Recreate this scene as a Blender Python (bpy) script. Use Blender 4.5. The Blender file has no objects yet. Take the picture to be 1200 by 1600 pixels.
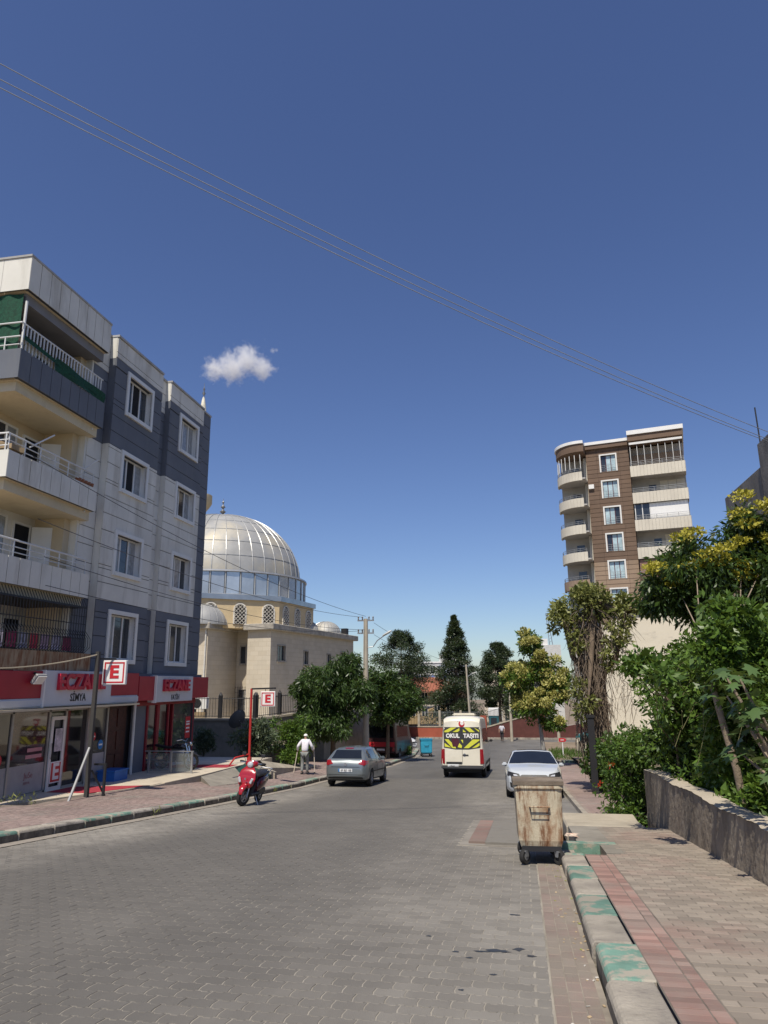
import bpy, bmesh, math, random
import numpy as np
from mathutils import Vector, Matrix
from mathutils.bvhtree import BVHTree
R = math.radians
scene = bpy.context.scene
COL = scene.collection
rnd = random.Random(7)
rng = np.random.default_rng(7)

# ---------------------------------------------------------------- camera, sky, sun, exposure
cam_d = bpy.data.cameras.new('camera'); cam = bpy.data.objects.new('camera', cam_d); COL.objects.link(cam)
cam_d.sensor_fit = 'VERTICAL'; cam_d.sensor_height = 36; cam_d.sensor_width = 27
cam_d.lens = 1109.0 / 1600 * 36; cam_d.clip_end = 6000; cam_d.clip_start = .05
cam.matrix_world = Matrix.Translation((0, 0, 1.6)) @ Matrix.Rotation(R(10.43), 4, 'Z') @ Matrix.Rotation(R(90 + 13.54), 4, 'X') @ Matrix.Rotation(R(-.45), 4, 'Z')
scene.camera = cam
SUN_EL, SUN_AZ = 59.0, 8.2
w = bpy.data.worlds.new('World'); scene.world = w; w.use_nodes = True
nt = w.node_tree; bg = nt.nodes['Background']
sky = nt.nodes.new('ShaderNodeTexSky'); sky.sky_type = 'NISHITA'; sky.sun_disc = False
sky.sun_elevation = R(SUN_EL); sky.sun_rotation = R(180 + SUN_AZ); sky.altitude = 500
sky.air_density = 1.0; sky.dust_density = .8; sky.ozone_density = 5.0
hsv = nt.nodes.new('ShaderNodeHueSaturation'); hsv.inputs['Saturation'].default_value = 1.06; hsv.inputs['Hue'].default_value = .512; nt.links.new(sky.outputs[0], hsv.inputs['Color']); nt.links.new(hsv.outputs[0], bg.inputs[0]); bg.inputs[1].default_value = .112
sd = bpy.data.lights.new('sun', 'SUN'); sun = bpy.data.objects.new('sun', sd); COL.objects.link(sun)
sd.energy = 5.0; sd.angle = R(.53); sd.color = (1, .93, .81)
sun.rotation_euler = (R(90 - SUN_EL), 0, R(-SUN_AZ)); sun.location = (-10, -30, 60)
vs = scene.view_settings; vs.view_transform = 'Standard'; vs.look = 'None'; vs.exposure = 0.0; vs.gamma = 1
scene.cycles.volume_bounces = 12; scene.cycles.max_bounces = 8

# ---------------------------------------------------------------- materials
def new_mat(name):
    m = bpy.data.materials.new(name); m.use_nodes = True
    return m, m.node_tree, m.node_tree.nodes['Principled BSDF']
def node(t, typ, **kw):
    n = t.nodes.new(typ)
    for k, v in kw.items():
        if k.startswith('i_'): n.inputs[k[2:]].default_value = v
        elif k.startswith('n_'): n.inputs[int(k[2:])].default_value = v
        else: setattr(n, k, v)
    return n
def mixc(t, fac, a, b, typ='MIX'):
    n = t.nodes.new('ShaderNodeMix'); n.data_type = 'RGBA'; n.blend_type = typ
    for s, v in ((n.inputs[0], fac), (n.inputs[6], a), (n.inputs[7], b)):
        if hasattr(v, 'is_output'): t.links.new(v, s)
        else: s.default_value = v if not isinstance(v, tuple) else (v[0], v[1], v[2], 1)
    return n.outputs[2]
def noise(t, scale, detail=5, rough=.6, stretch=None, coord='Object'):
    tc = t.nodes.new('ShaderNodeTexCoord'); n = t.nodes.new('ShaderNodeTexNoise')
    n.inputs['Scale'].default_value = scale; n.inputs['Detail'].default_value = detail; n.inputs['Roughness'].default_value = rough
    if coord == 'World': tc = t.nodes.new('ShaderNodeNewGeometry'); coord = 'Position'
    if stretch:
        mp = t.nodes.new('ShaderNodeMapping'); mp.inputs['Scale'].default_value = stretch
        t.links.new(tc.outputs[coord], mp.inputs[0]); t.links.new(mp.outputs[0], n.inputs['Vector'])
    else: t.links.new(tc.outputs[coord], n.inputs['Vector'])
    return n.outputs['Fac']
def ramp(t, fac, a, b, ca=0.0, cb=1.0):
    n = t.nodes.new('ShaderNodeMapRange'); n.inputs[1].default_value = a; n.inputs[2].default_value = b
    n.inputs[3].default_value = ca; n.inputs[4].default_value = cb; t.links.new(fac, n.inputs[0]); return n.outputs[0]
MATS = {}
def M(name, col, rough=.75, var=.18, scale=1.5, metal=0, spec=.4, bump=0, bscale=60, stain=None, sfac=.5, sscale=1.2, stretch=None, rv=0, coat=0, rlo=.5, rhi=.68, wp=False):
    """colour with cloudy variation, optional stains of a second colour, random value per object, fine relief"""
    if name in MATS: return MATS[name]
    m, t, b = new_mat(name)
    c0 = tuple(min(1, x * (1 + var)) for x in col); c1 = tuple(x * (1 - var) for x in col)
    co = 'World' if wp else 'Object'; c = mixc(t, ramp(t, noise(t, scale, coord=co), .3, .7), c1, c0)
    if stain:
        f = ramp(t, noise(t, sscale, 8, .65, stretch, co), rlo, rhi, 0, sfac); c = mixc(t, f, c, stain)
    if rv:
        oi = t.nodes.new('ShaderNodeObjectInfo'); v = ramp(t, oi.outputs['Random'], 0, 1, 1 - rv, 1 + rv)
        hs = t.nodes.new('ShaderNodeHueSaturation'); t.links.new(v, hs.inputs['Value']); t.links.new(c, hs.inputs['Color']); c = hs.outputs[0]
    t.links.new(c, b.inputs['Base Color'])
    b.inputs['Roughness'].default_value = rough; b.inputs['Metallic'].default_value = metal
    b.inputs['Specular IOR Level'].default_value = spec; b.inputs['Coat Weight'].default_value = coat; b.inputs['Coat Roughness'].default_value = .05
    if bump:
        bn = t.nodes.new('ShaderNodeBump'); bn.inputs['Strength'].default_value = bump; bn.inputs['Distance'].default_value = .02
        t.links.new(noise(t, bscale, 8, .65, None, co), bn.inputs['Height']); t.links.new(bn.outputs[0], b.inputs['Normal'])
    MATS[name] = m; return m
def leaf_mat(name, ca, cb, trans=.3):
    if name in MATS: return MATS[name]
    m, t, b = new_mat(name)
    g = t.nodes.new('ShaderNodeNewGeometry'); c = mixc(t, g.outputs['Random Per Island'], ca, cb)
    t.links.new(c, b.inputs['Base Color']); b.inputs['Roughness'].default_value = .42; b.inputs['Specular IOR Level'].default_value = .5
    tr = t.nodes.new('ShaderNodeBsdfTranslucent'); t.links.new(mixc(t, .5, c, (.16, .2, .02)), tr.inputs[0])
    mx = t.nodes.new('ShaderNodeMixShader'); mx.inputs[0].default_value = trans
    t.links.new(b.outputs[0], mx.inputs[1]); t.links.new(tr.outputs[0], mx.inputs[2])
    t.links.new(mx.outputs[0], t.nodes['Material Output'].inputs[0]); MATS[name] = m; return m

# ---------------------------------------------------------------- object helpers
WM = {}
def wm(o): return WM.get(o.name, Matrix.Identity(4))
def tag(o, label=None, cat=None, group=None, kind=None):
    for k, v in (('label', label), ('category', cat), ('group', group), ('kind', kind)):
        if v: o[k] = v
    return o
def thing(name, label, cat, loc=(0, 0, 0), rz=0, group=None):
    o = bpy.data.objects.new(name, None); COL.objects.link(o); o.empty_display_size = .3
    o.location = loc; o.rotation_euler = (0, 0, rz); WM[o.name] = Matrix.Translation(loc) @ Matrix.Rotation(rz, 4, 'Z')
    return tag(o, label, cat, group)
def link(name, me, parent=None, loc=None, rot=None, scale=None):
    o = bpy.data.objects.new(name, me); COL.objects.link(o)
    if parent: o.parent = parent
    if loc is not None: o.location = loc
    if rot is not None: o.rotation_euler = rot
    if scale is not None: o.scale = scale
    WM[o.name] = wm(parent) if parent else Matrix.Identity(4)
    return o
def copy_tree(o, parent=None):
    c = o.copy(); COL.objects.link(c); c.parent = parent
    for ch in list(o.children): copy_tree(ch, c)
    return c
class MB:
    def __init__(s): s.v = []; s.f = []; s.m = []
    def add(s, vs, fs, m=0):
        o = len(s.v); s.v += [tuple(p) for p in vs]; s.f += [tuple(i + o for i in f) for f in fs]; s.m += [m] * len(fs); return s
    def box(s, x0, x1, y0, y1, z0, z1, m=0):
        return s.add([(x0,y0,z0),(x1,y0,z0),(x1,y1,z0),(x0,y1,z0),(x0,y0,z1),(x1,y0,z1),(x1,y1,z1),(x0,y1,z1)],
                     [(0,3,2,1),(4,5,6,7),(0,1,5,4),(1,2,6,5),(2,3,7,6),(3,0,4,7)], m)
    def mbox(s, mat, sx, sy, sz, m=0):
        a = MB().box(-sx/2, sx/2, -sy/2, sy/2, -sz/2, sz/2); return s.add([mat @ Vector(p) for p in a.v], a.f, m)
    def bar(s, p, q, wx, wz, m=0):
        p, q = Vector(p), Vector(q); d = q - p
        return s.mbox(Matrix.Translation((p + q) / 2) @ d.to_track_quat('Y', 'Z').to_matrix().to_4x4(), wx, d.length, wz, m)
    def tube(s, pts, r, n=8, m=0, caps=True):
        pts = [Vector(p) for p in pts]; k = len(pts); rs = r if isinstance(r, (list, tuple)) else [r] * k
        o = len(s.v); prev = None
        for i, p in enumerate(pts):
            d = (pts[min(i+1, k-1)] - pts[max(i-1, 0)]).normalized()
            if prev is None: prev = d.orthogonal().normalized()
            a = (prev - d * prev.dot(d)); a = a.normalized() if a.length > 1e-6 else d.orthogonal().normalized(); prev = a; b = d.cross(a)
            for j in range(n):
                t = 2*math.pi*j/n; s.v.append(tuple(p + (a*math.cos(t) + b*math.sin(t)) * rs[i]))
        for i in range(k-1):
            for j in range(n):
                s.f.append((o+i*n+j, o+i*n+(j+1)%n, o+(i+1)*n+(j+1)%n, o+(i+1)*n+j)); s.m.append(m)
        if caps: s.f += [tuple(o+j for j in range(n))[::-1], tuple(o+(k-1)*n+j for j in range(n))]; s.m += [m, m]
        return s
    def lathe(s, prof, n=24, c=(0,0,0), m=0, a0=0, a1=2*math.pi, axis='z'):
        o = len(s.v); full = abs(a1-a0-2*math.pi) < 1e-6; cols = n if full else n+1
        for r, z in prof:
            for j in range(cols):
                t = a0 + (a1-a0)*j/n; p = (r*math.cos(t), r*math.sin(t), z)
                if axis == 'x': p = (z, r*math.cos(t), r*math.sin(t))
                if axis == 'y': p = (r*math.sin(t), z, r*math.cos(t))
                s.v.append((c[0]+p[0], c[1]+p[1], c[2]+p[2]))
        for i in range(len(prof)-1):
            for j in range(n):
                k = (j+1) % cols; s.f.append((o+i*cols+j, o+i*cols+k, o+(i+1)*cols+k, o+(i+1)*cols+j)); s.m.append(m)
        return s
    def prism(s, poly, a0, a1, axis='z', m=0):
        n = len(poly)
        def P(u, v, a): return {'z': (u, v, a), 'x': (a, u, v), 'y': (u, a, v)}[axis]
        return s.add([P(u, v, a0) for u, v in poly] + [P(u, v, a1) for u, v in poly],
                     [tuple(range(n))[::-1], tuple(range(n, 2*n))] + [(i, (i+1) % n, n+(i+1) % n, n+i) for i in range(n)], m)
    def grid(s, fn, nu, nv, m=0):
        return s.add([fn(i/nu, j/nv) for j in range(nv+1) for i in range(nu+1)],
                     [(j*(nu+1)+i, j*(nu+1)+i+1, (j+1)*(nu+1)+i+1, (j+1)*(nu+1)+i) for j in range(nv) for i in range(nu)], m)
    def mesh(s, name, mats, smooth=None, bevel=0, fix=True, seg=1):
        me = bpy.data.meshes.new(name); me.from_pydata(s.v, [], s.f)
        for x in (mats if isinstance(mats, (list, tuple)) else [mats]): me.materials.append(x)
        me.polygons.foreach_set('material_index', s.m)
        if fix or bevel:
            bm = bmesh.new(); bm.from_mesh(me)
            if fix: bmesh.ops.recalc_face_normals(bm, faces=bm.faces)
            if bevel: bmesh.ops.bevel(bm, geom=[e for e in bm.edges if e.is_manifold and e.calc_face_angle(0) > .5], offset=bevel, segments=seg, affect='EDGES', clamp_overlap=True)
            bm.to_mesh(me); bm.free()
        if smooth is not None:
            me.polygons.foreach_set('use_smooth', [True] * len(me.polygons)); me.set_sharp_from_angle(angle=R(smooth))
        me.update(); return me
    def build(s, name, mats, parent=None, smooth=None, bevel=0, world=False, fix=True, loc=None, rot=None, seg=1):
        o = link(name, s.mesh(name, mats, smooth, bevel, fix, seg), parent, loc, rot)
        if world and parent: o.matrix_parent_inverse = wm(parent).inverted(); WM[o.name] = Matrix.Identity(4)
        return o
def text_mesh(body, size, extrude, mat, offset=0.0, align='CENTER', sx=1.0):
    cu = bpy.data.curves.new('t', 'FONT'); cu.body = body; cu.size = size; cu.extrude = extrude; cu.offset = offset
    cu.align_x = align; cu.align_y = 'CENTER'; cu.resolution_u = 3
    o = bpy.data.objects.new('t', cu); COL.objects.link(o)
    dg = bpy.context.evaluated_depsgraph_get(); me = bpy.data.meshes.new_from_object(o.evaluated_get(dg))
    bpy.data.objects.remove(o); me.transform(Matrix.Diagonal((sx, 1, 1, 1))); me.materials.clear(); me.materials.append(mat); return me
def subtract(rect, holes, eps=1e-4):
    """split a rectangle (a0,a1,b0,b1) round rectangular holes"""
    out = [rect]
    for h in holes:
        nxt = []
        for a0, a1, b0, b1 in out:
            if h[0] >= a1-eps or h[1] <= a0+eps or h[2] >= b1-eps or h[3] <= b0+eps: nxt.append((a0, a1, b0, b1)); continue
            if h[2] > b0+eps: nxt.append((a0, a1, b0, h[2]))
            if h[3] < b1-eps: nxt.append((a0, a1, h[3], b1))
            lo, hi = max(b0, h[2]), min(b1, h[3])
            if h[0] > a0+eps: nxt.append((a0, h[0], lo, hi))
            if h[1] < a1-eps: nxt.append((h[1], a1, lo, hi))
        out = nxt
    return out
def skin_mesh(name, joints, bones, mats, sub=2, root=0):
    """a continuous body grown round connected joints {key:(pos, radius)}"""
    keys = list(joints); me = bpy.data.meshes.new(name)
    me.from_pydata([joints[k][0] for k in keys], [(keys.index(a), keys.index(b)) for a, b in bones], [])
    o = bpy.data.objects.new(name, me); COL.objects.link(o)
    o.modifiers.new('s', 'SKIN'); 
    for i, k in enumerate(keys):
        r = joints[k][1]; me.skin_vertices[0].data[i].radius = r if isinstance(r, tuple) else (r, r)
        me.skin_vertices[0].data[i].use_root = (i == root)
    if sub: sm = o.modifiers.new('u', 'SUBSURF'); sm.levels = sub; sm.render_levels = sub
    dg = bpy.context.evaluated_depsgraph_get(); res = bpy.data.meshes.new_from_object(o.evaluated_get(dg))
    bpy.data.objects.remove(o); res.materials.clear()
    for x in (mats if isinstance(mats, list) else [mats]): res.materials.append(x)
    res.polygons.foreach_set('use_smooth', [True] * len(res.polygons)); return res
def raw_mesh(name, verts, nper, mats, mi=None):
    """many separate n-gons with nper corners each, from a numpy array"""
    n = len(verts) // nper; me = bpy.data.meshes.new(name)
    me.vertices.add(n*nper); me.vertices.foreach_set('co', np.asarray(verts, dtype=np.float32).ravel())
    me.loops.add(n*nper); me.loops.foreach_set('vertex_index', np.arange(n*nper, dtype=np.int32))
    me.polygons.add(n); me.polygons.foreach_set('loop_start', np.arange(0, n*nper, nper, dtype=np.int32))
    me.polygons.foreach_set('loop_total', np.full(n, nper, dtype=np.int32))
    for x in (mats if isinstance(mats, (list, tuple)) else [mats]): me.materials.append(x)
    if mi is not None: me.polygons.foreach_set('material_index', mi)
    me.update(calc_edges=True); me.validate(); return me
# ---------------------------------------------------------------- the lie of the land
PY = [-40, 0, 20, 28, 35, 52, 76, 100, 200, 600, 4000]
PZ = [3.32, 0, -1.66, -2.27, -2.68, -3.46, -4.36, -4.9, -6.5, -14, -90]
def zr(y): return float(np.interp(y, PY, PZ))
def xl(y): return float(np.interp(y, [0, 31, 36, 42, 52, 60, 66], [-8.5, -8.5, -8.0, -7.55, -7.5, -8.3, -11]))
def xr(y): return float(np.interp(y, [0, 12.9, 13.0, 17, 18, 44, 46, 60, 66], [.46, .46, .46, .6, 1.35, 1.35, 1.2, 1.4, 4]))
TY, TZ = [0, 10, 17, 21.4, 24.3, 31, 40, 52, 60], [.2, -.62, -1.30, -1.45, -1.64, -1.95, -2.6, -3.2, -3.65]
def hl(x, y):
    a = zr(y) + .17; b = float(np.interp(y, TY, TZ)); t = min(1, max(0, (xl(y) - .3 - x) / 2.4)); return a + (b - a) * t

soil = M('soil', (.22, .17, .12), .95, .3, .6, bump=.4, bscale=8)
paver_m = M('paver_grey', (.225, .207, .178), .82, .22, .5, bump=.35, bscale=140, stain=(.135, .125, .11), sfac=.7, sscale=.5, stretch=(1, .2, 1), rlo=.42, rhi=.66, wp=True)
# every paver gets a tone of its own
def islands(m, amt):
    t = m.node_tree; b = t.nodes['Principled BSDF']; l = b.inputs['Base Color'].links[0]; src = l.from_socket
    g = t.nodes.new('ShaderNodeNewGeometry'); hs = t.nodes.new('ShaderNodeHueSaturation')
    oi = t.nodes.new('ShaderNodeObjectInfo'); ad = t.nodes.new('ShaderNodeMath'); t.links.new(g.outputs['Random Per Island'], ad.inputs[0]); t.links.new(oi.outputs['Random'], ad.inputs[1]); fr = t.nodes.new('ShaderNodeMath'); fr.operation = 'FRACT'; t.links.new(ad.outputs[0], fr.inputs[0])
    t.links.new(ramp(t, fr.outputs[0], 0, 1, 1-amt, 1+amt), hs.inputs['Value']); t.links.new(src, hs.inputs['Color']); t.links.new(hs.outputs[0], b.inputs['Base Color'])
islands(paver_m, .13)
def lane(m, dark, amt):      # rubber and oil worn into the driven lane
    t = m.node_tree; b = t.nodes['Principled BSDF']; src = b.inputs['Base Color'].links[0].from_socket
    g = t.nodes.new('ShaderNodeNewGeometry'); sp = t.nodes.new('ShaderNodeSeparateXYZ'); t.links.new(g.outputs['Position'], sp.inputs[0])
    wob = t.nodes.new('ShaderNodeMath'); wob.operation = 'MULTIPLY_ADD'; t.links.new(noise(t, .5, 5, .6, (1, .25, 1), 'World'), wob.inputs[0]); wob.inputs[1].default_value = 3.0; t.links.new(sp.outputs[0], wob.inputs[2])
    def mr(a, b_):
        n = t.nodes.new('ShaderNodeMapRange'); n.interpolation_type = 'SMOOTHSTEP'; n.inputs[1].default_value = a; n.inputs[2].default_value = b_; t.links.new(wob.outputs[0], n.inputs[0]); return n.outputs[0]
    u, v = mr(-6.4, -4.2), mr(1.2, -1.6); q = t.nodes.new('ShaderNodeMath'); q.operation = 'MULTIPLY'; t.links.new(u, q.inputs[0]); t.links.new(v, q.inputs[1])
    q2 = t.nodes.new('ShaderNodeMath'); q2.operation = 'MULTIPLY'; t.links.new(q.outputs[0], q2.inputs[0]); q2.inputs[1].default_value = amt
    t.links.new(mixc(t, q2.outputs[0], src, dark), b.inputs['Base Color'])
lane(paver_m, (.095, .089, .08), .72)
joint_m = M('joint_sand', (.30, .272, .225), .95, .3, 2.5, bump=.3, bscale=90)
red_m = M('paver_red', (.275, .168, .138), .88, .2, .8, bump=.35, bscale=120, stain=(.26, .21, .175), sfac=.7, sscale=1.5, rlo=.42, rhi=.6, wp=True); islands(red_m, .24)
tan_m = M('paver_tan', (.275, .232, .185), .85, .2, .8, bump=.35, bscale=120, stain=(.225, .15, .122), sfac=.8, sscale=.8, wp=True); islands(tan_m, .2)
pink_m = M('paver_pink', (.27, .20, .175), .85, .2, .5, bump=.35, bscale=120, stain=(.24, .21, .18), sfac=.8, sscale=.8, wp=True); islands(pink_m, .13)
conc = M('concrete', (.25, .228, .19), .9, .2, 1.2, bump=.5, bscale=30, stain=(.16, .145, .12), sfac=.6, sscale=2, wp=True)
conc_pale = M('concrete_pale', (.40, .35, .27), .9, .2, 1.2, bump=.5, bscale=30, stain=(.3, .26, .2), sfac=.6, sscale=2, wp=True)
kerb_grey = M('kerb_stone_bare', (.31, .28, .24), .9, .25, 3, bump=.7, bscale=35, stain=(.12, .105, .09), sfac=.8, sscale=4, rv=.12)
kerb_green = M('kerb_stone_green', (.14, .25, .195), .85, .25, 3, bump=.6, bscale=35, stain=(.34, .30, .24), sfac=.95, sscale=4.5, rv=.15, rlo=.47, rhi=.56)
kerb_white = M('kerb_stone_white', (.37, .33, .268), .88, .28, 6, bump=.9, bscale=28, stain=(.22, .195, .165), sfac=.85, sscale=3.0, rv=.1, rlo=.45, rhi=.62)

kerb_dirt_shade = M('kerb_face_dirt_shade', (.13, .115, .095), .95, .35, 5, bump=.8, bscale=25, stain=(.24, .21, .17), sfac=.6, sscale=5)  # road-facing kerb faces: dirt, plus the left kerb's shade put into the colour
gut_m = M('gutter_paver', (.235, .178, .148), .92, .2, 1.2, bump=.5, bscale=60, stain=(.24, .205, .165), sfac=.9, sscale=2.2, rlo=.4, rhi=.56, wp=True); islands(gut_m, .07)
def sheet(name, xa, xb, ys, zf, mat, nx=6, parent=None, kind='structure'):
    mb = MB(); n = len(ys) - 1
    def fn(u, v):
        y = ys[int(round(v*n))]; a, b = (f(y) if callable(f) else f for f in (xa, xb)); x = a + (b-a)*u; return (x, y, zf(x, y))
    mb.grid(fn, nx, n); o = mb.build(name, mat, parent, fix=False)
    if kind: o['kind'] = kind
    return o
ys_far = [-40, -10, 0, 10, 20, 28, 35, 44, 52, 60, 66, 76, 86, 100, 140, 200, 400, 600, 1500, 4000]
ground = sheet('ground', -2500, 2500, ys_far, lambda x, y: zr(y) - .35, soil, 40)
ystep = list(np.arange(-12, 66.01, 1.0))
far_m = M('road_far', (.15, .143, .132), .8, .2, .5, bump=.4, bscale=60, stain=(.10, .095, .088), sfac=.8, sscale=.5, stretch=(1, .25, 1), wp=True)
lane(far_m, (.08, .076, .07), .5)
road = sheet('road', xl, xr, ystep, lambda x, y: zr(y) + (.0 if y < 33.5 else .006), joint_m, 8)
road.data.materials.append(far_m)
for p in road.data.polygons:
    if p.center.y > 33 or p.center.y < -4: p.material_index = 1
cross = sheet('cross_street', -60, 60, list(np.arange(66, 82.1, 1.0)), lambda x, y: zr(y) + max(0, x-6)*.06*(min(1, max(0, (x-6)/10))) + .006, far_m, 40)

# ---- interlocking pavers: a zigzag stone, the nearest three hundred one by one, the rest joined
PW, PH = .215, .15
def zig(w, h, g):
    a, k = w/2 - g/2, h/2 - g/2; d = .009; b = w/2   # the wave repeats twice per stone, so half-shifted rows lock together
    lo = [(-a, d), (-b*.80, d), (-b*.70, -d), (-b*.30, -d), (-b*.20, d), (b*.20, d), (b*.30, -d), (b*.70, -d), (b*.80, d), (a, d)]
    return [(x, -k+y) for x, y in lo] + [(a-.008, 0)] + [(x, k+y) for x, y in lo[::-1]] + [(-a-.008, 0)]
ZIG = zig(PW, PH, .008)
def paver_mesh(name, poly, mat, t=.012, c=.0025):
    n = len(poly); mb = MB()
    top = [(x*(1-c*9), y*(1-c*12), 0) for x, y in poly]; sh = [(x, y, -c) for x, y in poly]
    mb.add(top + sh + [(x, y, -t) for x, y in poly], [tuple(range(n))] + [(i, n+i, n+(i+1) % n, (i+1) % n) for i in range(n)] + [(n+i, 2*n+i, 2*n+(i+1) % n, n+(i+1) % n) for i in range(n)])
    return mb
pm = paver_mesh('paver', ZIG, None).mesh('paver', paver_m, fix=True)
SL = math.atan(.083)
cells = []
for j in range(int((33.6-3.4)/PH)):
    y = 3.4 + j*PH
    for i in range(-45, 5):
        x = (i + .5*(j % 2)) * PW
        if xl(y)+.30 < x < (.01 if y < 12.9 else .1 if y > 17.2 else -1.15): cells.append((x, y))
C0 = cam.location
Minv = cam.matrix_world.inverted()
def inview(p):
    q = Minv @ Vector(p); 
    if q.z > -.2: return False
    return abs(q.x/-q.z) < .57 and abs(q.y/-q.z) < .74
vis = sorted([c for c in cells if inview((c[0], c[1], zr(c[1])))], key=lambda c: c[0]**2 + c[1]**2)
near = set(vis[:300])
ang = R(3)
for c in vis[:300]:
    o = link('paver', pm, road, (c[0], c[1], zr(c[1]) + .0034 + rnd.uniform(-.001, .001)), (-SL + rnd.gauss(0, .006), rnd.gauss(0, .006), rnd.gauss(0, .008)))
base = np.array([v.co[:] for v in pm.vertices]); faces = [tuple(p.vertices) for p in pm.polygons]
def many(name, cells, base, faces, mat, parent, zf, slope=True, jit=.005, zj=.0015):
    V = []; F = []; nb = len(base)
    for k, c in enumerate(cells):
        x, y = c[0], c[1]; a = rnd.gauss(0, jit); dz = rnd.uniform(-zj, zj); tx, ty = rnd.gauss(0, jit), rnd.gauss(0, jit); r90 = len(c) > 2 and c[2]
        b = base.copy()
        if r90: b[:, 0], b[:, 1] = base[:, 1].copy(), -base[:, 0].copy()
        X = x + b[:, 0] - a*b[:, 1]; Y = y + b[:, 1] + a*b[:, 0]
        z0 = zf(x, y); sy = (zf(x, y+.1) - zf(x, y-.1))/.2; sx = (zf(x+.1, y) - zf(x-.1, y))/.2
        Z = z0 + (X-x)*(sx+tx) + (Y-y)*(sy+ty) + b[:, 2] + dz
        V.append(np.stack([X, Y, Z], 1)); F += [tuple(i + k*nb for i in f) for f in faces]
    me = bpy.data.meshes.new(name); me.from_pydata(np.concatenate(V).tolist(), [], F); me.materials.append(mat)
    o = link(name, me, parent); o['kind'] = 'stuff'; return o
rest = [c for c in cells if c not in near]
many('paver_field', rest, base, faces, paver_m, road, lambda x, y: zr(y) + .0034)

# ---- plain rectangular pavers for gutter and pavements
def rect_mesh(w, h, g, mat, nm):
    a, b = (w-g)/2, (h-g)/2; mb = paver_mesh(nm, [(-a, -b), (a, -b), (a, b), (-a, b)], mat); return mb.mesh(nm, mat)
def field(parent, name, cells, w, h, mat, zf, nnear, slope, g=.008):
    me = rect_mesh(w, h, g, mat, name); b = np.array([v.co[:] for v in me.vertices]); f = [tuple(p.vertices) for p in me.polygons]
    v = sorted([c for c in cells if inview((c[0], c[1], zf(c[0], c[1])))], key=lambda c: c[0]**2 + c[1]**2); nr = v[:nnear]; s = set(nr)
    for c in nr: link(name, me, parent, (c[0], c[1], zf(c[0], c[1]) + rnd.uniform(-.0015, .0015)), (-slope + rnd.gauss(0, .005), rnd.gauss(0, .005), rnd.gauss(0, .006) + (math.pi/2 if len(c) > 2 and c[2] else 0)))
    rest = [c for c in cells if c not in s]
    if rest: many(name + '_field', rest, b, f, mat, parent, zf)
gut = [(.165 + (i*.1), 3.4 + j*.2 + (.1 if i % 2 else 0)) for j in range(48) for i in range(3)]
gpv = [(.055, 3.4 + j*PH) for j in range(1, 62, 2)]
gutter = sheet('gutter', .115, .455, list(np.arange(2, 13.01, 1)), lambda x, y: zr(y) + .0095, M('gutter_sand', (.26, .225, .18), .95, .3, 3), 2)
field(road, 'half_paver', gpv, .1, PH, paver_m, lambda x, y: zr(y) + .0036, 10, SL)
field(gutter, 'gutter_paver', gut, .1, .2, gut_m, lambda x, y: zr(y) + .0125, 60, SL)

# right pavement: base slab, red band, tan field
zpr = lambda x, y: zr(y) + .15
pave_r = sheet('pavement', .78, 2.62, list(np.arange(-2, 11.41, .7)), lambda x, y: zpr(x, y) - .0035, joint_m, 3)
bx_ = MB().prism([(-2, zr(-2)-.3), (11.3, zr(11.3)-.3), (11.3, zr(11.3)+.125), (-2, zr(-2)+.125)], .785, 2.62, 'x'); bx_.build('pavement_bed', joint_m, pave_r)
band = [(x, 3 + .1*j) for j in range(83) for x in ((.885, 1.0355) if False else (.885,))]
bandh = [(1.035, 3 + .1*j) for j in range(83)]
field(pave_r, 'paver_strip', band, .2, .1, red_m, zpr, 50, SL)
field(pave_r, 'paver_strip', bandh, .1, .1, red_m, zpr, 50, SL)
joint_d = M('joint_dirt', (.165, .142, .115), .95, .3, 2.5)
pave_r.data.materials[0] = joint_d
tanc = [(1.19 + .2*i + (.1 if j % 2 else 0), 3 + .1*j) for j in range(122) for i in range(8) if not (j % 2 and i == 7) and (j < 84 or i > 0)]
halfc = [(c, 3 + .1*j) for j in range(1, 122, 2) for c in (1.14, 2.56) if j < 84 or c > 2]
field(pave_r, 'half_paver', halfc, .1, .1, tan_m, zpr, 20, SL)
field(pave_r, 'pavement_paver', tanc, .2, .1, tan_m, zpr, 230, SL)
# worn cement skin, utility slab and tree pit beyond
def pz(x, y): return zr(y) + .15
slab = MB()
def slab_rect(mb, x0, x1, y0, y1, h, t=.25, m=0, n=3):
    for k in range(n):
        a, b = y0 + (y1-y0)*k/n, y0 + (y1-y0)*(k+1)/n
        v = [(x0,a,zr(a)+h-t),(x1,a,zr(a)+h-t),(x1,b,zr(b)+h-t),(x0,b,zr(b)+h-t),(x0,a,zr(a)+h),(x1,a,zr(a)+h),(x1,b,zr(b)+h),(x0,b,zr(b)+h)]
        f = [(4,5,6,7),(0,3,2,1),(0,4,7,3),(1,2,6,5)] + ([(0,1,5,4)] if k == 0 else []) + ([(2,3,7,6)] if k == n-1 else [])
        mb.add(v, f, m)
slab_rect(slab, 1.36, 2.62, 11.42, 15.2, .1465); slab_rect(slab, .78, 1.358, 12.72, 15.2, .147)
pv = slab.build('pavement_slab', conc); tag(pv, kind='structure')
pit = MB(); slab_rect(pit, .70, 1.355, 11.43, 12.7, -.02, .2)
tag(pit.build('tree_pit', M('pit_soil', (.2, .155, .11), .95, .4, 6, bump=1, bscale=30)), kind='structure')
pk = MB(); slab_rect(pk, .52, 1.355, 12.4, 12.715, .155, .3); pk.build('pit_kerb', kerb_green, pv)
pk = MB(); slab_rect(pk, 1.10, 1.352, 11.44, 12.395, .150, .3); pk.build('pit_kerb', conc, pv)
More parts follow.
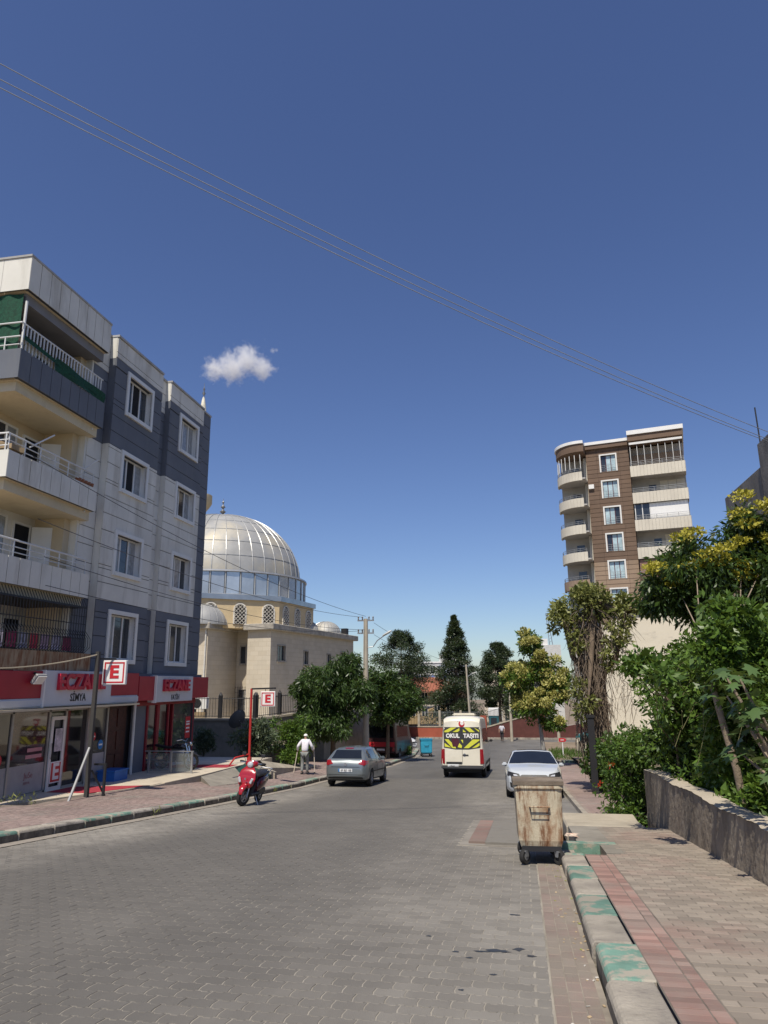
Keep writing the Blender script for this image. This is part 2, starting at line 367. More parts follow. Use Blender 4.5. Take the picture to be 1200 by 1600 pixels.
pk = MB(); slab_rect(pk, .47, .70, 11.44, 12.395, .06, .3); pk.build('pit_kerb', kerb_white, pv)
# cement lip (ramp) and lower red pavement behind it
lip = MB(); 
lip.prism([(15.2, zr(15.2)+.15), (15.2, zr(15.2)-.2), (17.9, zr(17.9)-.2), (17.9, zr(17.9)+.10), (17.3, zr(17.3)+.2), (16.9, zr(16.9)+.24), (16.3, zr(16.3)+.16)], .75, 2.25, 'x')
tag(lip.build('cement_ramp', conc_pale, bevel=.03), kind='structure')
zbr = lambda x, y: zr(y) + .12
pave_b = sheet('brick_pavement', lambda y: 1.42, lambda y: 2.62 if y < 30 else 4.2, list(np.arange(17.9, 45.1, .9)), lambda x, y: zbr(x, y) - .004, joint_m, 3)
brick = [(1.52 + .2*i + (.1 if j % 2 else 0), 18 + .1*j) for j in range(265) for i in range(14) if 1.5 + .2*i < (2.55 if 18+.1*j < 30 else 4.1)]
field(pave_b, 'brick_paver', brick, .2, .1, pink_m, zbr, 0, SL)
ks = MB(); slab_rect(ks, 1.3, 1.418, 17.95, 45, .125, .3, n=20); ks.build('kerb_strip', kerb_white, pave_b)
# sunken drain island in the carriageway
isl = MB(); slab_rect(isl, -1.0, -.72, 13.2, 16.9, .045, .2); tag(isl.build('drain_border', red_m), kind='structure')
isl = MB(); slab_rect(isl, -.715, .44, 13.1, 17.0, .05, .2); tag(isl.build('drain_apron', M('apron_grey', (.2, .185, .16), .88, .25, 1.5, bump=.4, bscale=50, stain=(.13, .12, .1), sfac=.7, sscale=1.5)), kind='structure')
isl = MB(); slab_rect(isl, -1.14, .45, 13.0, 17.2, .012, .2); tag(isl.build('cement_patch', M('cement_patch', (.225, .205, .175), .9, .25, 1.5, bump=.4, bscale=50)), kind='structure')
isl = MB(); slab_rect(isl, .12, 1.3, 17.25, 33.4, .011, .2, n=12); tag(isl.build('parking_bay', M('bay_concrete', (.2, .187, .168), .88, .25, .9, bump=.4, bscale=60, stain=(.12, .11, .1), sfac=.7, sscale=1.2)), kind='structure')

# ---- kerbs: stone by stone
def kerb_run(owner, xs, y0, y1, L, wd, h, cols, side=1):
    y = y0; k = 0
    while y < y1 - .05:
        l = L * rnd.uniform(.94, 1.06); b = min(y + l, y1); g = .014
        xa, xb = xs(y), xs(b); mb = MB()
        za, zb = zr(y), zr(b); wob = rnd.uniform(-.018, .018)
        P = []
        for (xx, yy, zz) in ((xa+wob, y+g, za), (xb+wob, b-g, zb)):
            P += [(xx, yy, zz-.25), (xx + side*wd, yy, zz-.25), (xx + side*wd, yy, zz+h), (xx + side*.03, yy, zz+h), (xx, yy, zz+h-.035)]
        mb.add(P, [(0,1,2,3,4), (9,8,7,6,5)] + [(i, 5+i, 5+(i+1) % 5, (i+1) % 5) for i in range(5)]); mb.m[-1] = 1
        mb.build('kerb_stone', [cols(k), kerb_dirt_shade], owner, bevel=.012)
        y = b; k += 1
kr = thing('kerb', None, None); kr['kind'] = 'structure'
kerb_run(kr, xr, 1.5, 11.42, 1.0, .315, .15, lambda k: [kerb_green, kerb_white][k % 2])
kl = thing('kerb', None, None); kl['kind'] = 'structure'
lcols = [kerb_grey, kerb_grey, kerb_green, kerb_green, kerb_white, kerb_grey, kerb_green, kerb_green]
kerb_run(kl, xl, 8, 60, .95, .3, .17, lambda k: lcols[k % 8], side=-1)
gl = MB(); gl.grid(lambda u, v: (xl(6+v*48) + .015 + u*.27, 6+v*48, zr(6+v*48) + .012), 1, 48); o = gl.build('gutter_left', M('gutter_dirt', (.30, .265, .22), .95, .3, 3, bump=.5, bscale=40, stain=(.17, .145, .12), sfac=.8, sscale=3), fix=False); o.name = 'gutter'; o['kind'] = 'structure'

joint_d0 = M('joint_brown', (.19, .15, .125), .95, .3, 2.5)
# left pavement, rising towards the shops
pl = sheet('pavement', lambda y: -16.5 if y < 17 else (-12.2 if y < 30 else -11.6), lambda y: xl(y) - .3, list(np.arange(2, 60.1, .6)), lambda x, y: hl(x, y) - .004, joint_d0, 10)
lc = []
for j in range(int((42-9)/.2)):
    y = 9 + .2*j
    for i in range(34):
        x = xl(y) - .36 - .1*i
        if x > (-11.8 if y > 17 else -12.6): lc.append((x, y + (.1 if i % 2 else 0)))
field(pl, 'pavement_paver', lc, .1, .2, pink_m, lambda x, y: hl(x, y), 120, SL)
# ---------------------------------------------------------------- terrace in front of the shops
tile_m = M('terrace_stone', (.56, .49, .38), .6, .12, 1.0, bump=.15, bscale=80, stain=(.40, .34, .26), sfac=.5, sscale=1.5)
def tz(y): return -1.36 - .014*(y - 18)
edge = [(-14.0, 17.3), (-13.1, 17.3), (-11.25, 21.4), (-11.0, 24.3), (-10.9, 31.5), (-14.9, 31.5), (-14.9, 29.4), (-14.0, 29.4)]
mb = MB(); n = len(edge)
mb.add([(x, y, tz(y) - .012) for x, y in edge] + [(x, y, tz(y) - 1.3) for x, y in edge], [tuple(range(n))] + [(i, (i+1) % n, n+(i+1) % n, n+i) for i in range(n)])
terr = mb.build('terrace', conc_pale); terr['kind'] = 'structure'
def fx(y): return float(np.interp(y, [17.3, 21.4, 24.3, 31.5], [-13.1, -11.25, -11.0, -10.9]))
k = 0
for j in range(23):
    y0, y1 = 17.35 + j*.6, 17.35 + (j+1)*.6 - .006
    xb = -14.0 if y0 < 29 else -14.85
    x = xb
    while x < min(fx(y0), fx(y1)) - .05:
        xe = [min(x + .9, fx(y0)), min(x + .9, fx(y1))]
        if min(xe) - x > .08:
            zz = rnd.uniform(0, .002)
            mb = MB().add([(x, y0, tz(y0)+zz), (xe[0]-.005, y0, tz(y0)+zz), (xe[1]-.005, y1, tz(y1)+zz), (x, y1, tz(y1)+zz), (x, y0, tz(y0)-.015), (xe[0]-.005, y0, tz(y0)-.015), (xe[1]-.005, y1, tz(y1)-.015), (x, y1, tz(y1)-.015)],
                          [(0,1,2,3), (0,4,5,1), (1,5,6,2), (2,6,7,3), (3,7,4,0)])
            mb.build('tile', tile_m, terr)
        x += .9
carpet_m = M('carpet_red', (.34, .035, .05), .95, .15, 4, bump=.4, bscale=300)
def carpet(label, pts):
    mb = MB(); n = len(pts)
    mb.add([(x, y, tz(y)+.014) for x, y in pts] + [(x, y, tz(y)+.003) for x, y in pts], [tuple(range(n))] + [(i, (i+1) % n, n+(i+1) % n, n+i) for i in range(n)])
    tag(mb.build('carpet', carpet_m), label, 'carpet')
carpet('red entrance carpet laid out from the nearer pharmacy door across the terrace', [(-13.5, 19.55), (-12.15, 19.55), (-11.3, 21.4), (-13.5, 20.75)])
carpet('narrow red carpet strip on the terrace before the further pharmacy door', [(-13.5, 26.6), (-11.1, 26.9), (-11.1, 28.0), (-13.5, 27.7)])
# basement hatch, sloping cement wedge and garden wall at the terrace end
wg = MB(); wg.add([(-11.0, 24.4, -1.5), (-10.1, 23.2, hl(-10.1, 23.2)), (-9.75, 25.6, hl(-9.75, 25.6)+.02), (-10.9, 27.2, -1.5), (-11.0, 24.4, -2.6), (-10.1, 23.2, -2.6), (-9.75, 25.6, -2.6), (-10.9, 27.2, -2.6)],
   [(0,1,2), (0,2,3), (0,4,5,1), (1,5,6,2), (2,6,7,3), (3,7,4,0)])
tag(wg.build('cement_wedge', conc), kind='structure')
hatch = thing('basement_hatch', 'sloping dark green basement hatch beside the terrace, behind the red scooter', 'hatch', (-10.2, 27.0, hl(-10.2, 27)))
hg = M('hatch_green', (.02, .06, .045), .5, .2, 3)
MB().add([(-.65, -1.1, .05), (.45, -1.3, .02), (.5, 1.0, .03), (-.6, 1.0, .45), (-.65, -1.1, -.6), (.45, -1.3, -.6), (.5, 1.0, -.6), (-.6, 1.0, -.6)], [(0,1,2), (0,2,3), (0,4,5,1), (1,5,6,2), (2,6,7,3), (3,7,4,0)]).build('cover', hg, hatch)
MB().add([(-.62, 1.02, .5), (.62, 1.05, .12), (.62, 1.3, .1), (-.62, 1.3, .5), (-.62, 1.02, -.5), (.62, 1.05, -.5), (.62, 1.3, -.5), (-.62, 1.3, -.5)], [(0,1,2,3), (0,4,5,1), (1,5,6,2), (2,6,7,3), (3,7,4,0)]).build('surround', conc_pale, hatch)
gw = MB()
for k in range(8):
    a, b = 28.4 + k*.9, 28.4 + (k+1)*.9; xa = -10.35
    ha, hb = max(0, .5-.09*k), max(0, .5 - .09*(k+1))
    gw.add([(xa, a, hl(xa, a)+ha+.08), (xa+.35, a, hl(xa, a)+ha*.6), (xa+.35, b, hl(xa, b)+hb*.6), (xa, b, hl(xa, b)+hb+.08), (xa-.6, a, hl(xa, a)+ha+.02), (xa-.6, b, hl(xa, b)+hb+.02), (xa+.35, a, -3.2), (xa+.35, b, -3.2)],
           [(0,1,2,3), (4,0,3,5), (1,6,7,2)])
tag(gw.build('garden_wall', conc_pale), 'low sloping cement garden edge below the roadside shrubs', 'wall')

# ---------------------------------------------------------------- the apartment block over the pharmacies
AX = -13.5
apt = thing('apartment_building', 'four storey cream and slate grey apartment block above the two pharmacies', 'building', (-13.5, 16.2, -1.4))
cream = M('plaster_cream', (.70, .68, .61), .85, .08, .8, bump=.15, bscale=120, stain=(.40, .37, .31), sfac=.6, sscale=1.6, stretch=(1, 1, .18))
slate = M('plaster_slate', (.135, .147, .172), .8, .1, .8, bump=.15, bscale=120, stain=(.18, .185, .19), sfac=.45, sscale=1.6, stretch=(1, 1, .18))
beige = M('plaster_beige', (.60, .50, .34), .9, .1, .8, bump=.1, bscale=80)
dark = M('dark_room', (.012, .012, .014), .9)
white_f = M('white_upvc', (.72, .71, .67), .4, .06)
glass_m = M('window_glass', (.03, .036, .045), .06, .5, 1.2, spec=.7)
curtain_m = M('window_net_curtain', (.30, .31, .31), .15, .3, 6, spec=.7)
steel = M('galvanised_steel', (.42, .43, .44), .35, .1, metal=.7)
white_rail = M('white_rail', (.66, .66, .64), .45, .08)
core = MB(); core.box(-26, -14.05, 19.9, 29.05, -1.6, 13.0); core.box(-26, -15.2, 16.9, 19.9, -1.6, 13.0)
core.build('inner_wall', beige, apt, world=True)
# wall skins in steps: (y0, y1, x of face)
WINS = [(22.05, 23.68), (26.2, 27.75)]
FLZ = [(2.45, 3.95), (5.4, 6.7), (8.35, 9.6), (11.2, 12.6)]
bays = [(20.3, 21.15, -13.78), (21.15, 24.5, -13.5), (24.5, 25.2, -13.72), (25.2, 28.35, -13.5), (28.35, 29.3, -13.6)]
panes_done = []
skin = MB()
holes = [(a, b, z0, z1) for a, b in WINS for z0, z1 in FLZ]
for y0, y1, x in bays:
    for (a, b, c, d) in subtract((y0, y1, 2.0, 13.7), holes): skin.box(-14.05, x-.03, a, b, c, d)
skin.box(-26, -13.63, 29.051, 29.27, -1.6, 13.7)
skin.build('wall', M('groove_grey', (.06, .065, .075), .9), apt, world=True)
def band(z, y):      # colour of the render at a height
    if y > 28.4: return slate
    if z < 4.35: return slate
    top = 12.95 if (21.1 < y < 24.55 or 25.15 < y < 28.4) else 12.35
    return slate if 9.72 < z < top else cream
rows = [2.0 + .587*k for k in range(21)]
rows[4] = 4.35; rows[13] = 9.72
for y0, y1, x in bays:
    zs = sorted(set([r for r in rows if r < 13.6] + [13.72] + ([12.95] if x == -13.5 else [12.35] if x != -13.6 else [])))
    zs = [z for i, z in enumerate(zs) if i == 0 or z - zs[i-1] > .12]
    for z0, z1 in zip(zs[:-1], zs[1:]):
        for (a, b, c, d) in subtract((y0, y1, z0, z1), holes):
            if b-a < .03 or d-c < .05: continue
            mt = band((c+d)/2, (a+b)/2)
            MB().box(x-.029, x, a + (0 if a > y0+.01 else .001), b - .001, c+.012, d-.012).build('panel', mt, apt, world=True)
for y0, y1, x in bays[1::2]:   # bay returns that catch the sun
    MB().box(-13.77, x-.031, y0-.012, y0-.001, 2.0, 9.72).build('return_panel', cream, apt, world=True)
    MB().box(-13.77, x-.031, y0-.012, y0-.001, 9.73, 12.9).build('return_panel', slate, apt, world=True)
    MB().box(-13.77, x-.031, y0-.012, y0-.001, 12.91, 13.72).build('return_panel', cream, apt, world=True)
cop = MB()
for y0, y1, x in bays: cop.box(-14.3, x+.05, y0-.03, y1-.031, 13.722, 13.80)
cop.build('coping', M('coping_metal', (.38, .37, .35), .5, .2), apt, world=True)
MB().box(-26, -14.35, 20.3, 29.2, 13.0, 13.05).build('roof', conc, apt, world=True)
# windows: surround, frame, panes
def window(owner, x, a, b, z0, z1, sur=True, n=3, nets=(0, 2), rx=.16, world=True, open_=None):
    fr = MB(); t = .14
    if sur:
        fr.box(x-.02, x+.05, a-t, a, z0-t, z1+t); fr.box(x-.02, x+.05, b, b+t, z0-t, z1+t); fr.box(x-.02, x+.05, a, b, z1, z1+t); fr.box(x-.02, x+.08, a-.001, b+.001, z0-t, z0-.002)
    wnd = fr.build('window', white_f if sur else white_f, owner, world=world) if sur else None
    f = MB(); f.box(x-rx-.06, x-rx, a, b, z0, z0+.06); f.box(x-rx-.06, x-rx, a, b, z1-.06, z1); f.box(x-rx-.06, x-rx, a, a+.06, z0+.061, z1-.061); f.box(x-rx-.06, x-rx, b-.06, b, z0+.061, z1-.061)
    for k in range(1, n): y = a + (b-a)*k/n; f.box(x-rx-.058, x-rx-.002, y-.035, y+.035, z0+.061, z1-.061)
    fo = f.build('frame' if wnd else 'window', white_f, wnd or owner, world=world)
    for k in range(n):
        c, d = a + (b-a)*k/n, a + (b-a)*(k+1)/n
        MB().box(x-rx-.05, x-rx-.03, c+.036, d-.036, z0+.062, z1-.062).build('pane', dark if open_ == k else curtain_m if k in nets else glass_m, wnd or fo, world=world)
    if sur:
        rv = MB(); rv.box(x-rx, x-.021, a-.005, a+.002, z0, z1); rv.box(x-rx, x-.021, b-.002, b+.005, z0, z1); rv.box(x-rx, x-.021, a, b, z0-.003, z0+.003); rv.build('reveal', white_f, wnd, world=world)
for wi, (a, b) in enumerate(WINS):
    for fi, (z0, z1) in enumerate(FLZ):
        window(apt, -13.5, a, b, z0, z1, nets=[(0,), (0, 2), (2,), (1,), (), (0, 1), (2,), (1, 2)][(wi*4+fi) % 8], open_=1 if (wi, fi) in ((0, 3), (0, 2)) else None)
# loggia back walls and their doors and windows
for fi, zf in enumerate((1.45, 4.35, 7.15, 10.0)):
    bw = MB().box(-15.2, -15.1, 16.95, 20.3, zf, zf+2.72); bw.build('loggia_wall', beige if fi == 2 else cream, apt, world=True)
    MB().box(-15.1, -13.8, 20.2, 20.297, zf, zf+2.72).build('loggia_wall', cream, apt, world=True)
    window(apt, -14.9, 17.1, 18.6, zf+1.0, zf+2.3, sur=False, nets=(2,))
    d = MB(); d.box(-15.099, -15.04, 18.85, 18.92, zf, zf+2.2); d.box(-15.099, -15.04, 19.62, 19.69, zf, zf+2.2); d.box(-15.099, -15.04, 18.92, 19.62, zf+2.13, zf+2.2)
    do = d.build('balcony_door', white_f, apt, world=True); MB().box(-15.095, -15.07, 18.93, 19.61, zf, zf+2.12).build('opening', dark, do, world=True)
    if fi in (1, 2):
        lf = MB().bar((-15.0, 19.66, zf+1.1), (-14.45, 19.9, zf+1.1), .05, 2.1); lf.build('door_leaf', white_f, do, world=True)
    if 1 <= fi <= 2: MB().box(-15.0, -14.1, 20.0, 20.19, zf+.9, zf+2.35).build('cupboard', M('cupboard_white', (.6, .62, .62), .5, .05), apt, world=True)
# balconies: (slab z, cladding z0, z1, clad material)
def clad(z0, z1, mt, y0=16.2, y1=20.42, x=-13.34, n=9, nm='cladding_panel'):
    MB().box(-13.5, x-.02, y0+.02, y1, z0+.005, z1-.005).build('parapet', M('groove_grey', (0, 0, 0)), apt, world=True)
    s = (y1-y0)/n
    for k in range(n): MB().box(x-.018, x, y0 + s*k + .012, y0 + s*(k+1) - .012, z0, z1).build(nm, mt, apt, world=True)
    for k in range(4): MB().box(-14.25-.9*k, -13.36-.9*k if k else -13.345, y0-.0, y0+.018, z0, z1).build(nm, mt, apt, world=True)
lipm = M('lip_beige', (.62, .54, .38), .8, .1, 1, stain=(.4, .33, .22), sfac=.4, sscale=2)
for zs, z0, z1, mt in ((4.28, 4.28, 5.02, cream), (7.1, 7.1, 7.86, cream), (9.98, 9.98, 10.86, slate), (12.72, 12.72, 13.76, cream)):
    clad(z0, z1, mt)
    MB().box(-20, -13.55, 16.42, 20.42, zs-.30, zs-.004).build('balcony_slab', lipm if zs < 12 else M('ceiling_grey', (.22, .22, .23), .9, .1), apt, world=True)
    MB().box(-20, -13.46, 16.34, 20.42, zs-.003, zs+.06).build('balcony_lip', lipm, apt, world=True)
MB().box(-20, -13.32, 16.17, 20.43, 13.765, 13.83).build('coping', M('coping_metal', (0, 0, 0)), apt, world=True)
def rail(z0, z1, n, y0=16.25, y1=20.35, pick=0, mt=white_rail):
    r = MB(); r.tube([(-18, y0, z1), (-13.45, y0, z1), (-13.45, y1, z1)], .028, 8)
    if pick:
        for k in range(pick): y = y0 + .1 + (y1-y0-.2)*k/(pick-1); r.box(-13.465, -13.435, y-.02, y+.02, z0, z1)
    else:
        for h in (.3, .62): r.tube([(-18, y0, z0+h*(z1-z0)), (-13.45, y0, z0+h*(z1-z0)), (-13.45, y1, z0+h*(z1-z0))], .016, 6)
        for k in range(n): y = y0 + .05 + (y1-y0-.1)*k/(n-1); r.tube([(-13.45, y, z0-.02), (-13.45, y, z1)], .02, 6)
        for k in range(5): r.tube([(-13.5-.9*k, y0, z0-.02), (-13.5-.9*k, y0, z1)], .02, 6)
    return r.build('railing', mt, apt, world=True)
rail(5.02, 5.5, 7); rail(7.86, 8.36, 7); rail(10.86, 11.7, 2, pick=27)
rl = MB(); rl.tube([(-18, 16.22, 11.25), (-13.42, 16.22, 11.25)], .025); rl.tube([(-18, 16.22, 11.0), (-13.42, 16.22, 11.0)], .02); [rl.tube([(-13.9-.6*k, 16.22, 10.8), (-13.9-.6*k, 16.22, 11.25)], .02) for k in range(4)]; rl.build('railing', white_rail, apt, world=True)
net_m = M('green_netting', (.006, .058, .03), .8, .5, 14, bump=.6, bscale=60)
def wav(u, v): return (-13.55 - u*4.2, 16.3 + .03*math.sin(u*40), 10.9 + v*1.75)
MB().grid(wav, 60, 6).build('sun_netting', net_m, apt, world=True, fix=False)
MB().add([(-13.33, 16.28, 11.15), (-13.33, 20.3, 10.95), (-13.33, 20.3, 11.12), (-13.33, 18.0, 11.18), (-13.33, 16.28, 11.3)], [(0, 1, 2, 3, 4)]).grid(lambda u, v: (-13.325-.03*math.sin(u*9+v*3), 17.7 + u*2.65, 10.86 + v*(.42-.1*u)), 14, 2).build('net_skirt', net_m, apt, world=True, fix=False)
st = MB(); st.tube([(-13.5, 16.4, 10.9), (-13.5, 16.4, 12.45)], .04); st.build('balcony_post', white_rail, apt, world=True)
# awning arms and clutter on the balconies
ar = MB()
for z in (7.86, 5.05, 10.9):
    ar.tube([(-13.5, 20.1, z+2.0), (-14.6, 20.1, z+2.0)], .035, 8); 
for z in (7.9,): ar.tube([(-13.5, 17.2, z+.35), (-13.25, 17.9, z+.95)], .022, 6); ar.tube([(-13.5, 19.7, z+.4), (-13.25, 20.2, z+.9)], .022, 6)
ar.build('awning_arm', white_rail, apt, world=True)
pots = MB()
for k in range(5): pots.lathe([(0, 0), (.07, 0), (.1, .16), (.09, .16), (0, .13)], 10, (-13.5, 19.6 + .17*k, 7.86))
pots.build('flower_pots', M('terracotta', (.3, .12, .06), .8), apt, world=True)
bags = MB()
for k in range(6): bags.mbox(Matrix.Translation((-13.55 - .3*(k % 3), 16.45 + .25*(k//3), 8.0 + .1*(k % 3))) @ Matrix.Rotation(.3*k, 4, 'Z'), .4, .3, .14)
bags.build('stored_boards', M('old_timber', (.3, .22, .13), .85, .3, 3), apt, world=True)
# first floor: steel cage over the balcony, clothes line, rusty parapet sheet
cage = MB(); bl = M('black_iron', (.02, .02, .022), .55)
for k in range(34): y = 16.3 + k*.124; cage.tube([(-13.3, y, 2.55), (-13.3, y, 3.95), (-13.45, y, 4.25)], .011, 5)
for k in range(34): y = 16.3 + k*.124; cage.tube([(-13.3, y, 2.55), (-13.12, y+.05, 2.75), (-13.1, y, 3.0), (-13.3, y, 3.25)], .009, 4)
for z in (2.56, 3.0, 3.45, 3.95): cage.tube([(-13.3, 16.3, z), (-13.3, 20.4, z)], .014, 5)
cage.build('window_cage', bl, apt, world=True)
MB().box(-15.1, -13.3, 16.3, 20.4, 3.96, 4.0).build('cage_roof', bl, apt, world=True)
rust_sheet = M('rusted_sheet', (.32, .24, .15), .8, .25, 2, stain=(.19, .075, .03), sfac=.95, sscale=3, stretch=(1, 3, .5), rlo=.42, rhi=.6)
MB().box(-13.32, -13.26, 16.2, 20.75, 2.02, 2.56).build('balcony_front', rust_sheet, apt, world=True)
cl_cols = [(.55, .5, .6), (.35, .05, .12), (.4, .4, .5), (.6, .06, .1), (.5, .35, .45)]
for k in range(7):
    y = 16.5 + .5*k
    MB().grid(lambda u, v, y=y: (-13.42 + .03*math.sin(u*7+k), y + u*.38, 2.62 + v*.42), 6, 2).build('laundry', M('cloth%d' % (k % 5), cl_cols[k % 5], .9, .4, 14), apt, world=True, fix=False)

# ---------------------------------------------------------------- shop fronts
shop_red = M('fascia_red', (.36, .018, .032), .45, .1)
shop_grey = M('fascia_grey', (.56, .57, .59), .45, .06)
alu = M('aluminium_frame', (.34, .33, .31), .4, .1, metal=.3)
shopglass = M('shop_glass', (.022, .022, .025), .035, .6, .7, spec=.8)
shopwarm = M('shop_glass_warm', (.05, .02, .022), .035, .6, .7, spec=.8)
MB().box(-14.05, -13.9, 16.2, 29.25, -1.6, 2.0).build('shop_wall', M('shop_inside', (.05, .05, .055), .8), apt, world=True)
MB().box(-14.0, -13.45, 16.2, 29.4, 1.85, 2.0).build('shop_lintel', slate, apt, world=True)
mul = [17.1, 18.0, 19.6, 20.4, 21.55, 22.7, 24.2]
sf = thing('pharmacy_shop', 'glazed aluminium front of the nearer pharmacy, with an E sticker on its door', 'shop front', (-13.7, 17.5, -1.4))
fr = MB()
for y in mul[:-1]: fr.box(-13.74, -13.66, y-.04, y+.04, -1.45, .92)
fr.box(-13.74, -13.66, 16.2, 22.7, .85, .98); fr.box(-13.74, -13.66, 16.2, 22.7, -1.5, -1.33)
fr.build('frame', alu, sf, world=True)
MB().box(-13.70, -13.52, 21.55, 21.72, -1.5, .98).build('column', M('column_cream', (.6, .56, .48), .6), sf, world=True)
for i, (a, b) in enumerate(zip(mul[:-2], mul[1:-1])):
    MB().box(-13.715, -13.695, a+.041, b-.041, -1.33, .849).build('pane', shopwarm if i in (1,) else shopglass, sf, world=True)
    if i in (0, 1, 4): MB().box(-13.694, -13.690, a+.05, b-.05, -1.32, -.55).build('frosted_film', M('frosted_film', (.34, .32, .32), .5), sf, world=True)
dr = MB(); dr.box(-13.66, -13.62, 19.66, 19.76, -1.4, .7); dr.box(-13.66, -13.62, 20.24, 20.34, -1.4, .7); dr.box(-13.66, -13.62, 19.76, 20.24, .6, .7); dr.box(-13.66, -13.62, 19.76, 20.24, -1.4, -1.28)
do = dr.build('door', white_f, sf, world=True); MB().tube([(-13.58, 19.71, -.5), (-13.56, 19.71, -.3), (-13.58, 19.71, -.05)], .02).build('handle', bl, do, world=True)
red = M('sign_red', (.5, .02, .03), .5, .05); wht = M('sign_white', (.78, .77, .74), .45, .04)
FR = Matrix(((0, 0, 1, 0), (1, 0, 0, 0), (0, 1, 0, 0), (0, 0, 0, 1)))   # text x->+Y, y->+Z, facing +X
def lettering(owner, body, size, x, y, z, mat, ext=.01, off=0, sx=1.0, name='lettering'):
    me = text_mesh(body, size, ext, mat, off, sx=sx); me.transform(Matrix.Translation((x, y, z)) @ FR)
    o = link(name, me, owner); o.matrix_parent_inverse = wm(owner).inverted(); return o
def e_plate(owner, x, y, z, s):
    MB().box(x, x+.008, y-s/2, y+s/2, z-s*.6, z+s*.6).build('sticker', wht, owner, world=True)
    MB().box(x+.0085, x+.011, y-s*.44, y+s*.44, z-s*.53, z+s*.53).build('sticker_field', red, owner, world=True)
    lettering(owner, 'E', s*1.25, x+.013, y, z, wht, .001, .02)
e_plate(sf, -13.61, 20.0, -.88, .5)
MB().box(-13.615, -13.61, 19.85, 20.2, -.3, .35).build('poster', M('poster', (.45, .42, .45), .5, .5, 9), sf, world=True)
def roundel(owner, y, z, r, col, x=-13.688):
    o = MB().lathe([(0, .006), (r, .006), (r, 0)], 24, (x, y, z), axis='x').build('sticker', col, owner, world=True)
    MB().box(x+.007, x+.009, y-r*.65, y+r*.65, z-r*.17, z+r*.17).build('sticker_bar', wht, o, world=True)
roundel(sf, 17.55, -.35, .19, red); roundel(sf, 21.95, -.02, .14, red); blu = M('sign_blue', (.02, .16, .42), .5); roundel(sf, 22.4, -.3, .15, blu)
lettering(sf, 'JuSe', .22, -13.685, 18.9, -.85, M('film_print', (.3, .1, .12), .6), .001); lettering(sf, 'SIMYA', .1, -13.685, 18.85, -1.05, M('film_print', (.3, .1, .12), .6), .001)
MB().box(-13.69, -13.686, 18.75, 19.4, -.22, -.12).build('window_print', M('film_pink', (.5, .22, .24), .6), sf, world=True); MB().box(-13.69, -13.686, 18.7, 19.4, -.4, -.3).build('window_print', M('film_pink', (.5, .22, .24), .6), sf, world=True)
# stair entrance between the shops
en = thing('stair_entrance', 'dark carved wooden stair door between the two pharmacies', 'door', (-13.8, 23.3, -1.4))
MB().box(-13.88, -13.8, 22.75, 24.1, -1.5, .95).build('leaf', M('door_wood', (.06, .018, .012), .5, .4, 8, bump=.4), en, world=True)
for k in range(3): MB().box(-13.80, -13.77, 22.95, 23.35, -1.3 + .75*k, -.7 + .75*k).build('door_panel', M('door_wood', (0, 0, 0)), en, world=True); MB().box(-13.80, -13.77, 23.5, 23.9, -1.3 + .75*k, -.7 + .75*k).build('door_panel', M('door_wood', (0, 0, 0)), en, world=True)
MB().tube([(-13.55, 24.2, -1.5), (-13.55, 24.2, .98)], .05).build('drain_pipe', M('pipe_white', (.6, .6, .58), .5), en, world=True)
sg = thing('pharmacy_shop', 'red framed front of the further pharmacy with a tall mirror-like window', 'shop front', (-13.7, 27, -1.45))
fr = MB()
for y in (25.3, 26.05, 26.15, 26.95, 27.3, 29.15): fr.box(-13.72, -13.62, y-.05, y+.05, -1.5, .85)
fr.box(-13.73, -13.6, 24.4, 29.25, .85, 1.02); fr.build('frame', M('frame_red', (.24, .015, .025), .5), sg, world=True)
MB().box(-13.74, -13.68, 24.3, 25.25, -1.5, .85).build('grey_panel', slate, sg, world=True)
MB().box(-13.695, -13.68, 26.2, 26.9, -1.45, .85).build('door', shopglass, sg, world=True)
MB().box(-13.695, -13.68, 25.35, 26.0, -1.45, .85).build('pane', shopwarm, sg, world=True)
MB().box(-13.695, -13.68, 27.35, 29.1, -1.0, .85).build('pane', M('mirror_glass', (.10, .11, .115), .03, .3, 1, spec=.9, metal=.4), sg, world=True)
MB().box(-13.70, -13.66, 27.35, 29.1, -1.5, -1.0).build('sill_panel', shop_grey, sg, world=True)
MB().box(-13.676, -13.672, 28.55, 29.0, -.55, .3).build('sticker', red, sg, world=True)
for z in (-.3, -.15, 0, .1): MB().box(-13.671, -13.669, 28.62, 28.93, z-.03, z+.03).build('sticker_line', wht, sg, world=True)
# fascia signs
def fascia(label, y0, y1, py0, py1, z0, z1, word, sub, lz, size, subsize, sx, x=-13.2):
    s = thing('pharmacy_sign', label, 'sign', (x-.2, (y0+y1)/2, z0))
    MB().box(-13.5, x-.02, y0, y1, z0+.26 if sub == 'SİMYA' else z0+.1, z1).build('fascia_board', shop_red, s, world=True, bevel=.01)
    if sub == 'SİMYA': MB().box(-13.5, x+.02, y0, y1, z0, z0+.255).build('awning_box', shop_grey, s, world=True, bevel=.04, seg=3)
    MB().box(-13.5, x+.05, py0, py1, z0+.02, z1+.02).build('sign_panel', shop_grey, s, world=True, bevel=.01)
    MB().box(x-.1, x+.06, py0-.06, py0-.001, z0+.0, z1+.03).build('sign_edge', wht, s, world=True)
    lettering(s, word, size, x+.10, (py0+py1)/2, lz, M('letter_red', (.52, .02, .05), .4), .05, size*.035, sx)
    lettering(s, sub, subsize, x+.054, (py0+py1)/2 - (.1 if sub == 'SİMYA' else 0), z0+.24 if sub == 'SİMYA' else z0+.17, M('letter_black', (.02, .02, .022), .5), .004, subsize*.02, .9)
    return s
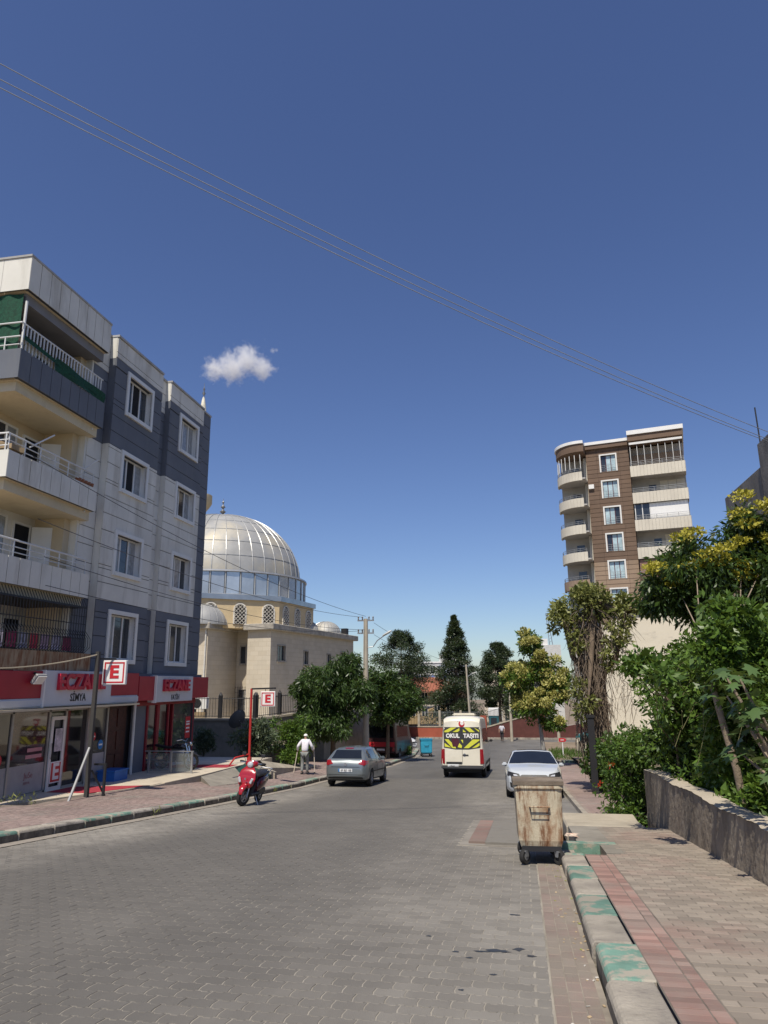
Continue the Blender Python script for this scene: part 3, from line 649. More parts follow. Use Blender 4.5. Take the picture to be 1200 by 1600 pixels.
s1 = fascia('long red fascia sign reading ECZANE SİMYA over the nearer pharmacy', 15.5, 23.75, 18.5, 21.9, 1.0, 2.0, 'ECZANE', 'SİMYA', 1.68, .62, .3, 1.02)
s2 = fascia('red fascia sign reading ECZANE FATİH over the further pharmacy', 23.8, 29.6, 24.95, 27.95, .95, 1.9, 'ECZANE', 'FATİH', 1.55, .58, .26, .98)
MB().box(-13.5, -13.05, 15.5, 23.6, .93, .985).build('awning_rail', lipm, s1, world=True)
fl = thing('flood_light', 'small white floodlight fixed on the red fascia of the nearer pharmacy', 'light', (-13.1, 18.0, 1.8))
MB().mbox(Matrix.Translation((-13.05, 18.05, 1.78)) @ Matrix.Rotation(R(35), 4, 'Y'), .1, .42, .3).build('housing', M('lamp_grey', (.3, .3, .3), .5), fl, world=True, bevel=.02)
MB().mbox(Matrix.Translation((-13.0, 18.05, 1.745)) @ Matrix.Rotation(R(35), 4, 'Y'), .02, .36, .25).build('lens', wht, fl, world=True)
MB().bar((-13.2, 18.05, 1.95), (-13.05, 18.05, 1.85), .05, .05).build('bracket', bl, fl, world=True)
bk = thing('plastic_crate', 'blue plastic crate on the terrace by the nearer pharmacy window', 'crate', (-13.25, 22.55, tz(22.5)+.002))
bb = M('blue_plastic', (.02, .12, .4), .5)
b_ = MB(); b_.box(-.3, .3, -.4, .4, 0, .02); b_.box(-.3, -.27, -.4, .4, .02, .3); b_.box(.27, .3, -.4, .4, .02, .3); b_.box(-.27, .27, -.4, -.37, .02, .3); b_.box(-.27, .27, .37, .4, .02, .3); b_.build('tub', bb, bk)
b_ = MB(); b_.box(-.33, .33, -.43, .43, .3, .34); b_.build('rim', bb, bk)
# glass balustrade on the terrace
gr = thing('glass_balustrade', 'low glass balustrade with steel posts on the terrace by the motorbike', 'railing', (-12.35, 24.8, tz(24.8)))
for x in (-.85, 0, .8): MB().box(x-.03, x+.03, -.03, .03, 0, .72).build('post', steel, gr)
MB().box(-1.0, .85, -.03, .03, .722, .76).build('handrail', steel, gr)
gm, gt, gb = new_mat('smoked_glass'); gb.inputs['Base Color'].default_value = (.25, .27, .26, 1); gb.inputs['Roughness'].default_value = .05; gb.inputs['Alpha'].default_value = .28
for a, b in ((-.81, -.04), (.04, .76)): MB().box(a, b, -.006, .006, .06, .68).build('glass_panel', gm, gr)
# ---------------------------------------------------------------- mosque
stone = M('mosque_stone', (.54, .48, .38), .88, .08, .8, bump=.2, bscale=60, stain=(.46, .39, .28), sfac=.4, sscale=.8)
t_ = stone.node_tree; bn_ = t_.nodes['Principled BSDF']; src = bn_.inputs['Base Color'].links[0].from_socket
tc_ = t_.nodes.new('ShaderNodeTexCoord'); sx_ = t_.nodes.new('ShaderNodeSeparateXYZ'); t_.links.new(tc_.outputs['Object'], sx_.inputs[0]); ad_ = t_.nodes.new('ShaderNodeMath'); t_.links.new(sx_.outputs[0], ad_.inputs[0]); t_.links.new(sx_.outputs[1], ad_.inputs[1])
cb_ = t_.nodes.new('ShaderNodeCombineXYZ'); t_.links.new(ad_.outputs[0], cb_.inputs[0]); t_.links.new(sx_.outputs[2], cb_.inputs[1])
bt_ = node(t_, 'ShaderNodeTexBrick', i_Scale=1.0); bt_.inputs['Brick Width'].default_value = .8; bt_.inputs['Row Height'].default_value = .4; bt_.inputs['Mortar Size'].default_value = .012
bt_.inputs['Color1'].default_value = (1, 1, 1, 1); bt_.inputs['Color2'].default_value = (.9, .89, .87, 1); bt_.inputs['Mortar'].default_value = (.78, .75, .7, 1); t_.links.new(cb_.outputs[0], bt_.inputs['Vector'])
t_.links.new(mixc(t_, 1.0, src, bt_.outputs['Color'], 'MULTIPLY'), bn_.inputs['Base Color'])
stone_y = M('mosque_stone_warm', (.60, .47, .28), .88, .1, .8, bump=.2, bscale=60)
corn = M('mosque_cornice', (.36, .33, .28), .92, .25, 1.2, bump=.6, bscale=18, stain=(.2, .185, .16), sfac=.7, sscale=2)
lead = M('dome_sheet', (.335, .335, .325), .6, .2, .35, metal=.25, stain=(.6, .52, .36), sfac=.5, sscale=.25)
lead2 = M('dome_seam', (.45, .45, .44), .4, .1, metal=.4)
mo = thing('mosque', 'cream stone mosque with a ribbed grey metal dome behind the apartment block', 'mosque', (-21.18, 60, -1.6), R(-9.07))
def lw(mb, nm, mt, p=mo, **k): return mb.build(nm, mt, p, **k)
Z = 1.6   # local z = world z + 1.6
RW = [(1.3, 2.75, 5.2, 6.5), (6.6, 7.5, 5.0, 6.2), (12.0, 12.9, 5.0, 6.1), (15.5, 16.6, 5.2, 6.4)]
b_ = MB()
for (a, b, c, d) in subtract((0, 19.2, 0, 7.8), RW): b_.box(-.35, 0, a, b, c, d)
lw(b_, 'wall', stone)
lw(MB().box(-2.3, -.351, 0, 19.2, 0, 7.8), 'wall', stone)
lw(MB().box(-18, -2.301, 1.6, 24, 0, 7.8), 'wall', stone)
lw(MB().box(-18, -4.3, -3.2, 1.599, 0, 7.8), 'wall', stone)
c_ = MB(); c_.box(-2.55, .45, -.45, 19.6, 7.8, 8.35); lw(c_, 'cornice', corn, bevel=.05)
c_ = MB(); c_.box(-4.1, -2.56, 1.15, 2.2, 7.8, 8.3); c_.box(-18.4, -3.95, -3.6, 1.14, 7.8, 8.34); lw(c_, 'cornice', corn, bevel=.05)
lw(MB().box(-18, -2.6, 1.6, 24, 8.0, 8.3), 'roof', corn)
def mwin(x0, x1, y0, y1, z0, z1, face):
    f = MB(); g = .1
    if face == 'y':
        f.box(x0-g, x0, y0-.05, y0+.1, z0-g, z1+g); f.box(x1, x1+g, y0-.05, y0+.1, z0-g, z1+g); f.box(x0, x1, y0-.05, y0+.1, z1, z1+g); f.box(x0-g, x1+g, y0-.12, y0+.1, z0-g-.05, z0-.001)
        f.box((x0+x1)/2-.04, (x0+x1)/2+.04, y0+.0, y0+.06, z0, z1)
        wn = lw(f, 'window', corn)
        MB().box(x0, (x0+x1)/2-.041, y0+.02, y0+.05, z0, z1).build('pane', glass_m, wn); MB().box((x0+x1)/2+.041, x1, y0+.02, y0+.05, z0, z1).build('pane', curtain_m, wn)
    else:
        f.box(-.1, .05, y0-g, y0, z0-g, z1+g); f.box(-.1, .05, y1, y1+g, z0-g, z1+g); f.box(-.1, .05, y0, y1, z1, z1+g); f.box(-.1, .12, y0-g, y1+g, z0-g-.05, z0-.001); f.box(-.2, -.12, (y0+y1)/2-.05, (y0+y1)/2+.05, z0, z1)
        wn = lw(f, 'window', corn)
        MB().box(-.22, -.15, y0, (y0+y1)/2-.051, z0, z1).build('pane', glass_m, wn); MB().box(-.22, -.15, (y0+y1)/2+.051, y1, z0, z1).build('pane', glass_m, wn)
    return wn
for (a, b, c, d) in RW: mwin(0, 0, a, b, c, d, 'x')
mwin(-3.85, -2.85, 1.55, 0, 5.0, 6.5, 'y'); wn = mwin(-3.95, -2.75, 1.55, 0, .9, 2.7, 'y')
gbar = MB()
for k in range(7): gbar.box(-4.1 + .25*k, -4.08 + .25*k, 1.2, 1.22, .7, 3.0)
for k in range(6): gbar.box(-4.12, -2.5, 1.2, 1.22, .7 + .44*k, .72 + .44*k)
gbar.build('window_grille', bl, wn)
lw(MB().tube([(-4.45, -3.3, 0), (-4.45, -3.3, 7.8)], .07), 'drain_pipe', M('pipe_pale', (.55, .53, .48), .6))
# octagonal drum base with arched lattice windows, glazed ring, dome
cx, cy = -9.1, 5.7; AP = 8.75; hs = AP*math.tan(R(22.5))
oct_ = [(cx + AP/math.cos(R(22.5))*math.cos(R(22.5+45*k)), cy + AP/math.cos(R(22.5))*math.sin(R(22.5+45*k))) for k in range(8)]
lw(MB().prism(oct_, 8.0, 10.75), 'drum_base', stone_y)
o2 = [((x-cx)*1.025+cx, (y-cy)*1.025+cy) for x, y in oct_]; fl_ = MB().prism(o2, 10.5, 10.95); lw(fl_, 'flashing', M('flashing_steel', (.42, .44, .46), .3, .2, .5, metal=.8))
lat = M('lattice_white', (.66, .62, .54), .8)
def arch(w, h, n=10): return [(-w/2, 0), (w/2, 0)] + [(w/2*math.cos(math.pi*k/n), h-w/2 + w/2*math.sin(math.pi*k/n)) for k in range(n+1)]
def arch_window(cxx, cyy, ang, z0, w=.95, h=1.75):
    T = Matrix.Translation((cxx, cyy, z0)) @ Matrix.Rotation(ang + math.pi/2, 4, 'Z')
    def tf(mb): mb.v = [tuple(T @ Vector(p)) for p in mb.v]; return mb
    wn = tf(MB().prism(arch(w+.24, h+.12), -.08, .1, 'y')).build('arched_window', lat, mo)
    tf(MB().prism(arch(w, h), -.095, -.085, 'y')).build('opening', M('lattice_dark', (.05, .045, .04), .9), wn)
    lt = MB(); p = arch(w, h)
    for s in (-1, 1):
        for k in range(-3, 7):
            z = k*.34; a = (-w/2, z), (w/2, z + w)
            (x0, za), (x1, zb) = a
            if s < 0: x0, x1 = x1, x0
            t0 = max(0, (0 - za)/(zb-za)); t1 = min(1, (h - .12 - za)/(zb-za))
            if t1 > t0: lt.bar((x0+(x1-x0)*t0, -.12, za+(zb-za)*t0), (x0+(x1-x0)*t1, -.12, za+(zb-za)*t1), .055, .03)
    tf(lt).build('lattice', lat, wn)
for k, pos in ((0, (-2.4, 0, 2.4)), (7, (-2.6, 0, 2.6)), (6, (-2.4, 0, 2.4))):   # faces towards +x, diagonal, -y
    a = R(45*k)
    for q in pos:
        px_, py_ = cx + AP*math.cos(a) - q*math.sin(a), cy + AP*math.sin(a) + q*math.cos(a); arch_window(px_, py_, a, 8.35)
RR = 8.55; n = 40
lw(MB().lathe([(RR-.3, 10.9), (RR-.05, 10.9), (RR-.05, 13.15), (RR-.3, 13.15)], 40, (cx, cy, 0)), 'drum_core', dark)
pg = M('ring_glass', (.46, .49, .52), .22, .15, .5, metal=.6, rv=.18)
ring = lw(MB().lathe([(RR+.12, 10.93), (RR+.12, 11.05), (RR-.1, 11.05)], 80, (cx, cy, 0)), 'glazed_ring', lead2)
top = lw(MB().lathe([(RR-.3, 13.2), (RR+.18, 13.2), (RR+.2, 13.05), (RR-.1, 13.03)], 80, (cx, cy, 0)), 'ring_gutter', lead2, smooth=40)
for k in range(n):
    a0, a1 = 2*math.pi*k/n + .012, 2*math.pi*(k+1)/n - .012; am = (a0+a1)/2
    if math.cos(am - R(-75)) < -.35: continue
    MB().add([(cx+RR*math.cos(a), cy+RR*math.sin(a), z) for z in (11.06, 13.02) for a in (a0, a1)], [(0, 1, 3, 2)]).build('glass_panel', pg, ring, fix=False)
    MB().tube([(cx+(RR+.04)*math.cos(a1+.012), cy+(RR+.04)*math.sin(a1+.012), 11.05), (cx+(RR+.04)*math.cos(a1+.012), cy+(RR+.04)*math.sin(a1+.012), 13.03)], .06, 6).build('mullion', lead2, ring)
DR, DH = 8.0, 6.75
prof = [(DR*math.cos(t)**.92 if t < 1.57 else 0, 13.2 + DH*math.sin(t)) for t in np.linspace(0, math.pi/2, 22)]
prof[-1] = (.01, 13.2 + DH)
dome = lw(MB().lathe(prof, 64, (cx, cy, 0)), 'dome', lead, smooth=60)
for k in range(40):
    a = 2*math.pi*k/40
    if math.cos(a - R(-75)) < -.4: continue
    MB().tube([(cx+(r+.03)*math.cos(a), cy+(r+.03)*math.sin(a), z+.02) for r, z in prof[:-1]], .04, 5).build('dome_seam', lead2, dome)
for q in (3, 6, 9, 12, 15): r, z = prof[q]; MB().tube([(cx+(r+.01)*math.cos(a), cy+(r+.01)*math.sin(a), z+.01) for a in np.linspace(R(-190), R(40), 60)], .028, 4, caps=False).build('dome_seam', lead2, dome)
fin = MB().lathe([(.5, 19.9), (.45, 20.05), (.15, 20.1), (.1, 20.3), (.32, 20.5), (.1, 20.7), (.08, 20.85), (.25, 21.0), (.08, 21.2), (.05, 21.4), (.13, 21.5), (.03, 21.65), (.02, 21.9)], 12, (cx, cy, 0)); lw(fin, 'finial', M('finial_metal', (.2, .2, .2), .4, metal=.6), smooth=60)
for (x, y, r) in ((-5.9, -2.0, 2.3), (-1.3, 14.5, 1.6), (-1.3, 9.5, 1.3)):
    pr = [(r*math.cos(t), 8.3 + r*.85*math.sin(t)) for t in np.linspace(0, math.pi/2, 9)]; pr[-1] = (.01, pr[-1][1])
    d = lw(MB().lathe([(r+.1, 8.2), (r+.1, 8.32)] + pr, 32, (x, y, 0)), 'small_dome', lead, smooth=40)
    for k in range(20): a = 2*math.pi*k/20; MB().tube([(x+(q+.02)*math.cos(a), y+(q+.02)*math.sin(a), z+.01) for q, z in pr[:-1]], .03, 4).build('dome_seam', lead2, d)
tk = MB().lathe([(0, 8.4), (.35, 8.4), (.35, 9.2), (0, 9.25)], 14, (-1.2, 17.0, 0)); lw(tk, 'water_tank', wht); lw(MB().box(-.75, -.1, 17.4, 18.0, 8.36, 9.1), 'water_tank', bl)
# minaret behind the block
mn = thing('minaret', 'slender pale stone minaret with a pointed cap rising behind the apartment roof', 'minaret', (-34.45, 72, -2), 0)
mz = 2.0
MB().lathe([(1.25, 0), (1.25, 8), (.95, 9), (.9, 22.2), (1.0, 22.5), (1.25, 22.8), (1.55, 23.3), (1.55, 24.2), (1.45, 24.2), (1.45, 23.4), (.8, 23.4), (.75, 30.2), (.95, 30.4), (.9, 30.6)], 20).build('shaft', stone_y, mn, smooth=40)
MB().lathe([(.92, 30.6), (.75, 31.6), (.48, 33.6), (.2, 35.6), (.12, 36.0)], 16).build('cap', M('minaret_cap', (.66, .62, .5), .7, .25, 2), mn, smooth=40)
MB().lathe([(.12, 36.0), (.05, 36.2), (.2, 36.5), (.05, 36.8), (.14, 37.0), (.03, 37.3), (.02, 37.8)], 10).build('finial', M('finial_metal', (0, 0, 0)), mn, smooth=60)
# yard wall and railing before the mosque
yw = thing('retaining_wall', 'dark shaded retaining wall with a stone coping below the mosque railing', 'wall', (-14, 37.5, -2.8))
MB().box(-24, -14.0, 37.5, 37.9, -3.2, -.3).build('wall', conc, yw, world=True)
wv = MB().add([(-14.0, 37.5, -3.2), (-14, 37.5, -.301), (-11.4, 42, .0), (-11.4, 42, -3.6), (-14.4, 37.9, -3.2), (-14.4, 37.9, -.301), (-11.8, 42.2, .0), (-11.8, 42.2, -3.6)], [(0,1,2,3), (4,7,6,5), (1,5,6,2), (2,6,7,3)]); wv.build('wall', conc, yw, world=True)
wv = MB().add([(-11.4, 42.02, -3.6), (-11.4, 42.02, .0), (-10.6, 56, -.6), (-10.6, 56, -4.4), (-11.8, 42.22, -3.6), (-11.8, 42.22, .0), (-11, 56, -.6), (-11, 56, -4.4)], [(0,1,2,3), (4,7,6,5), (1,5,6,2), (2,6,7,3)]); wv.build('wall', conc_pale, yw, world=True)
MB().box(-24, -13.95, 37.42, 37.98, -.295, -.18).build('coping', conc_pale, yw, world=True)
MB().bar((-14.1, 37.7, -.235), (-11.6, 42.1, .06), .5, .11).build('coping', conc_pale, yw, world=True)
MB().box(-40, -11.9, 38.0, 110, -1.75, -1.6).build('yard', conc_pale, yw, world=True)
fn = thing('iron_railing', 'black iron picket railing on the mosque retaining wall', 'railing', (-14, 37.6, -.2))
def pickets(owner, a, b, h, mt, gap=.13, post=1.7, pr=.012, pw=.05, po=True):
    a, b = Vector(a), Vector(b); L = (b-a).length; n = int(L/gap); pk_ = MB()
    for k in range(n+1): p = a + (b-a)*k/n; pk_.tube([p + Vector((0, 0, .05)), p + Vector((0, 0, h))], pr, 5)
    pk_.tube([a + Vector((0, 0, .1)), b + Vector((0, 0, .1))], .02, 5); pk_.tube([a + Vector((0, 0, h-.06)), b + Vector((0, 0, h-.06))], .02, 5)
    x = pk_.build('picket_panel', mt, owner, world=True); x['kind'] = 'stuff'
    m = max(1, int(L/post))
    if po:
        for k in range(m+1):
            p = a + (b-a)*k/m; pp = MB().box(p.x-pw, p.x+pw, p.y-pw, p.y+pw, p.z-.02, p.z+h+.1); pp.lathe([(pw*1.3, p.z+h+.1), (0, p.z+h+.3)], 8, (p.x, p.y, 0)); pp.build('post', mt, owner, world=True)
pickets(fn, (-22, 37.7, -.18), (-14.1, 37.7, -.18), 1.08, bl, gap=.16, post=1.9, pw=.09); pickets(fn, (-14.05, 37.8, -.18), (-11.6, 42.1, .1), 1.08, bl, post=1.6, pw=.09)
ac = thing('air_conditioner', 'white air conditioner outdoor unit behind the mosque railing', 'air conditioner', (-17.6, 38.5, -1.6))
MB().box(-.42, .42, -.16, .16, 1.86, 2.5).build('case', wht, ac, bevel=.02); MB().lathe([(.24, 0), (.24, -.02), (.2, -.03), (.05, -.025), (0, -.025)], 20, (-.12, -.165, 2.18), axis='y').build('fan_grille', bl, ac)
for x in (-.3, .3): MB().box(x-.03, x+.03, -.1, .1, 0, 1.859).build('leg', bl, ac)
MB().box(-.35, .35, -.15, .15, 1.3, 1.7).build('crate', M('old_timber', (0, 0, 0)), ac)
ds = thing('satellite_dish', 'dark grey satellite dish on a short arm against the retaining wall', 'satellite dish', (-14.7, 37.2, -1.0))
T = Matrix.Translation((0, -.25, .75)) @ Matrix.Rotation(R(60), 4, 'Z') @ Matrix.Rotation(R(-65), 4, 'X')
dm = MB().lathe([(0, 0), (.2, .02), (.4, .08), (.52, .14), (.5, .16), (.2, .05), (0, .03)], 24); dm.v = [tuple(T @ Vector(p)) for p in dm.v]; dm.build('reflector', M('dish_grey', (.09, .1, .11), .5), ds, smooth=50)
am = MB().tube([T @ Vector((0, -.45, .1)), T @ Vector((0, -.1, .55))], .02); am.build('feed_arm', steel, ds); MB().tube([(0, .3, .1), (0, .1, .6), (0, -.2, .75)], .035).build('bracket', steel, ds)

# ---------------------------------------------------------------- brown and cream tower block
tw = thing('tower_block', 'tall brown and cream apartment tower with rounded corner balconies', 'building', (13.48, 82, -6), R(-12.3))
brown = M('tower_brown', (.155, .102, .070), .8, .12, .6, bump=.15, bscale=60, rv=.08)
brown2 = M('tower_tan', (.30, .215, .15), .8, .1, .6, rv=.06)
tcream = M('tower_cream', (.62, .57, .47), .8, .07, .5, stain=(.45, .4, .33), sfac=.35, sscale=.8, stretch=(1, 1, .3))
shade_c = M('tower_grey', (.42, .40, .37), .85, .08)
maroon = M('window_maroon', (.10, .02, .03), .5)
blueglass = M('tower_glass', (.42, .54, .57), .12, .25, 1.5, spec=.7)
F0 = 20.9; FS = 3.13   # local heights of balcony bottoms: 14.9 + 6 and up
ROOF = 35.1
wl = MB()
TWN = [(-2.95, -1.3, F0 + FS*k + 1.0, F0 + FS*k + 2.95) for k in range(-2, 4)]
for (a, b, c, d) in subtract((-4.6, .2, 0, ROOF-1.0), TWN): wl.box(a, b, 0, .3, c, d)
wl.build('wall', M('groove_brown', (.05, .032, .022), .9), tw)
MB().box(-4.6, .2, .301, 12, 0, ROOF-1.0).build('inner_wall', dark, tw)
MB().box(-7.9, -4.601, 2.2, 12, 0, ROOF-1.0).build('wall', shade_c, tw); MB().box(.201, 6.0, 1.5, 12, 0, ROOF-1.0).build('wall', shade_c, tw)
for j in range(57):
    z0 = F0 - 2.2*FS + j*.52
    if z0 > ROOF-1.3: break
    for a0, a1 in ((-4.58, -3.4), (-3.38, -.9), (-.88, .18)):
        for (a, b, c, d) in subtract((a0, a1, z0, z0+.475), TWN):
            if d-c > .04 and b-a > .05: MB().box(a, b, -.03, -.001, c, d).build('panel', brown if z0 > F0 - .4 else brown2, tw)
for (a, b, c, d) in TWN:
    f = MB(); t = .16; f.box(a-t, a, -.09, .1, c-.05, d+t); f.box(b, b+t, -.09, .1, c-.05, d+t); f.box(a, b, -.09, .1, d, d+t); wn = f.build('window', white_f, tw)
    f = MB(); [f.box(a + (b-a)*k/3 - .04, a + (b-a)*k/3 + .04, .14, .2, c, d) for k in range(4)]; f.build('frame', maroon, wn)
    for k in range(3): MB().box(a + (b-a)*k/3 + .041, a + (b-a)*(k+1)/3 - .041, .16, .18, c, d).build('pane', blueglass if rnd.random() > .25 else glass_m, wn)
    r = MB(); [r.tube([(a, -.05, c+.1+.22*k), (b, -.05, c+.1+.22*k)], .014, 5) for k in range(4)]; [r.tube([(a + (b-a)*k/4, -.05, c), (a + (b-a)*k/4, -.05, c+.78)], .015, 5) for k in range(5)]; r.build('guard_rail', M('tower_rail', (.25, .26, .27), .5), wn)
def arc_pts(r0, cxx, cyy, a0, a1, n): return [(cxx + r0*math.cos(R(a0+(a1-a0)*k/n)), cyy + r0*math.sin(R(a0+(a1-a0)*k/n))) for k in range(n+1)]
ACX, ACY, AR = -5.2, 1.35, 3.0
def rounded(r0): return [(-4.65, 2.2), (-4.65, ACY - r0*.98)] + arc_pts(r0, ACX, ACY, -88, -190, 14)[::1] + [(-7.9, 2.2)]
for k in range(-1, 4):
    zb = F0 + FS*k; top_ = k == 4; mt = brown2 if k < 0 else tcream
    bal = MB().prism(rounded(AR), zb, zb+.16); bo = bal.build('balcony', shade_c, tw)
    pr = arc_pts(AR+.02, ACX, ACY, -86, -188, 14)
    for i in range(14):
        (xa, ya), (xb, yb) = pr[i], pr[i+1]
        dx, dy = (xb-xa)*.02, (yb-ya)*.02
        MB().prism([(xa+dx, ya+dy), (xb-dx, yb-dy), (xb-dx + (ACX-xb)*.04, yb-dy + (ACY-yb)*.04), (xa+dx + (ACX-xa)*.04, ya+dy + (ACY-ya)*.04)], zb+.05 - .2, zb + .98 - .1).build('panel', mt, bo)
    rl = MB(); q = arc_pts(AR-.05, ACX, ACY, -88, -188, 14)
    for h in (1.1, 1.3): rl.tube([(x, y, zb+h) for x, y in q], .025, 5)
    [rl.tube([(x, y, zb+.85), (x, y, zb+1.3)], .02, 5) for x, y in q[::2]]; rl.build('railing', M('tower_rail', (.25, .26, .27), .5), bo)
    MB().box(-6.6, -5.7, 2.1, 2.199, zb+.2, zb+2.3).build('balcony_door', glass_m, bo)
    MB().box(-5.0, -4.61, .6, 2.19, zb+.17, zb+FS-.05).build('side_wall', tcream, bo)
# glazed top corner, roof edge
zt_ = F0 + 3*FS
gz = MB(); q = arc_pts(AR-.1, ACX, ACY, -88, -188, 8)
[gz.tube([(x, y, zt_+1.2), (x, y, zt_+2.95)], .04, 5) for x, y in q]; gz.build('glazing_bars', white_f, tw)
ex = MB().prism(rounded(AR+.02), ROOF-2.0+.5, ROOF-.55); ex.build('roof_band', brown, tw); ex = MB().prism(rounded(AR+.15), ROOF-.549, ROOF-.2); ex.build('roof_edge', wht, tw)
MB().box(-4.6, .2, -.35, 12, ROOF-1.0, ROOF-.5).build('roof_band', brown, tw); MB().box(-4.6, .25, -.45, 12, ROOF-.499, ROOF-.15).build('roof_edge', wht, tw)
MB().box(.25, 6.05, -1.0, 12, ROOF-.8, ROOF-.1).build('roof_band', brown, tw); MB().box(.2, 6.2, -1.15, 12, ROOF-.099, ROOF+.4).build('roof_edge', wht, tw)
MB().box(.35, 6.0, -.95, -.85, ROOF-1.25, ROOF-1.0).build('awning', white_f, tw)
for k in range(-1, 4):
    zb = F0 + FS*k; mt = brown if k < 0 else tcream
    bo = MB().box(.25, 6.0, -.93, 1.49, zb, zb+.16).build('balcony', shade_c, tw)
    for i in range(16): a = .25 + 5.8*i/16; MB().box(a+.008, a + 5.8/16 - .008, -1.0, -.94, zb-.25, zb+1.0).build('panel', mt, bo)
    MB().box(6.0, 6.06, -1.0, 1.4, zb-.1, zb+1.0).build('panel', mt, bo)
    rl = MB(); [rl.tube([(.3, -.95, zb+h), (6.0, -.95, zb+h)], .02, 5) for h in (1.15, 1.3, 1.5)]; [rl.tube([(.35 + 1.12*j, -.95, zb+1), (.35 + 1.12*j, -.95, zb+1.5)], .025, 5) for j in range(6)]; rl.build('railing', M('tower_rail', (.25, .26, .27), .5), bo)
    if k == 1:   # enclosed balcony
        MB().box(2.0, 5.9, -.7, -.6, zb+1.0, zb+2.85).build('enclosure', wht, bo)
        f = MB(); [f.box(x, x+.09, -.7, -.6, zb+1.0, zb+2.85) for x in (.35, 1.1, 1.9)]; f.build('frame', white_f, bo); MB().box(.45, 1.9, -.66, -.62, zb+1.0, zb+2.8).build('pane', glass_m, bo)
    elif k == 3:
        f = MB(); [f.box(.4 + .75*j, .45 + .75*j, -.8, -.75, zb+1.0, zb+3.4) for j in range(8)]; f.build('frame', white_f, bo); MB().box(.4, 5.9, 1.3, 1.45, zb+.17, zb+2.9).build('back_wall', brown2, bo)
    else:
        MB().box(2.0, 2.8, 1.44, 1.499, zb+.2, zb+2.3).build('balcony_door', glass_m, bo)
        [MB().box(3.2 + .9*j, 4.05 + .9*j, 1.40, 1.499, zb+.5, zb+2.7).build('back_panel', tcream, bo) for j in range(3)]
    if k == -1: MB().box(.35, 5.9, -.75, -.7, zb+1.3, zb+2.8).build('curtain', M('curtain_brown', (.22, .13, .10), .9, .3, 4), bo)
MB().box(-4.5, -3.9, -.3, -.04, F0+2.7*FS, F0+2.7*FS+.5).build('air_conditioner', wht, tw)
# cream boundary wall with railing below the tower
bw = thing('boundary_wall', 'tall cream rendered wall with a brown picket railing below the tower', 'wall', (9, 58, -4))
cw = M('render_cream', (.66, .60, .47), .85, .06, .5, bump=.3, bscale=20, stain=(.36, .33, .27), sfac=.6, sscale=1.1, stretch=(.6, 1, 1.6), rlo=.55, rhi=.7)
MB().add([(6.15, 55, -5), (6.15, 55, 6.5), (18, 52, 6.5), (18, 52, -5), (10.2, 70, -5), (10.2, 70, 6.5), (18, 70, 6.5), (18, 70, -5)], [(0,1,2,3), (0,4,5,1), (1,5,6,2), (2,6,7,3)]).build('wall', cw, bw, world=True)
MB().bar((6.0, 54.95, 6.58), (18.1, 51.87, 6.58), .35, .16).build('coping', M('coping_brown', (.4, .32, .25), .8), bw, world=True)
pickets(bw, (6.15, 55, 6.66), (18, 52, 6.66), .95, M('railing_brown', (.20, .13, .095), .7), gap=.16, pr=.04, po=False)
# unfinished concrete frame at the right
rn = thing('concrete_shell', 'unfinished grey concrete building shell above the fig tree', 'building', (9, 26, -1.8))
rc = M('raw_concrete', (.20, .185, .165), .95, .3, .8, bump=.7, bscale=12, stain=(.10, .092, .085), sfac=.8, sscale=1.5, stretch=(1, 1, .4))
MB().box(9, 9.25, 26.9, 31.5, 7.85, 9.15).build('parapet', rc, rn, world=True, bevel=.02)
MB().box(9.001, 12.5, 26.9, 31.5, 7.3, 7.85).build('floor_slab', rc, rn, world=True)
MB().box(9.3, 9.75, 30.9, 31.45, -3, 7.3).build('column', rc, rn, world=True); MB().box(12, 12.5, 30.9, 31.45, -3, 7.3).build('column', rc, rn, world=True)
MB().box(9.26, 12.5, 26.6, 26.89, 7.3, 9.3).build('end_wall', M('old_brick', (.26, .17, .12), .9, .3, 5, bump=.5, bscale=10), rn, world=True)
MB().box(8.9, 14, 14, 26.55, 6.6, 9.9).build('upper_wall', rc, rn, world=True); MB().box(9.6, 14, 14, 26.5, -3, 6.599).build('lower_wall', M('raw_plaster', (.25, .15, .13), .95, .25, 1), rn, world=True)
MB().tube([(9.0, 26.5, 9.9), (8.96, 26.45, 11.3)], .025, 6).build('rebar', bl, rn, world=True)

# ---------------------------------------------------------------- right side garden wall
gwm = M('garden_wall_render', (.27, .225, .17), .95, .25, 1.0, bump=1.0, bscale=9, stain=(.14, .115, .088), sfac=.85, sscale=1.6, stretch=(1, 2.2, .6), rlo=.42, rhi=.64)
gtop = M('garden_wall_cap', (.44, .385, .30), .9, .15, 1.5, bump=.6, bscale=25, stain=(.36, .31, .25), sfac=.6, sscale=3)
gd = thing('garden_wall', 'long rough grey garden wall with a pale cement top beside the right pavement', 'wall', (2.62, 8, zr(8)))
def rough_strip(nm, fn, nu, nv, mt, amp):
    mb = MB()
    def g(u, v):
        p = Vector(fn(u, v)); p.x += amp*(math.sin(p.y*7.3+p.z*5)*.4 + math.sin(p.y*19+p.z*13)*.35 + math.sin(p.y*41-p.z*29)*.3 + rnd.uniform(-.55, .55)); p.z += amp*.5*rnd.uniform(-1, 1) if 0 < v < 1 else 0; return tuple(p)
    return mb.grid(g, nu, nv).build(nm, mt, gd, world=True, fix=False, smooth=60)
gt_ = lambda y: .34 - .0375*y + .0 if y < 17 else -.3
def gtz(y): return .26 - .032*y + .02*math.sin(y*2.1)
rough_strip('face', lambda u, v: (2.62 - .05*(1-v), 2 + 15.3*(1-u), zr(2+15.3*(1-u)) - .05 + v*(gtz(2+15.3*(1-u)) - zr(2+15.3*(1-u)) + .05)), 330, 26, gwm, .012)
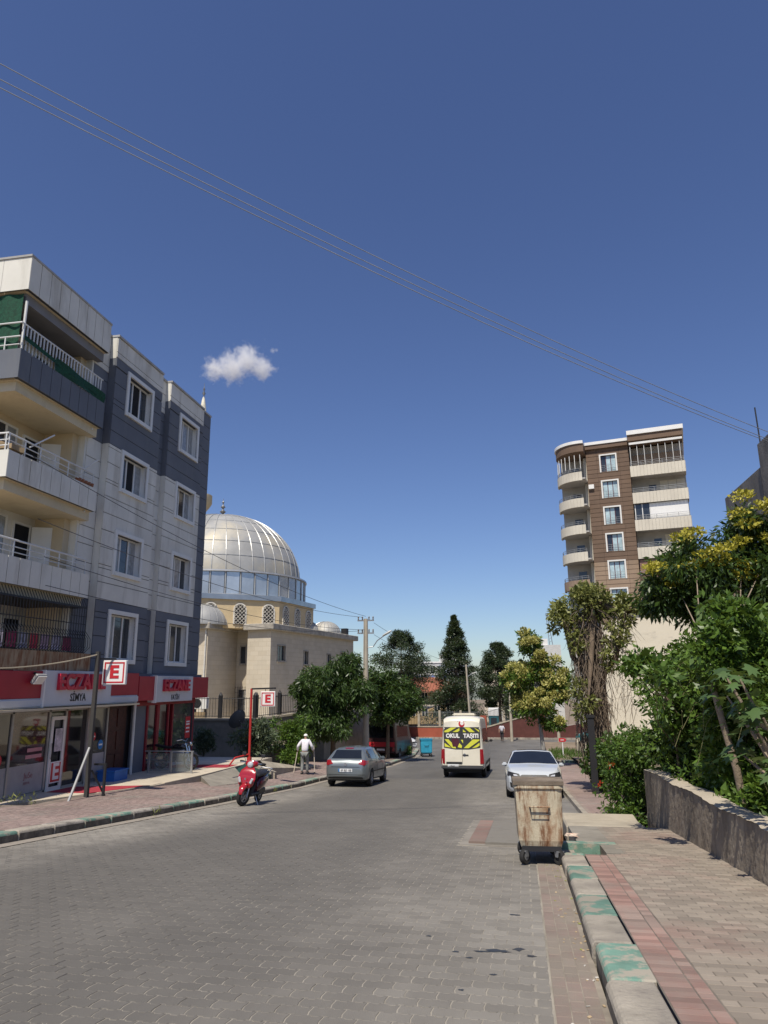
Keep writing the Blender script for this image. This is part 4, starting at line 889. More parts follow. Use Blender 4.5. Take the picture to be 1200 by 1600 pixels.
rough_strip('back', lambda u, v: (2.92, 2 + 15.3*u, zr(2+15.3*u) - .1 + v*(gtz(2+15.3*u) - zr(2+15.3*u) + .1)), 60, 3, gwm, .01)
cp = MB().grid(lambda u, v: (2.60 + .34*u + rnd.uniform(-.012, .012), 2 + 15.3*v, gtz(2+15.3*v) + .006 + .02*math.sin(u*3.14) + rnd.uniform(-.008, .008)), 4, 120); cp.build('top', gtop, gd, world=True, fix=False, smooth=60)
MB().box(2.6, 2.93, 17.28, 17.4, -2, -.31).build('end_face', gwm, gd, world=True)
gd2 = thing('garden_wall', 'short low garden wall beyond the red flowered bush, by the dark gate post', 'wall', (2.6, 24, zr(24)))
MB().prism([(19.6, zr(19.6)-.2), (28.5, zr(28.5)-.2), (28.5, zr(28.5)+1.05), (19.6, zr(19.6)+.78)], 2.64, 2.9, 'x').build('wall', gwm, gd2, world=True); MB().bar((2.77, 19.6, zr(19.6)+.80), (2.77, 28.5, zr(28.5)+1.08), .32, .05).build('cap', gtop, gd2, world=True)
gp = thing('gate_post', 'dark iron gate post standing before the vine covered tree', 'post', (2.25, 25.4, zr(25.4)))
MB().box(-.1, .1, -.1, .1, 0, 2.5).build('shaft', bl, gp); MB().box(-.13, .13, -.13, .13, 2.5, 2.58).build('cap', bl, gp)
# the ground behind the garden wall
tag(MB().add([(2.9, -4, -.3), (40, -4, .3), (40, 60, -2.0), (2.9, 60, -3.7), (2.9, 17, -1.0), (2.9, 30, -1.9)], [(0, 1, 2, 3, 5, 4)]).build('garden_soil', soil, fix=False), kind='structure')
# ---------------------------------------------------------------- plants
def rand_unit(n):
    v = rng.normal(size=(n, 3)); return v / np.linalg.norm(v, axis=1)[:, None]
def leaf_cloud(clumps, size, aspect=.42, droop=.3, shell=2.6, fold=.15, jitter=.35):
    """clumps: (x, y, z, rx, ry, rz, count) -> rhombic leaves spread through ellipsoids"""
    out = []
    for (x, y, z, rx, ry, rz_, n) in clumps:
        n = int(n); u = rand_unit(n); r = rng.random(n)**(1/shell)
        pos = np.array([x, y, z]) + u * r[:, None] * np.array([rx, ry, rz_])
        d = u*.7 + rand_unit(n)*.75 + np.array([0, 0, -droop]); d /= np.linalg.norm(d, axis=1)[:, None]
        s = np.cross(d, rand_unit(n)*.8 + np.array([0, 0, .6])); s /= np.linalg.norm(s, axis=1)[:, None] + 1e-9
        nn = np.cross(d, s); L = size*(1 + jitter*rng.normal(size=n)).clip(.4, 1.9)[:, None]; W = L*aspect
        q = np.stack([pos, pos + d*L*.45 + s*W*.5 + nn*L*fold*.5, pos + d*L - nn*L*fold*.4, pos + d*L*.45 - s*W*.5 + nn*L*fold*.5], 1)
        out.append(q.reshape(-1, 3))
    return np.concatenate(out)
def scatter(c, rad, n, sub, cnt, seed, squash=.8):
    """sub-clumps scattered through an ellipsoid; leaves gaps between them"""
    g = np.random.default_rng(seed); res = []
    for _ in range(n):
        u = g.normal(size=3); u /= np.linalg.norm(u); r = g.random()**.45
        p = np.array(c) + u*r*np.array(rad); s = sub*g.uniform(.6, 1.35)
        res.append((p[0], p[1], p[2], s, s, s*squash, cnt*g.uniform(.6, 1.3)))
    return res
bark = M('bark', (.16, .12, .085), .95, .3, 5, bump=1, bscale=30, stretch=(1, 1, .2), stain=(.09, .07, .05), sfac=.6, sscale=6)
bark_pale = M('bark_pale', (.28, .22, .16), .95, .3, 5, bump=1, bscale=30)
def plant(name, label, cat, base, trunk, clumps, mat, size, aspect=.42, droop=.3, limbs=8, trad=(.14, .05), bm=None, group=None, flowers=None, shell=2.6, crown='crown'):
    t = thing(name, label, cat, base, group=group); tr = MB()
    if trunk:
        n = len(trunk); rs = [trad[0] + (trad[1]-trad[0])*i/(n-1) for i in range(n)]; tr.tube(trunk, rs, 10)
        cs = sorted(clumps, key=lambda c: -c[3])[:]; st = max(1, len(cs)//max(1, limbs))
        for c in cs[::st][:limbs]:
            i = rnd.randint(max(1, n//2), n-1); p = Vector(trunk[i]); q = Vector(c[:3]); m = (p+q)/2 + Vector((rnd.uniform(-.2, .2), rnd.uniform(-.2, .2), -.12*(q-p).length))
            tr.tube([p, m, q], [trad[1]*.9, trad[1]*.6, trad[1]*.2], 6)
        tr.build('trunk', bm or bark, t, world=True, smooth=60)
    o = link(crown, raw_mesh(crown, leaf_cloud(clumps, size, aspect, droop, shell), 4, mat), t); o.matrix_parent_inverse = wm(t).inverted()
    if flowers:
        fc, fm, fs, fa = flowers
        o = link('blossom', raw_mesh('blossom', leaf_cloud(fc, fs, fa, -.2, 2.0), 4, fm), t); o.matrix_parent_inverse = wm(t).inverted()
    return t
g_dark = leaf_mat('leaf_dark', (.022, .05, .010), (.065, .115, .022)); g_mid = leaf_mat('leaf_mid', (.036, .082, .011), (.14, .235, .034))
g_feather = leaf_mat('leaf_feathery', (.025, .056, .014), (.085, .145, .034)); g_bright = leaf_mat('leaf_bright', (.045, .10, .014), (.12, .20, .035)); g_olive = leaf_mat('leaf_olive', (.11, .13, .034), (.31, .32, .10))
g_silver = leaf_mat('leaf_silver', (.06, .09, .045), (.17, .21, .13)); g_conif = leaf_mat('needles', (.02, .038, .016), (.06, .085, .034), .15)
g_yel = leaf_mat('blossom_yellow', (.36, .32, .03), (.58, .52, .08), .3); g_cream = leaf_mat('blossom_pale_yellow', (.36, .34, .08), (.60, .56, .20), .3); g_red = leaf_mat('blossom_red', (.5, .04, .02), (.7, .1, .04), .3)
# tall yellow-flowering tree over the garden wall
cl = scatter((4.9, 17.2, 3.75), (1.9, 1.5, .95), 70, .46, 320, 1) + scatter((6.5, 17, 4.0), (1.5, 1.5, .75), 40, .46, 320, 2) + scatter((5.35, 17.2, 5.0), (.5, .6, .45), 10, .34, 240, 3) + scatter((3.5, 17.3, 3.5), (.6, .8, .35), 12, .34, 240, 33)
fl_ = []
gq = np.random.default_rng(5)
for c in cl:
    if gq.random() < .45 and c[2] > 3.4: fl_.append((c[0]-.08, c[1]-.34, c[2]+.32, .27, .27, .11, 170))
plant('flowering_tree', 'dark leaved tree with bright yellow flower heads reaching over the garden wall', 'tree', (3.25, 12.2, -.5),
      [(3.25, 12.2, -.6), (3.15, 12.1, .3), (3.0, 12.0, 1.0), (2.92, 12.05, 1.6), (3.2, 13.0, 2.2), (4.0, 15.2, 2.9), (4.9, 16.8, 3.6)], cl, g_dark, .145, .33, .8, 10, (.06, .028), bark_pale, flowers=(fl_, g_yel, .072, .7))
# dense shrubbery behind the garden wall
cl = scatter((3.9, 16.2, 1.0), (1.3, 1.7, 1.5), 70, .42, 300, 6) + scatter((4.2, 13.2, .9), (1.2, 2.4, 1.3), 80, .40, 290, 7) + scatter((3.7, 15.4, 1.8), (.7, 1.4, .7), 30, .36, 260, 8) + scatter((4.6, 10.5, 1.0), (1.2, 1.8, 1.4), 54, .4, 260, 9) + scatter((3.25, 13.0, -.1), (.4, 3.0, .3), 30, .26, 160, 91) + scatter((4.3, 14.0, 2.0), (1.1, 1.5, .75), 44, .36, 270, 92) + scatter((3.1, 12.4, 1.75), (.35, .6, .35), 12, .24, 150, 93) + scatter((4.9, 11.2, 2.1), (.9, 1.2, .5), 26, .34, 260, 94) + scatter((3.0, 11.75, 2.05), (.3, .25, .45), 16, .22, 150, 95) + scatter((3.35, 12.6, 2.5), (.4, .5, .35), 14, .26, 170, 96)
plant('shrubbery', 'dense glossy green shrubbery filling the garden behind the rough grey wall', 'shrub', (3.9, 14.5, -.8), [(3.9, 14.5, -.9), (3.9, 14.5, 0), (3.95, 14.6, 1.2)], cl, g_mid, .11, .45, .25, 26, (.06, .025))
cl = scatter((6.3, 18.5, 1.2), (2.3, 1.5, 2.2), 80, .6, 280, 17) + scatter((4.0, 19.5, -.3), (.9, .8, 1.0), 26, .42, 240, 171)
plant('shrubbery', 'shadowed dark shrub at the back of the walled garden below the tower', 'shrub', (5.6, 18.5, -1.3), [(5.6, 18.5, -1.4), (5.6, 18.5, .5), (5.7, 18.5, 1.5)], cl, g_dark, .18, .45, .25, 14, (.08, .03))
cl = scatter((3.05, 15.2, 1.1), (.4, .8, .4), 12, .26, 140, 11) + scatter((2.15, 13.6, 1.9), (.3, .4, .18), 8, .19, 70, 12) + scatter((2.2, 11.7, 1.75), (.25, .4, .12), 6, .16, 45, 122)
plant('shrub', 'large leaved pale green shrub leaning out towards the cream wall', 'shrub', (3.1, 16.2, -1.0), [(3.1, 16.2, -1.1), (3.0, 15.6, .3), (2.75, 14.9, 1.3)], cl, g_bright, .13, .5, .3, 8, (.03, .012))
# bare arching stems hanging in the shrubbery
stm = MB()
for k in range(40):
    x, y, z = rnd.uniform(2.9, 3.8), rnd.uniform(11, 16), rnd.uniform(.6, 2.1); d = Vector((rnd.uniform(-.5, .5), rnd.uniform(-.5, .3), rnd.uniform(-.7, .4)))
    stm.tube([(x, y, z), Vector((x, y, z)) + d*.5 + Vector((0, 0, .1)), Vector((x, y, z)) + d*1.1 - Vector((0, 0, .12))], .004, 4)
o = stm.build('vine_stems', M('dry_stem', (.2, .19, .09), .9, .3)); tag(o, kind='stuff', label='pale dry vine stems trailing through the garden shrubbery', cat='vine')
# bush with red flowers at the wall end
cl = scatter((2.45, 18.4, -.45), (.62, .8, .95), 46, .3, 220, 13) + scatter((2.2, 17.9, -1.35), (.42, .55, .28), 16, .22, 100, 14)
fr_ = [(1.95, 17.7, -.25, .06, .05, .02, 9), (1.72, 18.2, -.72, .04, .04, .03, 8)]
plant('flowering_bush', 'bright green bush with a few red trumpet flowers spilling onto the pavement', 'bush', (2.7, 18.6, zr(18.6)+.1), [(2.7, 18.6, zr(18.6)), (2.6, 18.5, -1.0), (2.5, 18.4, -.4)], cl, g_bright, .085, .48, .2, 14, (.05, .02), flowers=(fr_, g_red, .08, .5))
# tree smothered in dead vines
cl = scatter((2.4, 26.8, 4.55), (1.0, 1.0, .55), 20, .3, 130, 15) + scatter((3.6, 26.6, 4.1), (.9, .8, .55), 16, .3, 120, 16) + scatter((1.55, 26.8, 4.0), (.35, .5, .7), 11, .24, 110, 18) + scatter((2.1, 26.5, 3.2), (.3, .3, .8), 9, .22, 80, 181) + scatter((3.3, 26.4, 2.9), (.6, .6, .8), 10, .26, 90, 19) + scatter((2.2, 26.3, 1.1), (.5, .4, .8), 9, .25, 70, 20)
iv = plant('vine_covered_tree', 'tree trunk smothered in hanging brown dead vines with an olive crown', 'tree', (2.75, 27, zr(27)), [(2.75, 27, zr(27)-.2), (2.72, 27, -.5), (2.65, 27, 1.5), (2.6, 27, 3.2), (2.8, 26.9, 4.4)], cl, g_olive, .16, .42, .3, 16, (.36, .16), bark)
vn = MB(); vm = M('dead_vine', (.175, .135, .10), .95, .35, 2)
for k in range(620):
    a = rnd.uniform(0, 6.28); rr = .25 + .38*rnd.random(); z = rnd.uniform(-.6, 4.1); L = rnd.uniform(.5, 1.5)
    x, y = 2.5 + rr*math.cos(a), 26.95 + rr*math.sin(a); pts = [(x, y, z)]
    for j in range(3): x += rnd.uniform(-.12, .12); y += rnd.uniform(-.12, .12); z -= L/3; pts.append((x, y, max(z, zr(27)+.1)))
    vn.tube(pts, [.014, .012, .01, .006], 4, caps=False)
for k in range(240):
    x, y, z = rnd.uniform(2.0, 4.0), rnd.uniform(26, 27), rnd.uniform(.6, 4.2); pts = [(x, y, z)]; dx = rnd.uniform(-.25, .3)
    for j in range(4): x += dx*rnd.uniform(.2, .8); y += rnd.uniform(-.1, .1); z -= rnd.uniform(.02, .3); pts.append((x, y, z))
    vn.tube(pts, [.010, .009, .007, .005, .003], 4, caps=False)
vo = vn.build('dead_vines', vm, iv, world=True, fix=False); vo['kind'] = 'stuff'
cl = scatter((2.6, 26.0, -1.0), (.45, .5, 1.0), 18, .28, 110, 21)
plant('ivy', 'dark green ivy climbing the foot of the vine covered tree', 'ivy', (2.6, 26.3, zr(26.3)), [(2.6, 26.3, zr(26.3)-.1), (2.6, 26.3, -1.5), (2.6, 26.2, -.5)], cl, g_dark, .13, .7, .3, 8, (.04, .02))
# pale yellow-blossomed street tree
cl = scatter((.0, 42, 1.6), (.95, 1.1, .9), 20, .42, 150, 22) + scatter((1.9, 42, 1.3), (.95, 1.1, 1.1), 22, .42, 150, 222) + scatter((.7, 41.8, .5), (1.2, 1.0, .7), 18, .4, 140, 223) + scatter((1.3, 42, 2.7), (.8, .9, .6), 14, .38, 140, 224) + scatter((1.5, 42, -.5), (1.0, .9, .45), 10, .33, 110, 221) + scatter((.75, 42, 3.7), (.5, .6, .65), 10, .36, 140, 23)
fl_ = [(c[0]-.02, c[1]-.3, c[2]+.22, c[3]*.8, c[3]*.8, c[5]*.7, 190) for c in cl if gq.random() < .75]
plant('blossoming_tree', 'rounded street tree thick with pale yellow blossom behind the white sedan', 'tree', (1.15, 42, zr(42)), [(1.15, 42, zr(42)-.1), (1.05, 42, -1.4), (.95, 42, -.2), (.9, 42, 1.2), (1.0, 42, 2.8)], cl, g_mid, .2, .42, .3, 14, (.13, .05), M('bark_grey', (.3, .29, .27), .9, .2, 4), flowers=(fl_, g_cream, .13, .6))
# roadside shrubs left
cl = scatter((-14.9, 33.2, -.95), (.55, .5, .65), 16, .26, 110, 24)
plant('oleander', 'pale oleander shrub in the shaded gap beside the further pharmacy', 'shrub', (-14.9, 33.2, -1.7), [(-14.9, 33.2, -1.8), (-14.9, 33.2, -1.4), (-14.9, 33.2, -.9)], cl, g_silver, .17, .25, .1, 8, (.04, .02))
cl = scatter((-12.3, 33, -.85), (1.0, .9, .85), 34, .34, 140, 25)
plant('shrub', 'silvery green roadside shrub behind the red sign pole', 'shrub', (-12.3, 33, -1.9), [(-12.3, 33, -2), (-12.3, 33, -1.4), (-12.3, 33, -.8)], cl, g_silver, .18, .28, .1, 10, (.05, .02))
cl = scatter((-10.9, 34.2, -.9), (1.1, .9, .95), 34, .34, 140, 26) + scatter((-10.5, 33.3, -1.7), (.8, .5, .35), 14, .25, 100, 27)
plant('shrub', 'mixed green roadside shrub just behind the person on crutches', 'shrub', (-10.9, 34.2, -2.1), [(-10.9, 34.2, -2.2), (-10.9, 34.2, -1.6), (-10.9, 34.2, -1.0)], cl, g_mid, .16, .36, .15, 10, (.05, .02))
cl = scatter((-10.5, 39.8, 1.3), (1.9, 1.6, 1.4), 70, .5, 330, 28) + scatter((-12.0, 39.5, 1.2), (.8, .8, .5), 12, .35, 130, 29) + scatter((-9.6, 40, 2.7), (.9, .9, .5), 14, .36, 130, 30) + scatter((-10.6, 39.3, -.5), (1.8, 1.1, .8), 34, .42, 240, 31) + scatter((-9.0, 40, .9), (.9, 1.0, 1.1), 24, .4, 230, 311)
plant('roadside_tree', 'broad tree with drooping feathery dark leaves in front of the mosque', 'tree', (-10.4, 40.2, -2.7), [(-10.4, 40.2, -2.8), (-10.35, 40.1, -1.4), (-10.5, 40, 0), (-10.3, 40, 1.6)], cl, g_feather, .21, .24, 1.0, 16, (.16, .06))
cl = scatter((-8.2, 46, .55), (1.7, 1.5, 1.35), 80, .5, 260, 34) + scatter((-7.2, 46, .9), (.8, .8, .7), 12, .4, 130, 35) + scatter((-9.0, 45.5, 1.9), (1.1, .8, .8), 22, .4, 180, 36) + scatter((-6.8, 46, .5), (.6, .8, .6), 12, .36, 150, 361)
plant('roadside_tree', 'round crowned light green tree on the kerb behind the concrete power pole', 'tree', (-8.4, 46.2, -3.1), [(-8.4, 46.2, -3.2), (-8.35, 46.1, -1.9), (-8.3, 46, -.6), (-8.2, 46, .8)], cl, g_feather, .18, .4, .4, 16, (.14, .05))
cl = scatter((-7.9, 50.5, -2.8), (.3, .5, .3), 7, .2, 80, 37)
plant('kerbside_shrub', 'small bright green shrub at the kerb near the parked white car', 'shrub', (-7.95, 50.5, zr(50.5)+.15), [(-7.95, 50.5, zr(50.5)), (-7.95, 50.5, -3.0), (-7.9, 50.5, -2.8)], cl, g_bright, .13, .4, .2, 4, (.03, .02))
# conifers at the crossing
def conifer(name, label, x, y, z0, h, rad, seed, gappy=0, low=.12, levels=20, per=11, broad=False):
    g = np.random.default_rng(seed); t = thing(name, label, 'tree', (x, y, z0)); tr = MB().tube([(0, 0, 0), (.05, 0, h*.5), (0, 0, h)], [h*.022, h*.014, .02], 8); cl = []
    for k in range(levels):
        f = low + (1-low)*k/(levels-1); zz = f*h; rr = rad*((max(0.0, 1-f)**.75 if not broad else max(.05, 1-((f-.55)/.5)**2)**.8))*g.uniform(.7, 1.12) + .15
        for j in range(per):
            if g.random() < gappy: continue
            a = g.uniform(0, 6.28); L = rr*g.uniform(.75, 1.15); dz = L*g.uniform(-.1, .25) if gappy else L*g.uniform(-.25, .1)
            tr.tube([(0, 0, zz), (math.cos(a)*L, math.sin(a)*L, zz+dz)], [.05, .015], 4, caps=False)
            for s in ((.55, .45), (.85, .38)) if not gappy else ((.7, .6), (1.0, .55)):
                cl.append((math.cos(a)*L*s[0], math.sin(a)*L*s[0], zz+dz*s[0], rr*s[1]*.55+.14, rr*s[1]*.55+.14, (.34 if not gappy else .55), 90 if not gappy else 190))
    tr.build('trunk', bark, t, smooth=60); link('crown', raw_mesh('crown', leaf_cloud(cl, .26, .3, .1, 1.8), 4, g_conif), t)
conifer('spruce_tree', 'tall dark conical spruce standing behind the school minibus', -7.9, 92, -4.6, 14.2, 4.6, 41)
conifer('pine_tree', 'open crowned dark pine before the red roofed school', -15.2, 94, -4.6, 12.3, 3.6, 42, .42, .3, 15, 9, True)
conifer('pine_tree', 'narrow dark pine above the brick wall by the crossing', -3.0, 108, -4.0, 10.7, 2.6, 43, .3, .2, 14, 10, True)
conifer('pine_tree', 'bushy low pine between the narrow pine and the blossoming tree', .3, 104, -4.0, 8.0, 3.0, 45, .3, .1, 12, 8)
# fig: big lobed leaves one by one
def fig_leaf_mesh(nm, seed):
    g = random.Random(seed); pts = []
    lob = [(-150, .32), (-118, .22), (-95, .46), (-62, .24), (-42, .5), (-20, .3), (0, .56), (20, .3), (42, .5), (62, .24), (95, .46), (118, .22), (150, .32)]
    rim = [(r*g.uniform(.9, 1.1)*math.sin(R(a)), .12 + r*g.uniform(.9, 1.1)*math.cos(R(a))) for a, r in lob]
    V = [(0, .1, .0)] + [(x, y, -.28*(x*x+y*y) + g.uniform(-.015, .015)) for x, y in rim] + [(0, -.28, -.03)]
    F = [(0, i, i+1) for i in range(1, len(rim))] + [(0, len(rim), len(rim)+1), (0, len(rim)+1, 1)]
    me = MB().add(V, F).mesh(nm, g_fig, fix=False, smooth=80); return me
g_fig = leaf_mat('leaf_fig', (.06, .11, .03), (.09, .15, .045), .25)
t_ = g_fig.node_tree; b_n = t_.nodes['Principled BSDF']; oi = t_.nodes.new('ShaderNodeObjectInfo'); hs_ = t_.nodes.new('ShaderNodeHueSaturation'); src = b_n.inputs['Base Color'].links[0].from_socket
t_.links.new(ramp(t_, oi.outputs['Random'], 0, 1, .55, 1.35), hs_.inputs['Value']); t_.links.new(src, hs_.inputs['Color']); t_.links.new(hs_.outputs[0], b_n.inputs['Base Color'])
fms = [fig_leaf_mesh('leaf', s) for s in range(4)]
fig = thing('fig_tree', 'fig tree with large lobed pale green leaves above the garden wall top', 'tree', (3.22, 9.7, -.15))
ft = MB(); tips = []
for k in range(13):
    a = rnd.uniform(1.9, 4.6) if k < 9 else rnd.uniform(0, 6.28); l = rnd.uniform(.5, 1.0); zt = rnd.uniform(.75, 2.3) if k > 1 else .8
    e = Vector((math.cos(a)*l*.75, math.sin(a)*l*1.4, zt)); ft.tube([(0, 0, 0), e*.5 + Vector((0, 0, .15)), e], [.05, .03, .012], 6); tips.append(e)
ft.build('trunk', bark_pale, fig, smooth=60)
for e in tips:
    for k in range(11):
        d = Vector((rnd.gauss(0, 1), rnd.gauss(0, 1), rnd.gauss(.1, .6))).normalized(); p = e + d*rnd.uniform(.1, .34)
        q = Vector((d.x, d.y, -.35 + rnd.uniform(-.4, .3))).normalized().to_track_quat('Y', 'Z').to_euler()
        s = rnd.uniform(.16, .30); link('leaf', rnd.choice(fms), fig, p, q, (s, s, s))
# ---------------------------------------------------------------- vehicles
rubber = M('tyre_rubber', (.022, .021, .02), .85, .2, 8); trim = M('black_trim', (.02, .02, .021), .5); alloy = M('alloy_rim', (.36, .36, .37), .35, .1, metal=.7)
autoglass = M('car_glass', (.012, .014, .017), .05, .2, spec=.8)
lamp_red = M('lamp_red', (.26, .01, .015), .15, .2, 20, spec=.7, coat=.5); lamp_clear = M('lamp_clear', (.45, .46, .48), .12, .25, 20, spec=.8, coat=.5)
plate_w = M('plate_white', (.72, .73, .74), .4, .05); plate_k = M('plate_ink', (.03, .03, .03), .6)
def smooth1(y, xs, zs, k=.05):
    s = np.linspace(-k, k, 9); return float(np.mean([np.interp(y+d, xs, zs) for d in s]))
def car_body(spec):
    L = spec['L']; t = np.linspace(0, math.pi, spec.get('n', 64)); ys = -np.cos(t)*L/2*.35 + np.linspace(-1, 1, len(t))*L/2*.65; rings = []
    for y in ys:
        k = spec.get('k', .05)
        z1 = smooth1(y, *spec['top'], k); w_ = smooth1(y, *spec['w'], .04); wr = smooth1(y, *spec['wr'], .06); z0 = smooth1(y, *spec['bot'], .03); b = min(smooth1(y, *spec['belt'], .1), z1 - .05)
        z1 = max(z1, z0+.1); b = max(b, z0+.06); wr = min(wr, w_*.97)
        h = b - z0
        half = [(0, z0), (w_*.55, z0), (w_*.9, z0), (w_*.975, z0+min(.06, h*.2)), (w_*.995, z0+h*.3), (w_, z0+h*.55), (w_*.99, z0+h*.8), (w_*.965, b)]
        half += [(w_*.965 + (wr - w_*.965)*f, b + (z1-b)*g) for f, g in ((.25, .28), (.52, .55), (.8, .8), (.98, .92))] + [(wr*.86, b+(z1-b)*.975), (wr*.55, z1), (wr*.25, z1+.012), (0, z1+.015)]
        rings.append([(x, y, z) for x, z in half] + [(-x, y, z) for x, z in half[-2:0:-1]])
    m = len(rings[0]); mb = MB(); mb.v = [p for r in rings for p in r]
    for i in range(len(rings)-1):
        for j in range(m): mb.f.append((i*m+j, i*m+(j+1) % m, (i+1)*m+(j+1) % m, (i+1)*m+j))
    mb.f += [tuple(range(m)), tuple((len(rings)-1)*m + j for j in range(m))[::-1]]; mb.m = [0]*len(mb.f)
    return mb
def cut(me, cutters):
    o = bpy.data.objects.new('c', me); COL.objects.link(o); tmp = [o]
    for c in cutters:
        q = bpy.data.objects.new('k', c); COL.objects.link(q); tmp.append(q); md = o.modifiers.new('b', 'BOOLEAN'); md.object = q; md.operation = 'DIFFERENCE'; md.solver = 'EXACT'
    dg = bpy.context.evaluated_depsgraph_get(); r = bpy.data.meshes.new_from_object(o.evaluated_get(dg))
    for q in tmp: bpy.data.objects.remove(q)
    return r
def decal(bvh, poly, axis, sgn, off, name, mat, parent, step=.1):
    """a panel laid on the body: outline in two axes, dropped on to the skin along the third"""
    bm = bmesh.new(); ax = {'x': 0, 'y': 1, 'z': 2}[axis]; oth = [i for i in range(3) if i != ax]
    vs_ = []
    for a, b in poly: p = [0, 0, 0]; p[oth[0]] = a; p[oth[1]] = b; vs_.append(bm.verts.new(p))
    bm.faces.new(vs_)
    for q in range(2):
        lo, hi = min(p[q] for p in poly), max(p[q] for p in poly); c = lo + step
        while c < hi - .02:
            co = [0, 0, 0]; co[oth[q]] = c; no = [0, 0, 0]; no[oth[q]] = 1; bmesh.ops.bisect_plane(bm, geom=bm.verts[:] + bm.edges[:] + bm.faces[:], plane_co=co, plane_no=no); c += step
    d = Vector((0, 0, 0)); d[ax] = -sgn; last = None; miss = []
    for v in bm.verts:
        o = v.co.copy(); o[ax] = sgn*10; loc, nor, _, _ = bvh.ray_cast(o, d)
        if loc is None: miss.append(v); continue
        if nor[ax]*sgn < 0: nor = -nor
        v.co = loc + nor*off; last = loc
    for v in miss: v.co[ax] = last[ax] + sgn*off if last else sgn
    bmesh.ops.triangulate(bm, faces=bm.faces[:])
    me = bpy.data.meshes.new(name); bm.to_mesh(me); bm.free(); me.materials.append(mat)
    # thickness so that the panel is a solid piece
    bm = bmesh.new(); bm.from_mesh(me); bmesh.ops.recalc_face_normals(bm, faces=bm.faces); bmesh.ops.solidify(bm, geom=bm.faces[:], thickness=off*.5); bm.to_mesh(me); bm.free()
    me.polygons.foreach_set('use_smooth', [True]*len(me.polygons)); me.set_sharp_from_angle(angle=R(40))
    return link(name, me, parent)
def wheel(parent, x, y, r, wd, side, rim=alloy, spokes=5):
    w_ = MB().lathe([(r*.62, -wd/2), (r*.93, -wd/2), (r, -wd/2+.03), (r, wd/2-.03), (r*.93, wd/2), (r*.62, wd/2)], 28, axis='x').build('wheel', rubber, parent, smooth=35, loc=(x, y, r))
    mb = MB().lathe([(0, side*wd*.28), (r*.2, side*wd*.3), (r*.22, side*wd*.2)], 20, axis='x'); mb.lathe([(r*.5, side*wd*.1), (r*.56, side*wd*.42), (r*.63, side*wd*.47), (r*.63, -side*wd*.3)], 24, axis='x'); mb.lathe([(0, 0), (r*.6, 0)], 20, axis='x', m=1)
    for k in range(spokes):
        a = 2*math.pi*k/spokes; mb.bar((side*wd*.3, r*.1*math.cos(a), r*.1*math.sin(a)), (side*wd*.34, r*.58*math.cos(a), r*.58*math.sin(a)), r*.17, .025)
    mb.build('rim', [rim, trim], w_, smooth=35); return w_
def car(name, label, spec, paint, loc, rz, pitch, group=None, detail=None, cat='car'):
    t = thing(name, label, cat, loc, rz, group); t.rotation_euler = (pitch, 0, rz)
    me = car_body(spec).mesh('body', paint); wr_, W = spec['wheel_r'], max(spec['w'][1])
    cuts = [MB().lathe([(0, -.4), (wr_*1.13, -.4), (wr_*1.13, .4), (0, .4)], 28, (s*(W-.02), y, wr_), axis='x').mesh('k', paint) for y in spec['axles'] for s in (-1, 1)]
    me = cut(me, cuts); me.polygons.foreach_set('use_smooth', [True]*len(me.polygons)); me.set_sharp_from_angle(angle=R(38))
    body = link('body', me, t); bm = bmesh.new(); bm.from_mesh(me); bvh = BVHTree.FromBMesh(bm); bm.free()
    for y in spec['axles']:
        for s in (-1, 1): wheel(t, s*(W-.115), y, wr_, .2, s, spokes=spec.get('spokes', 5))
    MB().box(-W*.8, W*.8, spec['axles'][0]-.5, spec['axles'][1]+.5, .2, spec['bot'][1][len(spec['bot'][1])//2]+.04).build('underbody', trim, t)
    detail(t, bvh, body); return t
def mirror2(poly): return [(-a, b) for a, b in poly][::-1]
def both(bvh, poly, axis, sgn, off, nm, mt, t):
    decal(bvh, poly, axis, sgn, off, nm, mt, t); decal(bvh, mirror2(poly), axis, sgn, off, nm, mt, t)
def sides(bvh, polys, nm, mt, t, off=.008):
    for p in polys:
        for s in (-1, 1): decal(bvh, p, 'x', s, off, nm, mt, t)
def side_mirror(t, y, z, W, mt):
    for s in (-1, 1):
        o = MB().mbox(Matrix.Translation((s*(W+.06), y, z)), .17, .1, .12).build('wing_mirror', mt, t, bevel=.035, seg=2, smooth=40); MB().bar((s*(W-.1), y+.02, z-.05), (s*(W+.05), y, z-.03), .05, .04).build('stalk', trim, o)
HATCH = dict(L=4.24, wheel_r=.315, axles=(-1.27, 1.34), k=.05,
    top=([-2.12, -2.09, -2.0, -1.93, -1.55, -1.2, -.3, .3, 1.05, 1.6, 2.0, 2.12], [.7, .93, 1.0, 1.04, 1.36, 1.43, 1.46, 1.42, 1.0, .88, .74, .6]),
    belt=([-2.12, -1.5, 0, 1.2, 2.12], [.95, .98, .93, .88, .6]), w=([-2.12, -2.05, -1.8, -1.2, 1.2, 1.8, 2.12], [.66, .77, .85, .875, .875, .82, .6]),
    wr=([-2.12, -1.9, -1.5, -.5, .4, 1.1, 2.12], [.62, .72, .55, .59, .59, .78, .5]), bot=([-2.12, -2.02, -1.7, 1.7, 2.0, 2.12], [.42, .27, .24, .2, .22, .35]))
